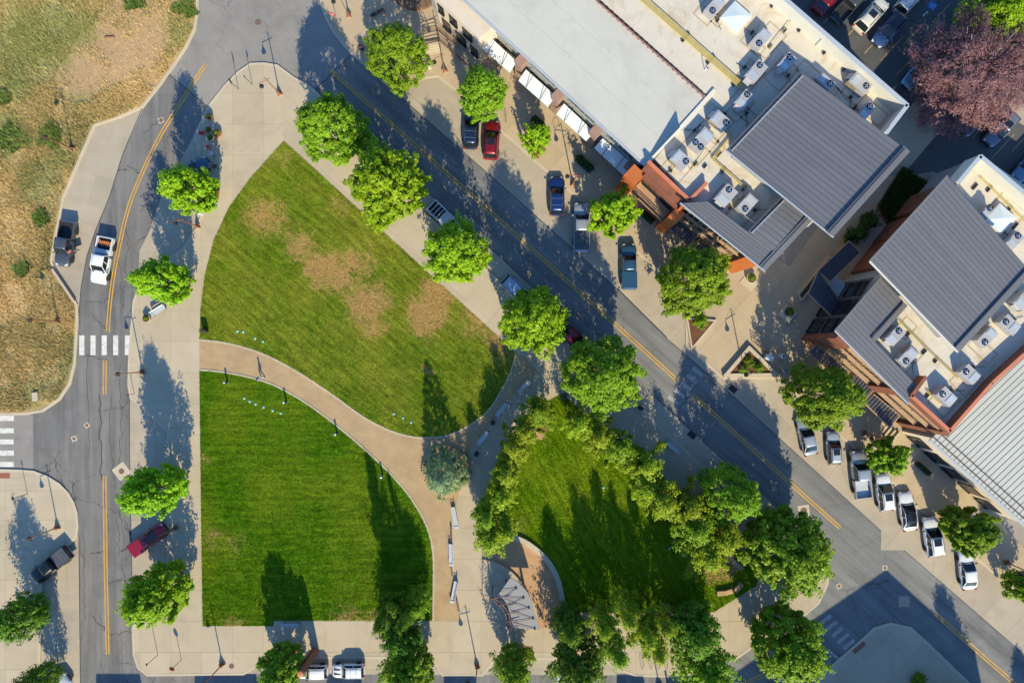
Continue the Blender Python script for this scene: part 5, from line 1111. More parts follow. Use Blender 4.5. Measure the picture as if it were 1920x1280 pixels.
# ---------------------------------------------------------------- vehicles (front towards +x)
def loft(stations, nring):
    vs = []; fs = []
    for ring in stations: vs += ring
    m = nring
    for k in range(len(stations) - 1):
        for i in range(m):
            j = (i + 1) % m; fs.append((k * m + i, k * m + j, (k + 1) * m + j, (k + 1) * m + i))
    fs.append(tuple(range(m - 1, -1, -1))); fs.append(tuple(range((len(stations) - 1) * m, len(stations) * m)))
    return vs, fs
def body_ring(x, w, zt, zb=.28, crown_=.04, sh=.10):
    zm = zb + (zt - zb) * .55
    half = [(w * .86, zb), (w * .98, zb + .12), (w, zm), (w * .97, zt - sh), (w * .86, zt - .015), (w * .45, zt + crown_)]
    r = [(x, y, z) for y, z in half] + [(x, 0, zt + crown_ * 1.3)] + [(x, -y, z) for y, z in half[::-1]]
    return r
SPEC = {
 'suv': dict(L=4.7, W=1.9, H=1.70, st=[(-.5, .80, .62), (-.485, .90, .92), (-.44, .96, 1.02), (-.3, .99, 1.03), (0, 1, 1.02), (.17, 1, 1.0), (.3, .985, .98), (.42, .93, .9), (.475, .84, .74), (.5, .70, .52)], cab=(-.475, -.40, .02, .20), wb=(-.29, .31), wr=.36),
 'sedan': dict(L=4.75, W=1.82, H=1.45, st=[(-.5, .80, .58), (-.485, .90, .86), (-.43, .95, .97), (-.3, .99, .95), (0, 1, .92), (.15, 1, .90), (.3, .98, .86), (.42, .92, .78), (.475, .82, .64), (.5, .68, .48)], cab=(-.42, -.25, .0, .18), wb=(-.28, .30), wr=.33),
 'mini': dict(L=4.2, W=1.75, H=1.48, st=[(-.5, .82, .62), (-.485, .90, .9), (-.44, .96, .98), (-.3, .99, .97), (0, 1, .96), (.17, 1, .95), (.3, .98, .92), (.42, .93, .86), (.475, .85, .7), (.5, .72, .5)], cab=(-.475, -.41, .04, .17), wb=(-.3, .33), wr=.32),
 'pickup': dict(L=5.75, W=1.98, H=1.88, st=[(.17, 1, 1.10), (.2, 1, 1.14), (.30, 1, 1.14), (.42, .97, 1.08), (.48, .9, .92), (.5, .80, .6)], cab=(-.12, -.10, .12, .24), wb=(-.31, .33), wr=.42),
}
VM = {}
def V_mesh(kind, part, fn):
    k = (kind, part)
    if k not in VM: VM[k] = fn()
    return VM[k]
def wheel_meshes(r):
    k = ('wheel', r)
    if k not in VM:
        Rx = Matrix.Rotation(math.pi / 2, 4, 'X')
        ty = MB().lathe([(r * .62, -.11), (r * .95, -.115), (r, -.08), (r, .08), (r * .95, .115), (r * .62, .11)], 20); ty.v = [tuple(Rx @ Vector(v)) for v in ty.v]
        ri = MB().lathe([(r * .62, -.10), (r * .6, -.06), (r * .2, -.09), (r * .2, .09), (r * .6, .06), (r * .62, .10)], 14)
        for q in range(5): ri.box(.03, r * .6, -.035, .035, -.105, .105, Matrix.Rotation(q * 1.2566, 4, 'Z'))
        ri.v = [tuple(Rx @ Vector(v)) for v in ri.v]
        VM[k] = (ty.mesh('tyre', M['rubber']), ri.mesh('rim', M['rim']))
    return VM[k]
COLM = {}
def vehicle(kind, px, py, dx, dy, col, label, group=None, name=None, roof=None, sun=False, rack=False, bed=None, pano=False, stripes=False, cat=None, metal=.3, scale=1, door=False, convertible=False, wheels=True, z0=.014):
    S = SPEC[kind]; L, W, Hh = S['L'], S['W'], S['H']; c = P(px, py)
    ang = math.atan2(-dy, dx)
    name = name or {'suv': 'parked_suv', 'sedan': 'parked_car', 'mini': 'small_car', 'pickup': 'pickup_truck'}[kind]
    root = empty(name, (c.x, c.y, z0), ang, label, cat or {'suv': 'car', 'sedan': 'car', 'mini': 'car', 'pickup': 'pickup truck'}[kind], group)
    root.scale = (scale,) * 3
    pm = COLM.setdefault((col, metal), paint('paint_%d' % len(COLM), col, metal))
    def add(mb, nm, mat, parent=root, smooth=False, bev=0):
        me = mb.mesh(nm, mat, smooth); o = link(nm, me, None, parent)
        if bev: b = o.modifiers.new('bevel', 'BEVEL'); b.width = bev; b.segments = 2; b.limit_method = 'ANGLE'
        return o
    hw = W / 2
    st = [body_ring(x * L, w_ * hw, zt) for x, w_, zt in S['st']]
    if kind == 'pickup':
        st = [body_ring(x * L, hw, 1.10) for x in (-.115, -.06, .05, .13)] + st
    vs, fs = loft(st, 13); mb = MB().add(vs, fs); body = add(mb, 'body', pm, smooth=True, bev=0)
    ss = body.modifiers.new('subsurf', 'SUBSURF'); ss.levels = 1; ss.render_levels = 1
    # cabin
    xa, xb, xc, xd = [q * L for q in S['cab']]
    zb = 1.09 if kind == 'pickup' else (S['st'][4][2] - .03); zt = Hh - .05; wb_ = hw * .93; wt = hw * .74
    bot = [(xa, -wb_ * .94, zb), (xd, -wb_ * .93, zb), (xd, wb_ * .93, zb), (xa, wb_ * .94, zb)]
    mid = [(xa + (xb - xa) * .25, -(wb_ - .02), zb + .03)]
    top = [(xb, -wt, zt), (xc, -wt, zt), (xc, wt, zt), (xb, wt, zt)]
    bx = [Vector(p) for p in bot]; tx = [Vector(p) for p in top]
    if convertible: pass
    cab = MB().hexa(bx, tx); add(cab, 'windows', M['carglass'])
    rm = M['whitepaintcar'] if roof == 'white' else pm
    # roof skin, curved
    rv = []; nx_, ny_ = 7, 5
    for i in range(nx_):
        for j in range(ny_):
            s, t = i / (nx_ - 1), j / (ny_ - 1); x = xb - .05 + (xc - xb + .10) * s; y = (-wt - .02) + (2 * wt + .04) * t
            z = zt + .012 + .055 * (1 - (2 * s - 1) ** 2) * .8 + .035 * (1 - (2 * t - 1) ** 2) - .03 * (abs(2 * t - 1) ** 3)
            rv.append((x, y, z))
    rf = [(i * ny_ + j, (i + 1) * ny_ + j, (i + 1) * ny_ + j + 1, i * ny_ + j + 1) for i in range(nx_ - 1) for j in range(ny_ - 1)]
    nv_ = len(rv); rv2 = [(x, y, z - .05) for x, y, z in rv]
    rf2 = [tuple(i + nv_ for i in f[::-1]) for f in rf]
    ed = [(i * ny_, (i + 1) * ny_) for i in range(nx_ - 1)] + [((nx_ - 1) * ny_ + j, (nx_ - 1) * ny_ + j + 1) for j in range(ny_ - 1)] + [((i + 1) * ny_ + ny_ - 1, i * ny_ + ny_ - 1) for i in range(nx_ - 1)] + [(j + 1, j) for j in range(ny_ - 1)]
    add(MB().add(rv + rv2, rf + rf2 + [(b, a, a + nv_, b + nv_) for a, b in ed]), 'roof', (M['carglass'] if pano else pm), smooth=True)
    pls = []
    for s in (-1, 1):
        pl = MB(); pls.append(pl)
        for a, b, r_ in ((bot[1], top[1], .045), (bot[0], top[0], .06)):
            pl.tube((a[0], abs(a[1]) * s, a[2]), (b[0], abs(b[1]) * s, b[2] + .01), r_, r_ * .8, 6)
        for f in ((.5,) if kind != 'suv' else (.42, .72)):
            x0 = xa + (xd - xa) * f; pl.tube((x0, wb_ * .97 * s, zb), (xb + (xc - xb) * f, (wt + .005) * s, zt), .04, .035, 5)
        pl.tube((xb, wt * s, zt), (xc, wt * s, zt), .035, .035, 6)
    for pl in pls: add(pl, 'window_frame', pm)
    if sun: add(MB().box(xc - (xc - xb) * .48, xc - .15, -wt * .62, wt * .62, zt + .06, zt + .105), 'sunroof', M['carglass'])
    if rack or kind == 'suv':
        rk = MB()
        for s in (-1, 1): rk.tube((xb + .1, wt * .92 * s, zt + .09), (xc - .1, wt * .92 * s, zt + .09), .022, n=5)
        if rack:
            for f in (.3, .7): rk.box(xb + (xc - xb) * f - .03, xb + (xc - xb) * f + .03, -wt * .95, wt * .95, zt + .1, zt + .13)
        add(rk, 'roof_rails', M['chrome'] if rack else M['darkmetal'])
    # hood crease / cowl
    add(MB().box(xd - .02, xd + .09, -wb_ * .86, wb_ * .86, zb + .02, zb + .075), 'cowl', M['blackplastic'])
    for k_, x in enumerate(S['wb']):
        for s in (-1, 1):
            ty, ri = wheel_meshes(S['wr']); wv = empty('wheel', (x * L, s * (hw - .09), S['wr'] - .01)); wv.parent = root
            link('tyre', ty, None, wv); link('rim', ri, None, wv)
            ar = MB()
            for q in range(9):
                a0, a1 = math.pi * q / 9, math.pi * (q + 1) / 9; rr = S['wr'] + .06
                ar.hexa([(x * L + rr * math.cos(a), s * (hw - .02) + dd, S['wr'] + r2 * math.sin(a) * 1.0) for a, dd, r2 in ((a0, -.03, rr), (a1, -.03, rr), (a1, .03, rr), (a0, .03, rr))], [(x * L + (rr + .04) * math.cos(a), s * (hw - .02) + dd, S['wr'] + (rr + .04) * math.sin(a)) for a, dd in ((a0, -.03), (a1, -.03), (a1, .03), (a0, .03))])
            add(ar, 'wheel_arch', M['blackplastic'])
    for s in (-1, 1):
        fr = L * .5; zt_ = S['st'][-2][2]
        add(MB().hexa([(fr - .26, s * hw * .60 - .14, zt_ - .14), (fr - .05, s * hw * .56 - .12, zt_ - .16), (fr - .05, s * hw * .56 + .12, zt_ - .16), (fr - .34, s * hw * .66 + .16, zt_ - .14)], [(fr - .26, s * hw * .60 - .14, zt_ + .05), (fr - .07, s * hw * .56 - .12, zt_ - .0), (fr - .07, s * hw * .56 + .12, zt_ - .0), (fr - .34, s * hw * .66 + .16, zt_ + .06)]), 'headlight', M['headlight'])
        add(MB().box(-fr - .0, -fr + .13, s * hw * .78 - .11, s * hw * .78 + .11, .68, .92 if kind != 'pickup' else 1.05), 'taillight', M['taillight'])
        add(MB().box(xd - .18, xd + .0, s * (hw + .10) - .10, s * (hw + .10) + .10, zb + .0, zb + .14), 'mirror', pm if col[0] < .5 else M['blackplastic'], bev=.03)
    if kind == 'pickup':
        x0, x1 = -.5 * L, -.125 * L; b = MB()
        b.box(x0, x1, -hw * .99, -hw + .12, .55, 1.18); b.box(x0, x1, hw - .12, hw * .99, .55, 1.18); b.box(x0, x0 + .09, -hw + .12, hw - .12, .5, 1.18)
        b.box(x1 - .05, x1, -hw + .12, hw - .12, .5, 1.18)
        bd = add(b, 'bed', pm, bev=.03)
        add(MB().box(x0 + .09, x1 - .05, -hw + .12, hw - .12, .6, .68), 'bed_floor', M['blackplastic'] if bed != 'white' else M['trim'])
        add(MB().box(x0 - .14, x0 - .0, -hw * .9, hw * .9, .45, .62), 'rear_bumper', M['chrome'])
        if bed == 'cover':
            for q in range(5): add(MB().box(x0 + .1 + q * (x1 - x0 - .2) / 5, x0 + .08 + (q + 1) * (x1 - x0 - .2) / 5, -hw + .1, hw - .1, 1.18, 1.225), 'bed_cover', M['canopymetal'])
        if bed == 'paint': add(MB().box(x0 + .08, x1 - .02, -hw + .1, hw - .1, 1.17, 1.215), 'bed_lid', pm)
        if bed == 'load':
            add(MB().box(x1 - .65, x1 - .1, -hw + .14, hw - .14, .7, 1.25), 'toolbox', M['trim'], bev=.04)
    if stripes:
        for s in (-1, 1): add(MB().box(.22 * L, .43 * L, s * .28 - .09, s * .28 + .09, .93, .975), 'hood_stripe', M['blackplastic'])
    add(MB().box(L * .5 - .09, L * .5 + .015, -hw * .45, hw * .45, .38, .62), 'grille', M['blackplastic'])
    return root
WH = (.72, .72, .72); 
gA = 'cars parked in front of the shops'; gB = 'cars parked in front of the hall'; gC = 'cars in the rear parking lot'
wp = vehicle('pickup', 199, 490, -12, 62, WH, 'white pickup driving down the left road with orange items in its bed', metal=0, bed='load', scale=.98)
bp = vehicle('pickup', 130, 459, -9, 58, (.07, .08, .10), 'dark grey pickup parked beside the meadow with its door open', bed='plain', scale=.93)
vehicle('pickup', 284, 1008, 62, -46, (.30, .008, .025), 'dark red pickup angle parked beside the lower lawn', scale=.86, sun=True, bed='paint')
vehicle('pickup', 103, 1056, -62, 50, (.012, .012, .014), 'black pickup with a covered bed in the lower left bay', bed='cover', scale=.95)
vehicle('sedan', 366, 326, 55, -45, (.05, .09, .16), 'blue car mostly hidden under the topmost left road tree')
vehicle('suv', 106, 1286, 75, -55, (.6, .62, .66), 'white car cut by the bottom edge at the lower left')
vehicle('suv', 884, 246, 3, -60, (.012, .022, .06), 'dark navy estate car half under the green tree', gA, rack=True)
vehicle('suv', 922, 266, 4, -60, (.22, .006, .014), 'red crossover beside the navy estate car', gA, sun=True)
vehicle('suv', 1043, 370, 0, -60, (.008, .03, .14), 'royal blue crossover with silver roof bars', gA, rack=True)
vehicle('pickup', 1089, 427, 0, -60, (.34, .36, .39), 'silver grey pickup with a dark bed cover', gA, bed='cover')
vehicle('pickup', 1177, 500, -1, -60, (.03, .085, .15), 'steel blue pickup with a covered bed', gA, bed='paint', scale=.94)
vehicle('sedan', 1508, 815, -16, -72, (.33, .36, .40), 'silver car leftmost of the row, partly under the tree', gB)
vehicle('suv', 1558, 838, -3, -60, (.42, .45, .47), 'pale silver compact second in the row with its sunroof', gB, sun=True, scale=.86)
vehicle('pickup', 1607, 886, -7, -62, (.40, .42, .44), 'silver pickup in the row of white cars', gB, bed='white', metal=.5)
vehicle('suv', 1652, 920, -7, -62, WH, 'white crossover with a small dark sunroof right of the silver pickup', gB, sun=True, metal=0, scale=.97)
vehicle('sedan', 1695, 955, -8, -62, WH, 'white saloon with a long dark glass roof', gB, pano=True, metal=0)
vehicle('suv', 1741, 1002, -9, -62, WH, 'white crossover half under the spreading tree', gB, sun=True, metal=0, scale=1.02)
vehicle('sedan', 1806, 1064, -6, -62, WH, 'white saloon lowest in the row', gB, metal=0)
vehicle('mini', 656, 1252, -60, 1, WH, 'white hatchback with black bonnet stripes and roof rack', rack=True, stripes=True, metal=0, scale=.94)
vehicle('mini', 588, 1254, -60, 1, (.7, .72, .72), 'white open car partly under the bottom tree beside the rusty column', metal=0, scale=.92)
vehicle('sedan', 1080, 1270, -60, 2, (.7, .72, .74), 'white car hidden under the large dark tree at the bottom', metal=0)
vehicle('suv', 686, 288, 40, 38, (.01, .01, .014), 'black car between the first two trees of the upper lawn')
vehicle('suv', 971, 548, 40, 38, (.30, .42, .52), 'pale blue car half under the tree at the lawn tip')
vehicle('sedan', 1064, 622, -40, -38, (.20, .004, .01), 'red car between the two trees beside the street')
vn = vehicle('pickup', 838, 414, 40, 38, (.5, .5, .52), 'work truck with a white ladder rack beside the street', scale=.9)
vehicle('suv', 1628, 34, 48, -52, (.60, .55, .46), 'white estate with a large dark sunroof in the rear lot', gC, sun=True, metal=0, scale=1.05)
vehicle('suv', 1660, 62, -48, 52, (.03, .07, .18), 'blue crossover with pale windscreen in the rear lot', gC, pano=True)
vehicle('pickup', 1590, 12, 48, -52, (.07, .07, .075), 'dark pickup left of the white estate in the rear lot', gC, scale=.92)
vehicle('suv', 1716, 140, -48, 52, (.20, .34, .46), 'pale blue car poking out from under the purple tree', gC)
vehicle('suv', 1700, 4, 48, -52, (.5, .5, .5), 'white car at the top edge of the rear lot', gC)
vehicle('sedan', 1550, 2, 48, -52, (.2, .01, .012), 'red car at the top edge above the white parapet', gC)
vehicle('suv', 1868, 246, -48, 52, (.16, .17, .20), 'grey crossover below the purple tree', gC, sun=True)
vehicle('sedan', 1825, 226, -48, 52, (.04, .045, .06), 'dark car hidden beneath the purple tree', gC)
vehicle('suv', 1921, 312, -48, 52, (.15, .22, .32), 'blue car cut by the right edge of the photo', gC)
# ladder rack
def on(root, mb, name, mat): 
    o = link(name, mb.mesh(name, mat), None, root); return o
lr = MB()
for s in (-1, 1): lr.tube((-2.7, s * .8, 2.0), (1.4, s * .8, 2.0), .04, n=6)
for i in range(8): lr.box(-2.6 + i * .55, -2.53 + i * .55, -.85, .85, 2.0, 2.05)
for i in (-2.6, -1, .9):
    for s in (-1, 1): lr.tube((i, s * .85, 1.1), (i, s * .8, 2.0), .03, n=5)
on(vn, lr, 'ladder_rack', M['white'])
# orange load in the white pickup
c = P(199, 490); ang = wp.rotation_euler.z
M['orangeload'] = surf('orange_cloth', (.5, .16, .05), .8, .2, 6)
for i in range(6):
    T_ = Matrix.Translation((c.x, c.y, 0)) @ Matrix.Rotation(ang, 4, 'Z') @ Matrix.Translation((-2.05 + (i % 2) * .05, -.62 + i * .24, .72))
    r_ = empty('traffic_cone', T_.to_translation(), ang + R(90), ['leftmost', 'second', 'third', 'fourth', 'fifth', 'rightmost'][i] + ' of the orange cones lying in the white pickup bed', 'traffic cone', 'orange cones in the white pickup bed')
    mb = MB(); mb.lathe([(.12, -.3), (.10, -.27), (.03, .32)], 10); mb.v = [tuple(Matrix.Translation((0, 0, .12)) @ Matrix.Rotation(math.pi / 2, 4, 'X') @ Vector(v)) for v in mb.v]
    mb.build('cone_body', M['orangeload'], r_); b2_ = MB().box(-.17, .17, .3, .34, -.02, .3); b2_.build('cone_base', M['blackplastic'], r_)
# open door on the dark pickup
od = MB(); od.hexa([(.45, .93, .5), (-.55, .93, .5), (-.55, .99, .5), (.45, .99, .5)], [(.45, .93, 1.15), (-.55, .93, 1.15), (-.55, .99, 1.15), (.45, .99, 1.15)])
o_ = link('open_door', MB().box(0, 1.0, -.03, .03, .5, 1.15).mesh('open_door', MATS[[k for k in MATS if k.startswith('paint_')][1]]), None, bp); o_.location = (.9, .97, 0); o_.rotation_euler = (0, 0, R(118))
# ---------------------------------------------------------------- people
def person(px, py, face, label, shirt, trousers, pose='walk', h=1.72, hairm='hair', z=.15):
    c = P(px, py); root = empty('person', (c.x, c.y, z), face, label, 'person'); k = h / 1.75
    if pose == 'sit': zh = .48; knee = .48
    legs = {'walk': [((.0, .09, .93), (.14, .10, .50), (-.02, .10, .08), (.13, .11, .04)), ((.0, -.09, .93), (-.02, -.10, .50), (-.36, -.10, .14), (-.26, -.11, .05))],
            'stand': [((.0, .09, .93), (.03, .11, .50), (.0, .12, .08), (.16, .13, .04)), ((.0, -.09, .93), (.03, -.11, .50), (.0, -.12, .08), (.16, -.14, .04))],
            'sit': [((.0, .09, .50), (.42, .12, .52), (.42, .12, .10), (.56, .13, .04)), ((.0, -.09, .50), (.42, -.12, .52), (.40, -.12, .10), (.55, -.13, .04))]}[pose]
    dz = legs[0][0][2] - .93
    up = lambda p: (p[0], p[1], p[2] + dz)
    spine = [up((0, 0, .97)), up((.01, 0, 1.18)), up((.0, 0, 1.38)), up((.0, 0, 1.50)), up((.03, 0, 1.60)), up((.04, 0, 1.70))]
    rad = [.15, .135, .15, .06, .095, .075]
    arms = []
    for s in (1, -1):
        sw_ = (.16 if pose == 'walk' else .10) * s if pose == 'walk' else .12
        arms.append([up((0, .19 * s, 1.42)), up((-.02 - sw_ * .4, .25 * s, 1.16)), up((.06 + sw_ * .5 if pose != 'sit' else .3, .24 * s if pose != 'sit' else .14 * s, .96)), up((.10 + sw_ * .7 if pose != 'sit' else .38, .23 * s if pose != 'sit' else .1 * s, .88))])
    def skin(name, chains, mat, lv=1):
        vs = []; es = []; rs_ = []
        idx = {}
        for pts, rr in chains:
            prev = None
            for p, r_ in zip(pts, rr):
                key = tuple(round(q, 4) for q in p)
                if key not in idx: idx[key] = len(vs); vs.append(tuple(q * k for q in p)); rs_.append(r_ * k)
                i = idx[key]
                if prev is not None and prev != i: es.append((prev, i))
                prev = i
        me = bpy.data.meshes.new(name); me.from_pydata(vs, es, []); o = link(name, me, None, root); me.materials.append(mat)
        o.modifiers.new('skin', 'SKIN'); sv = me.skin_vertices[0].data
        for i, r_ in enumerate(rs_): sv[i].radius = (r_, r_)
        sv[0].use_root = True
        s_ = o.modifiers.new('sub', 'SUBSURF'); s_.levels = lv; s_.render_levels = lv
        return o
    ch = [(spine, rad)]
    for l in legs: ch.append(([spine[0]] + list(l), [rad[0], .095, .06, .04, .035]))
    fing = []
    for s, a in zip((1, -1), arms):
        ch.append(([spine[2]] + a, [rad[2], .055, .043, .032, .03]))
        hx, hy, hz = a[3]
        for f_ in range(4): fing.append(([a[3], (hx + .03 + .005 * f_, hy + (f_ - 1.5) * .018, hz - .05), (hx + .055, hy + (f_ - 1.5) * .02, hz - (.085 + .008 * (1 if f_ in (1, 2) else 0)))], [.028, .009, .008]))
        fing.append(([a[3], (hx + .05, hy - s * .035, hz - .02), (hx + .075, hy - s * .03, hz - .05)], [.028, .011, .009]))
    skin('body', ch + fing, M['skin'], 1)
    skin('shirt', [(spine[:3] + [up((0, 0, 1.46))], [.165, .15, .165, .08])] + [([spine[2]] + a[:2] , [.165, .07, .058]) for a in arms], M[shirt], 1)
    skin('trousers', [([spine[0]] + list(l)[:3], [.165, .11, .075, .055]) for l in legs], M[trousers], 1)
    hd = up((.035, 0, 1.655)); 
    hb = MB(); n = 10
    for i in range(6):
        pass
    hb.lathe([(.108, -.03), (.112, .03), (.095, .08), (.05, .12), (.008, .132)], 12, (hd[0] * k - .02, 0, hd[2] * k)); hb.build('hair', M[hairm], root, smooth=True)
    fc = MB(); fc.box(hd[0] * k + .085, hd[0] * k + .118, -.014, .014, hd[2] * k - .035, hd[2] * k + .005); fc.build('nose', M['skin'], root)
    ey = MB()
    for s in (-1, 1): ey.lathe([(.012, -.006), (.012, .006)], 6, (hd[0] * k + .088, s * .033, hd[2] * k + .01))
    ey.build('eyes', M['hair'], root)
    MB().box(hd[0] * k + .082, hd[0] * k + .098, -.022, .022, hd[2] * k - .062, hd[2] * k - .052).build('mouth', M['stonered'], root)
    for l in legs:
        f_ = l[3]; MB().box((f_[0] - .17) * k, (f_[0] + .09) * k, (f_[1] - .05) * k, (f_[1] + .05) * k, 0, .09).build('shoe', M['blackplastic'], root, bev=.03)
    return root
person(492, 709, R(185), 'person in a lilac top walking left along the gravel path', 'lilac', 'whitecloth', 'walk')
person(143, 474, R(150), 'person in a red and white shirt beside the open pickup door', 'redcheck', 'denim', 'stand', z=.014)
person(1056, 746, R(60), 'person in a bright blue shirt sitting at the tip of the bright lawn', 'blueshirt', 'denim', 'sit')
person(1464, 694, R(200), 'person in pale clothes standing beside the triangular planter', 'tealcloth', 'whitecloth', 'stand')
# ---------------------------------------------------------------- street furniture
def lamp(px, py, arm, label, h=5.0, z=.13, base=True):
    """arm = direction (picture) in which the hanging head points"""
    c = P(px, py); ang = math.atan2(-arm[1], arm[0]); root = empty('street_lamp', (c.x, c.y, z), ang, label, 'street lamp', 'street lamps with hanging bell heads')
    if base:
        b = MB().box(-.28, .28, -.28, .28, 0, .12); b.build('base_plate', M['tanwood'], root)
        for k in range(4): 
            m_ = MB(); T_ = Matrix.Rotation(k * math.pi / 2 + .78, 4, 'Z'); m_.hexa([T_ @ Vector(q) for q in ((.05, -.03, .1), (.42, -.03, .1), (.42, .03, .1), (.05, .03, .1))], [T_ @ Vector(q) for q in ((.05, -.03, .9), (.1, -.03, .7), (.1, .03, .7), (.05, .03, .9))]); m_.build('base_fin', M['rustmetal'], root)
    MB().tube((0, 0, .1), (0, 0, h), .075, .05, 8).build('pole', M['rustmetal'], root)
    MB().tube((-.45, 0, h - .62), (.95, 0, h - .62), .035, n=6).build('cross_arm', M['rustmetal'], root)
    MB().tube((.95, 0, h - .62), (0, 0, h - .05), .012, n=4).tube((-.45, 0, h - .62), (0, 0, h - .05), .012, n=4).build('stay_wire', M['darkmetal'], root)
    MB().lathe([(.03, .75), (.05, .55), (.10, .38), (.24, .12), (.27, 0), (.22, -.02)], 14, (.95, 0, h - 1.4)).build('lamp_head', M['darkmetal'], root)
for a in [(525, 177, (-1, .5), 'street lamp on the plaza between junction and shaded street'), (655, 31, (-1, .1), 'street lamp at the top beside the red traffic sign'), (834, 134, (-1, .5), 'street lamp by the railing before the shops'), (1074, 346, (-1, -.1), 'street lamp beside the blue crossover'), (269, 697, (-1, .1), 'street lamp just below the left crosswalk'),
          (372, 425, (-1, .2), 'street lamp between the two upper left road trees'), (110, 987, (-1, .4), 'street lamp on the lower left corner'), (418, 1243, (-.7, .7), 'street lamp on the bottom walk left of the rusty column'), (895, 1247, (-.8, .2), 'street lamp on the bottom walk below the gravel path'), (1236, 1284, (.2, -.3), 'street lamp at the bottom edge behind the bicycle racks'),
          (1392, 692, (-1, .6), 'street lamp inside the triangular planter'), (1618, 811, (-1, .2), 'street lamp beside the tree before the hall'), (1884, 1052, (-1, .2), 'street lamp below the hall near the right edge'), (138, 281, (-.9, -.4), 'street lamp standing in the upper meadow'), (112, 602, (-1, 0), 'street lamp standing in the lower meadow'), (332, 988, (1, -1), 'street lamp beside the red pickup bay')]: lamp(*a)
def sign(px, py, h, label, mat='redsign', face=0, w=.3):
    c = P(px, py); root = empty('traffic_sign', (c.x, c.y, .12), face, label, 'traffic sign')
    MB().tube((0, 0, 0), (0, 0, h), .035, n=6).build('post', M['darkmetal'], root)
    m_ = MB().lathe([(w, -.015), (w, .015)], 8); m_.v = [tuple(Matrix.Translation((.05, 0, h - w)) @ Matrix.Rotation(math.pi / 2, 4, 'Y') @ Vector(v)) for v in m_.v]; m_.build('sign_plate', M[mat], root)
    if mat == 'redsign': MB().box(.07, .085, -w * .7, w * .7, h - w - .05, h - w + .05).build('white_bar', M['white'], root)
sign(632, 43, 2.6, 'red no entry sign at the top beside the street lamp', 'redsign', R(250), .42)
sign(341, 1235, 2.6, 'red stop sign on the bottom left walk', 'redsign', R(235), .34)
sign(297, 1226, 2.6, 'thin sign post left of the red stop sign', 'darkmetal', R(200), .15)
sign(474, 160, 2.7, 'dark cross shaped sign on the round plaza corner', 'darkmetal', R(30), .25)
sign(448, 168, 2.9, 'dark oval sign on the round plaza corner', 'darkmetal', R(20), .38)
sign(53, 925, 2.6, 'dark sign on the left corner above the black pickup', 'darkmetal', R(180), .2)
sign(253, 738, 1.6, 'short post beside the left road below its lamp', 'darkmetal', 0, .1)
def bench(px, py, dx, dy, label, L=1.9, z=.13, grp='pale metal benches'):
    c = P(px, py); root = empty('bench', (c.x, c.y, z), math.atan2(-dy, dx), label, 'bench', grp)
    for i in range(5): MB().box(-L / 2, L / 2, -.22 + i * .09, -.15 + i * .09, .42, .45).build('seat_slat', M['benchmetal'], root)
    for i in range(3): MB().hexa([(-L / 2, .25, .52 + i * .13), (L / 2, .25, .52 + i * .13), (L / 2, .28, .52 + i * .13), (-L / 2, .28, .52 + i * .13)], [(-L / 2, .27, .62 + i * .13), (L / 2, .27, .62 + i * .13), (L / 2, .30, .62 + i * .13), (-L / 2, .30, .62 + i * .13)]).build('back_slat', M['benchmetal'], root)
    for s in (-1, 1):
        m_ = MB().box(s * L / 2 * .86 - .03, s * L / 2 * .86 + .03, -.2, .24, 0, .42); m_.build('leg', M['darkmetal'], root)
        MB().box(s * L / 2 * .96 - .03, s * L / 2 * .96 + .03, -.25, .28, .6, .64).build('armrest', M['benchmetal'], root)
for a in [(301, 583, 1, -.62, 'white bench beside the round flower pot under a left road tree'), (548, 1168, 1, 0, 'pale blue shaded bench at the bottom of the lower lawn'), (853, 968, .18, 1, 'topmost bench along the gravel path edge'), (846, 1037, .03, 1, 'middle bench along the gravel path edge'), (852, 1106, -.2, 1, 'lowest bench along the gravel path edge'), (906, 820, 1, -1.25, 'bench above the spruce ring beside the gravel strip'), (941, 767, 1, -1.25, 'second bench up beside the gravel strip'), (983, 724, 1, -1.1, 'top bench near the gravel tip'), (1260, 838, 1, .9, 'shaded bench by the parking strip of the diagonal street')]: bench(*a, L=(2.6 if 'gravel path edge' in a[4] else 1.9))
# low rails between path benches
for i, (x0, y0, x1, y1) in enumerate([(846, 985, 847, 1012), (845, 1052, 848, 1078), (856, 1122, 861, 1145)]):
    a, b = P(x0, y0, .14), P(x1, y1, .14); r_ = empty('wall_rail', label=['upper', 'middle', 'lower'][i] + ' low dark rail between the benches on the gravel edge', cat='railing', group='low rails by the path benches')
    MB().ribbon([(a.x, a.y), (b.x, b.y)], .14, .1, .5).build('rail', M['brownrail'], r_)
def pot(px, py, r, label, mat='potstone', plant='leaf_pot', h=.55, z=.13):
    c = P(px, py); root = empty('flower_pot', (c.x, c.y, z), 0, label, 'flower pot', 'round planted pots')
    MB().lathe([(r * .7, 0), (r * .95, h * .6), (r, h), (r * .86, h), (r * .84, h - .08)], 20).build('pot', M[mat], root)
    MB().lathe([(r * .84, h - .1), (r * .84, h - .06)], 16).build('soil', M['soil'], root)
    me, br, K = tree_meshes('shrub', 1, plant, 2600); o = link('plant', me, None, root, loc=(0, 0, h - .1)); o.scale = (r * .55, r * .55, .28)
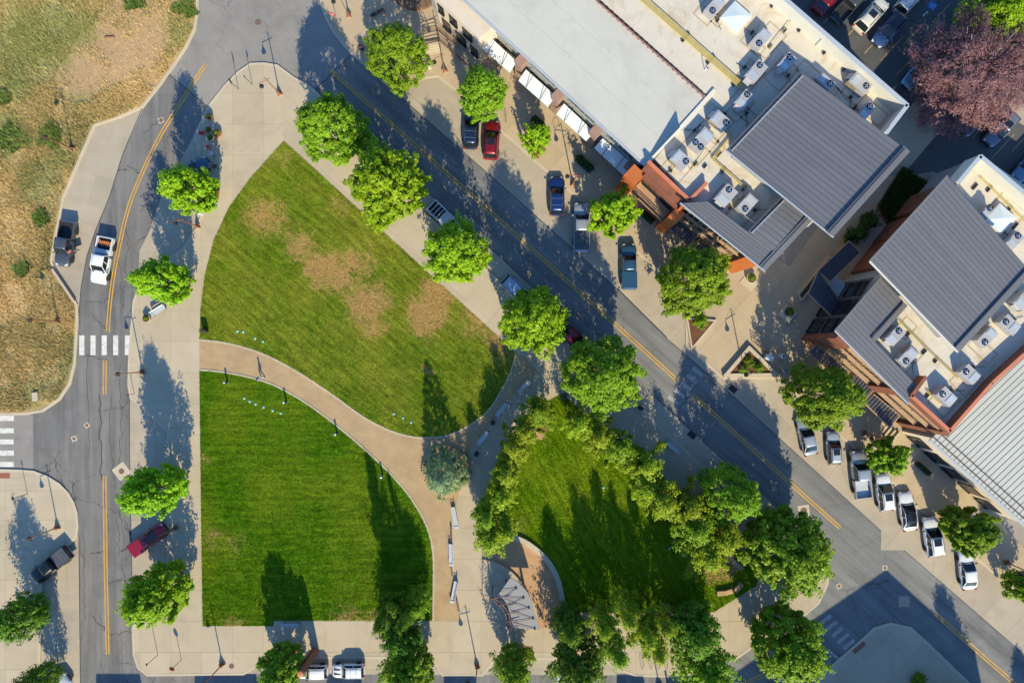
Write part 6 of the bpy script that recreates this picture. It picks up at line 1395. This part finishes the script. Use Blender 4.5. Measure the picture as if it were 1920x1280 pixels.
for a in [(1406, 522, .62, 'round pale pot planted in the sunny courtyard square'), (279, 597, .5, 'round pot with yellow green plant left of the white bench'), (411, 253, .48, 'lit terracotta rimmed pot rightmost of the plaza cluster', 'terracotta'), (396, 222, .4, 'topmost dark pot of the plaza cluster', 'terracotta', 'leaf_dark'), (395, 247, .42, 'green pot left in the plaza cluster', 'potstone', 'leaf_dark'), (399, 261, .42, 'lowest pot of the plaza cluster', 'potstone', 'leaf_dark'), (1476, 585, .55, 'round dark pot on the square slab in the shaded courtyard', 'brownrail', 'leaf_dark'), (1041, 636, .55, 'terracotta pot peeking out beside the red car', 'terracotta', 'leaf_pot')]: pot(*a)
for (x, y, s, rz, lab) in [(1406, 527, 1.4, R(-40), 'square pale slab under the courtyard pot'), (1474, 588, 1.3, R(-40), 'square stone slab under the dark pot')]:
    c = P(x, y); r_ = empty('plinth_slab', (c.x, c.y, .13), rz, lab, 'plinth'); MB().box(-s / 2 - .2, s / 2 + .2, -s / 2 - .2, s / 2 + .2, 0, .06 if s > 1.35 else .35).build('stone', M['kerb'], r_)
def planter_box(px, py, L, W, rz, label, h=.6, leaf='leaf_hedge', mat='darkmetal', z=.13):
    c = P(px, py); root = empty('hedge_planter', (c.x, c.y, z), rz, label, 'planter', 'green hedge planters before the shops')
    MB().ribbon([(-L / 2, -W / 2), (L / 2, -W / 2), (L / 2, W / 2), (-L / 2, W / 2)], .08, 0, h, 0, True).build('box', M[mat], root)
    MB().box(-L / 2 + .04, L / 2 - .04, -W / 2 + .04, W / 2 - .04, 0, h - .1).build('soil', M['soil'], root)
    n = max(2, int(L / .55)); me, br, K = tree_meshes('shrub', 0, leaf, 2600)
    for i in range(n):
        o = link('hedge_plant', me, None, root, loc=(-L / 2 + (i + .5) * L / n, 0, h - .3)); s = W / 2 / K[1] * 1.05; o.scale = (s * 1.1, s, .42); o.rotation_euler = (0, 0, i * 1.1)
for a in [(1095, 309, 2.3, .85, R(-42), 'hedge planter box between the lamp and the fourth awning'), (1008, 232, 1.6, .8, R(-42), 'hedge planter box above the small yellow green tree'), (1212, 408, 2.0, .6, R(-42), 'hedge planter below the orange building corner'), (1727, 877, 1.9, .45, R(-42), 'narrow green planter before the hall facade')]: planter_box(*a)
# planters and beds
def bed(name, pts, z, mat, label, cat, wall=None, ww=.3, zw=.5, zt=0):
    root = empty(name, label=label, cat=cat)
    MB().prism([Vector((*P(a, b).xy, z)) for a, b in pts], 0).build('mulch', M[mat], root)
    if wall:
        g = G2(pts)
        for i in range(len(g)):
            a, b = Vector(g[i]), Vector(g[(i + 1) % len(g)]); d = (b - a).normalized() * (ww / 2)
            MB().ribbon([tuple(a - d), tuple(b + d)], ww, 0, zw + .003 * i).build('wall_stone', M[wall], root)
    return root
tp = bed('triangular_planter', [(1358, 703), (1402, 652), (1453, 702)], .42, 'mulch', 'triangular raised planter with mulch and small shrubs', 'planter', 'kerb', .42, .62)
for (x, y, r, h, lab, lf) in [(1404, 676, 9, .7, 'upper shrub in the triangular planter', 'leaf_pot'), (1396, 693, 10, .6, 'left yellow green shrub in the triangular planter', 'leaf_pot'), (1424, 690, 9, .8, 'right green shrub in the triangular planter', 'leaf_mid'), (1410, 683, 7, .5, 'small shrub in the middle of the triangular planter', 'leaf_pot')]: bush(x, y, r, h, lf, lab, z=.42)
bed('triangular_bed', [(1287, 597), (1340, 601), (1296, 653)], .3, 'mulch', 'triangular orange mulch bed below the large green tree', 'planting bed', 'kerb', .2, .36)
bush(1314, 603, 14, 1.2, 'leaf_mid', 'green shrub in the triangular orange bed', z=.3)
iv = bed('planting_bed', [(1644, 388), (1690, 316), (1735, 345), (1722, 372), (1668, 428)], .25, 'soil', 'dark ivy bed in the gap between the grey roofs', 'planting bed', 'rust', .2, .4)
ivt = tufts(5200, [(1644, 388), (1690, 316), (1735, 345), (1722, 372), (1668, 428)], M['leaf_hedge'], .1, .5, 'ivy', '', '', z=.22, seed=9, w=.10, parent=iv); ivt['kind'] = 'stuff'
bed('courtyard_planter', [(1494, 553), (1500, 563), (1562, 490), (1552, 482)], .45, 'soil', 'long narrow planter beside the dark courtyard canopy', 'planter', 'kerb', .2, .55)
bed('lot_island', smooth([(1722, 158), (1745, 190), (1775, 200), (1785, 216), (1800, 224), (1822, 226), (1840, 205), (1800, 160), (1750, 150)], 3), .18, 'mulch', 'mulched island with rounded kerb under the purple tree', 'planting bed', 'kerb', .22, .2)
raised('rock_bed', [(1860, 150), (1990, 120), (1990, 250), (1920, 235), (1880, 215)], .14, M['rockland'], 'tan rock mulch bed at the right edge', 'rock bed')
sheet('parking_lot_patch', [(1725, 0), (1762, -40), (1830, 50), (1800, 90), (1760, 80), (1700, 25)], .009, M['lot'], 'dark lot area with the blue accessible bay') if 0 else None
# parking lot lines and accessible symbol
mark('parking_line', 'faded tan parking lines in the rear lot', [bar(x, y, .68, -.73, 62, 2) for x, y in ((1566, 20), (1610, 45), (1642, 78), (1672, 92), (1715, 62), (1730, 88), (1760, 30), (1880, 275), (1845, 235), (1918, 262), (1905, 330), (1700, 120))] + [bar(1757, 42, .05, 1, 22, 2), bar(1770, 34, .05, 1, 28, 2), bar(1746, 52, .05, 1, 16, 2)], .014, M['lotline'])
mark('accessible_symbol', 'blue accessible parking symbol with white wheelchair figure', [bar(1748, 11, .78, .62, 15, 15)], .013, M['bluepaint'], 'blue_square')
wcs = empty('wheelchair_figure', label='white wheelchair figure painted on the blue square', cat='road marking', kind='structure')
cc = P(1748, 11); Tm = Matrix.Translation((cc.x, cc.y, 0)) @ Matrix.Rotation(R(40), 4, 'Z')
def wc2(pts, w, closed=False): 
    pp = [Tm @ Vector((x, y, 0)) for x, y in pts]; MB().ribbon([(p.x, p.y) for p in pp], w, .0145, .018, 0, closed).build('stroke', M['whitepaint'], wcs)
wc2([(.22 * math.cos(a * .5) - .02, .22 * math.sin(a * .5) - .15) for a in range(3, 12)], .05); wc2([(-.02, .25), (0, -.02), (.2, -.02), (.3, -.3)], .06); wc2([(-.02, .33), (-.02, .40)], .1)
mark('parking_text', 'small white painted mark beside the blue accessible bay', [bar(1733, 28, .68, -.73, 7, 3), bar(1737, 25, .68, -.73, 7, 3)], .0145, M['whitepaint'])
# spruce ring of sandstone blocks
ring = empty('sandstone_ring', label='ring of curved sandstone blocks around the blue spruce', cat='low wall')
c = P(836, 880)
for i in range(14):
    a0 = i / 14 * 6.283 + .02; a1 = (i + 1) / 14 * 6.283 - .03; r0, r1 = 2.35 + rnd.uniform(-.05, .05), 2.95 + rnd.uniform(-.08, .1); z1 = .5 + rnd.uniform(-.05, .06)
    pts = [Vector((c.x + r * math.cos(a), c.y + r * math.sin(a), z1)) for r, a in ((r0, a0), (r1, a0), (r1, (a0 + a1) / 2), (r1, a1), (r0, a1), (r0, (a0 + a1) / 2))]
    MB().prism(pts, .1).build('sandstone_block', M['sandstone'], ring, bev=.04)
MB().lathe([(2.35, 0), (2.35, .2)], 24, (c.x, c.y, .1)).build('soil', M['soil'], ring)
def rocks(pts, label, r=.5):
    for (x, y, dx, dy, l, w) in pts:
        pass
def stone(x, y, dx, dy, l, w, h, label, grp):
    c = P(x, y, h); r_ = empty('sandstone_block', (c.x, c.y, .1), math.atan2(-dy, dx), label, 'stone block', grp); m_ = MB(); e = [rnd.uniform(-.06, .06) for _ in range(16)]
    m_.hexa([(-l / 2, -w / 2, 0), (l / 2, -w / 2 + e[0], 0), (l / 2 + e[1], w / 2, 0), (-l / 2, w / 2 + e[2], 0)], [(-l / 2 + e[3], -w / 2, h), (l / 2, -w / 2 + e[4], h + e[5]), (l / 2 + e[6], w / 2, h), (-l / 2, w / 2 + e[7], h + e[8])]); m_.build('stone', M['sandstone'], r_, bev=.06)
gS = 'sandstone seat blocks around the bright lawn'
for a in [(997, 808, 1, .7, 1.7, .8, .45, 'tan slab boulder leftmost on the bright lawn top'), (1010, 816, 1, .5, 1.1, .7, .5, 'tan slab boulder right of the leftmost slab'), (1371, 1046, .6, .8, 1.1, .6, .5, 'upper sandstone block at the right of the lawn'), (1379, 1056, .6, .8, 1.0, .6, .5, 'middle sandstone block in the right group'), (1387, 1063, .7, .6, .9, .6, .5, 'lower sandstone block in the right group'), (1352, 1112, 1, -.1, 1.0, .6, .5, 'leftmost block of the lower sandstone arc'), (1367, 1109, 1, -.3, 1.0, .6, .5, 'middle block of the lower sandstone arc'), (1385, 1101, .7, -.7, 1.3, .6, .5, 'rightmost block of the lower sandstone arc'), (1253, 1143, .2, 1, 1.3, .6, .5, 'shaded sandstone block at the bottom of the lawn'), (1115, 1145, 1, .2, 1.1, .6, .5, 'sandstone block under the left bottom aspens')]: stone(*a, gS)
# bollard lights
for x, y, lab in [(428, 716, 'leftmost bollard light below the gravel path'), (538, 753, 'second bollard light below the gravel path'), (633, 812, 'third bollard light below the gravel path'), (718, 891, 'bollard light near the tall tree shadow'), (1252, 1282, 'bollard at the bottom edge')]:
    c = P(x, y); r_ = empty('bollard_light', (c.x, c.y, .14), 0, lab, 'bollard light', 'bollard lights along the gravel path'); MB().tube((0, 0, 0), (0, 0, 1.05), .12, n=10).build('post', M['darkmetal'], r_); MB().lathe([(.13, 1.05), (.14, 1.1), (.02, 1.14)], 10).build('cap', M['trim'], r_); MB().lathe([(.16, 0), (.16, .03)], 10).build('foot', M['trim'], r_)
fx = [(446, 621), (457, 622), (479, 634), (494, 640), (459, 746), (469, 752), (480, 757), (495, 763), (512, 769), (527, 774), (739, 775), (756, 783), (771, 791), (1131, 913), (1255, 1027), (1279, 1040), (1291, 1055)]
fl_ = ['first green fixture from the left in the upper lawn row above the path', 'second green fixture from the left in the upper lawn row above the path', 'third green fixture in the upper lawn row above the path', 'rightmost green fixture in the upper lawn row above the path'] + [w_ + ' green fixture in the lower lawn row of six' for w_ in ('first', 'second', 'third', 'fourth', 'fifth', 'sixth')] + [w_ + ' of the three green fixtures left of the spruce shadow' for w_ in ('left', 'middle', 'right')] + ['lone green fixture in the sunny part of the aspen lawn', 'left green fixture in the shaded part of the aspen lawn', 'middle green fixture in the shaded part of the aspen lawn', 'lowest green fixture in the shaded part of the aspen lawn']
for (x, y), lab in zip(fx, fl_):
    c = P(x, y); r_ = empty('ground_light', (c.x, c.y, .14), 0, lab, 'ground light', 'small pale green fixtures in the lawns'); MB().lathe([(.16, 0), (.17, .05), (.1, .10), (.02, .12)], 10).build('lens', M['greenlight'], r_); MB().lathe([(.2, 0), (.2, .02)], 10).build('rim', M['darkmetal'], r_)
# chair and small items on the plaza
def chair(px, py, rz, label, mat='blackplastic', z=.13, grp=None):
    c = P(px, py); r_ = empty('folding_chair', (c.x, c.y, z), rz, label, 'chair', grp)
    MB().box(-.22, .22, -.22, .22, .42, .46).build('seat', M[mat], r_); MB().hexa([(-.24, -.22, .46), (-.2, -.22, .46), (-.2, .22, .46), (-.24, .22, .46)], [(-.36, -.22, .95), (-.32, -.22, .95), (-.32, .22, .95), (-.36, .22, .95)]).build('backrest', M[mat], r_)
    for sx in (-1, 1):
        for sy in (-1, 1): MB().tube((sx * .2, sy * .2, 0), (sx * .2, sy * .2, .43), .02, n=5).build('leg', M['darkmetal'], r_)
for x, y, rz, lab, mt in [(385, 252, .3, 'red chair left of the plaza pots', 'redsign'), (400, 290, 1.5, 'pale chair below the plaza pots', 'trim'), (393, 278, 2.5, 'red patterned chair between the plaza pots', 'redsign'), (407, 314, .2, 'brown chair nearest the parked blue car', 'brownrail')]: chair(x, y, rz, lab, mt, grp='chairs on the shaded plaza')
c = P(387, 619); r_ = empty('sandwich_board', (c.x, c.y, .15), R(5), 'black sandwich board on the left edge of the upper lawn', 'sign board')
MB().hexa([(-.35, -.3, 0), (.35, -.3, 0), (.35, -.27, 0), (-.35, -.27, 0)], [(-.35, -.03, 1.1), (.35, -.03, 1.1), (.35, 0, 1.1), (-.35, 0, 1.1)]).build('front_panel', M['blackplastic'], r_); MB().hexa([(-.35, .27, 0), (.35, .27, 0), (.35, .3, 0), (-.35, .3, 0)], [(-.35, .0, 1.1), (.35, .0, 1.1), (.35, .03, 1.1), (-.35, .03, 1.1)]).build('back_panel', M['blackplastic'], r_)
def bin_(px, py, label, mat='benchmetal', r=.28, h=.95):
    c = P(px, py); r_ = empty('litter_bin', (c.x, c.y, .13), 0, label, 'litter bin', 'round litter bins'); MB().lathe([(r * .9, 0), (r, h * .9), (r * .8, h)], 14).build('drum', M[mat], r_); MB().lathe([(r * .5, h), (r * .5, h + .03)], 12).build('opening', M['blackplastic'], r_)
for a in [(379, 401, 'pale bin below the topmost left road tree'), (894, 849, 'dark bin beside the spruce ring', 'darkmetal'), (924, 791, 'dark bin between the benches on the diagonal walk', 'darkmetal'), (1200, 764, 'black round bin under the broad green tree', 'blackplastic'), (806, 128, 'pale bin left of the lamp by the railing'), (679, 93, 'rusty bin left of the tree by the railing', 'brownrail'), (1463, 667, 'pale box bin in the courtyard by the triangular planter', 'white')]: bin_(*a)
c = P(1443, 670, 1.0); r_ = empty('white_cabinet', (c.x, c.y, .13), R(-30), 'white square cabinet beside the triangular planter', 'cabinet'); MB().box(-.4, .4, -.32, .32, .15, 1.0).build('box', M['white'], r_, bev=.03); MB().box(-.42, .42, -.34, .34, 1.0, 1.04).build('lid', M['white'], r_); MB().box(-.35, .35, -.28, .28, 0, .15).build('plinth', M['darkmetal'], r_)
# railings near the shops
def railing(pts, label, z=.13, h=1.0, n=6, mat='brownrail'):
    r_ = empty('railing', label=label, cat='railing', group='brown railings')
    v = [P(a, b, z) for a, b in pts]
    for a, b in zip(v[:-1], v[1:]):
        for k in (.45, .72, h): MB().tube(a + Vector((0, 0, k)), b + Vector((0, 0, k)), .035, n=6).build('rail', M[mat], r_)
        m = max(1, int((b - a).length / 1.4))
        for i in range(m + 1): q = a.lerp(b, i / m); MB().tube(q, q + Vector((0, 0, h)), .04, n=6).build('post', M[mat], r_)
railing([(792, 88), (825, 80), (880, 128), (900, 142)], 'brown railing around the raised deck by the steps')
railing([(795, 64), (820, 58), (858, 90)], 'upper brown railing beside the steps')
railing([(1442, 668), (1410, 640)], 'short railing behind the triangular planter', n=3)
st_ = empty('entrance_steps', label='pale steps with a blue grey ramp by the railing', cat='steps')
for i in range(4): MB().prism([Vector((*P(a, b).xy, .2 + i * .1)) for a, b in [(798, 92 - i * 3), (826, 87 - i * 3), (826, 99 - i * 4), (800, 104 - i * 4)]], .1).build('step', M['kerb'], st_)
dkp = empty('timber_deck', label='round brown timber deck at the top beside the cream building', cat='deck')
c = P(780, -35, .5)
for i in range(16):
    a0, a1 = math.pi * (-1.15 + i / 14), math.pi * (-1.15 + (i + .94) / 14); pts = [Vector((c.x + r * math.cos(a), c.y + r * math.sin(a), .7)) for r, a in ((.6, a0), (3.4, a0), (3.4, a1), (.6, a1))]; MB().prism(pts, .1).build('deck_board', M['deck'], dkp)
# long bench / planter in the tree shade at top, bicycle racks, sunlit steps
c = P(709, 28); r_ = empty('long_bench', (c.x, c.y, .13), R(27), 'dark long timber bench in tree shade at the top', 'bench'); MB().box(-.9, .9, -.2, .2, .38, .45).build('seat', M['wood_dark'], r_); MB().box(-.8, -.7, -.18, .18, 0, .38).build('leg', M['darkmetal'], r_); MB().box(.7, .8, -.18, .18, 0, .38).build('leg', M['darkmetal'], r_)
def rack(px, py, rz, label, z=.13):
    c = P(px, py); r_ = empty('bicycle_rack', (c.x, c.y, z), rz, label, 'bicycle rack', 'hoop bicycle racks'); m_ = MB(); prev = Vector((-.35, 0, 0))
    for i in range(9):
        a = math.pi * i / 8; q = Vector((-.35 * math.cos(a), 0, .5 + .35 * math.sin(a))); m_.tube(prev, q, .025, n=5); prev = q
    m_.tube(prev, (.35, 0, 0), .025, n=5); m_.build('hoop', M['darkmetal'], r_)
for i, (x, lab) in enumerate([(1203, 'leftmost hoop rack at the bottom below the aspens'), (1219, 'second hoop rack at the bottom below the aspens'), (1233, 'third hoop rack at the bottom below the aspens'), (1248, 'rightmost hoop rack at the bottom below the aspens')]): rack(x, 1243, R(80), lab)
rack(949, 224, R(85), 'hoop rack above the red crossover'); rack(1044, 240, R(20), 'hoop rack beside the small yellow green tree'); rack(1065, 272, R(20), 'hoop rack right of the small yellow green tree'); rack(1755, 862, R(10), 'hoop rack before the hall')
sp_ = empty('entry_stairs', label='tan entry steps below the office building canopy', cat='steps')
for i in range(4):
    a = P(1655 + i * 7, 806 + i * 4); MB().box(-.12, .12, -.7, .7, .1, .2 + i * .1, Matrix.Translation((a.x, a.y, 0)) @ Matrix.Rotation(R(-40), 4, 'Z')).build('step', M['kerb'], sp_)
for q, (x, y, lab) in enumerate([(1172, 345, 'slatted steps beside the orange building corner')]):
    r_ = empty('slatted_bench', label=lab, cat='steps')
    for i in range(5): a = P(x - 6 + i * 5, y - 4 + i * 4); MB().box(-.09, .09, -.55, .55, .1, .3, Matrix.Translation((a.x, a.y, 0)) @ Matrix.Rotation(R(-38), 4, 'Z')).build('slat', M['potstone'], r_)
# leaning rusty column at the bottom
c = P(592, 1218); col_ = empty('rusty_column', (c.x, c.y, .13), R(45), 'tall rusty square column with a round cap beside the bottom tree', 'column')
MB().box(-.34, .34, -.34, .34, 0, 5.6).build('shaft', M['rust'], col_, bev=.03)
for k in range(9): MB().box(-.37, .37, .34, .46, .4 + k * .6, .5 + k * .6).build('rung', M['rustmetal'], col_)
MB().lathe([(.33, 5.6), (.36, 5.7), (.34, 5.95), (.1, 6.0)], 20).build('cap', M['salmon'], col_)
# fallen branch and small boxes
c = P(69, 743); r_ = empty('utility_box', (c.x, c.y, .12), R(3), 'tan square utility box in the lower meadow corner', 'utility box'); MB().box(-.35, .35, -.55, .55, 0, .25).build('box', M['potstone'], r_, bev=.03); MB().box(-.3, .3, -.5, .5, .25, .28).build('lid', M['kerb'], r_)
c = P(207, 71); r_ = empty('timber_post', (c.x, c.y, .15), R(2), 'short rusty timber lying on the bare dirt', 'timber'); MB().box(-.6, .6, -.07, .07, 0, .12).build('beam', M['rustmetal'], r_)
# guard rail beside dark pickup
r_ = empty('guard_rail', label='low concrete barrier below the dark pickup at the meadow edge', cat='barrier')
a, b = P(101, 505), P(142, 566); MB().ribbon([(a.x, a.y), (b.x, b.y)], .3, 0, .4).build('barrier', M['potstone'], r_)
# ---------------------------------------------------------------- stage canopy and pergola
cn = empty('stage_canopy', label='grey angular stage canopy with steel struts on top', cat='canopy')
cz = 4.2
cp = [(957, 1083)] + smooth([(957, 1083), (972, 1092), (990, 1111), (1001, 1143), (1012, 1180)], 2)[1:] + [(962, 1177), (958, 1155), (950, 1132), (940, 1120), (933, 1116)]
MB().prism([P(a, b, cz) for a, b in cp], cz - .18).build('canopy_roof', M['canopygrey'], cn)
for (x0, y0, x1, y1) in [(938, 1108, 968, 1102), (945, 1123, 982, 1120), (952, 1128, 992, 1139), (957, 1147, 1000, 1159), (962, 1170, 1003, 1178), (945, 1124, 968, 1102), (953, 1138, 982, 1120), (960, 1150, 992, 1139), (962, 1168, 1000, 1159)]:
    MB().tube(P(x0, y0, cz + .16), P(x1, y1, cz + .06), .024, n=6).build('strut', M['brownrail'], cn)
for x, y in [(968, 1102), (982, 1120), (992, 1139), (1000, 1159), (1003, 1178)]:
    a = P(x, y, cz); MB().lathe([(.11, 0), (.11, .14)], 8, a).build('strut_anchor', M['darkmetal'], cn)
for x, y in [(948, 1108), (985, 1125), (990, 1160), (962, 1160)]:
    a = P(x, y, cz); MB().tube((a.x, a.y, .1), (a.x, a.y, cz - .15), .09, n=8).build('column', M['brownrail'], cn)
pg = empty('steel_pergola', label='curved brown steel rails arching left of the stage canopy', cat='pergola')
for off in (0, -6):
    arc2 = smooth([(921 + off * .3, 1119 - off * .2), (938 + off, 1128 - off * .5), (951 + off, 1145), (957 + off, 1165), (958 + off, 1178)], 4)
    gp = [P(a, b, 4.6) for a, b in arc2]
    for a, b in zip(gp[:-1], gp[1:]): MB().tube(a, b, .07, n=6).build('curved_rail', M['brownrail'], pg)
for t in (.1, .35, .6, .8, .95):
    a = gp[int(t * (len(gp) - 1))]; MB().tube((a.x, a.y, .1), a, .08, n=6).build('post', M['brownrail'], pg); MB().tube(a + Vector((-.1, 0, .1)), a + Vector((1.5, .35, .1)), .04, n=5).build('outrigger', M['rustmetal'], pg)
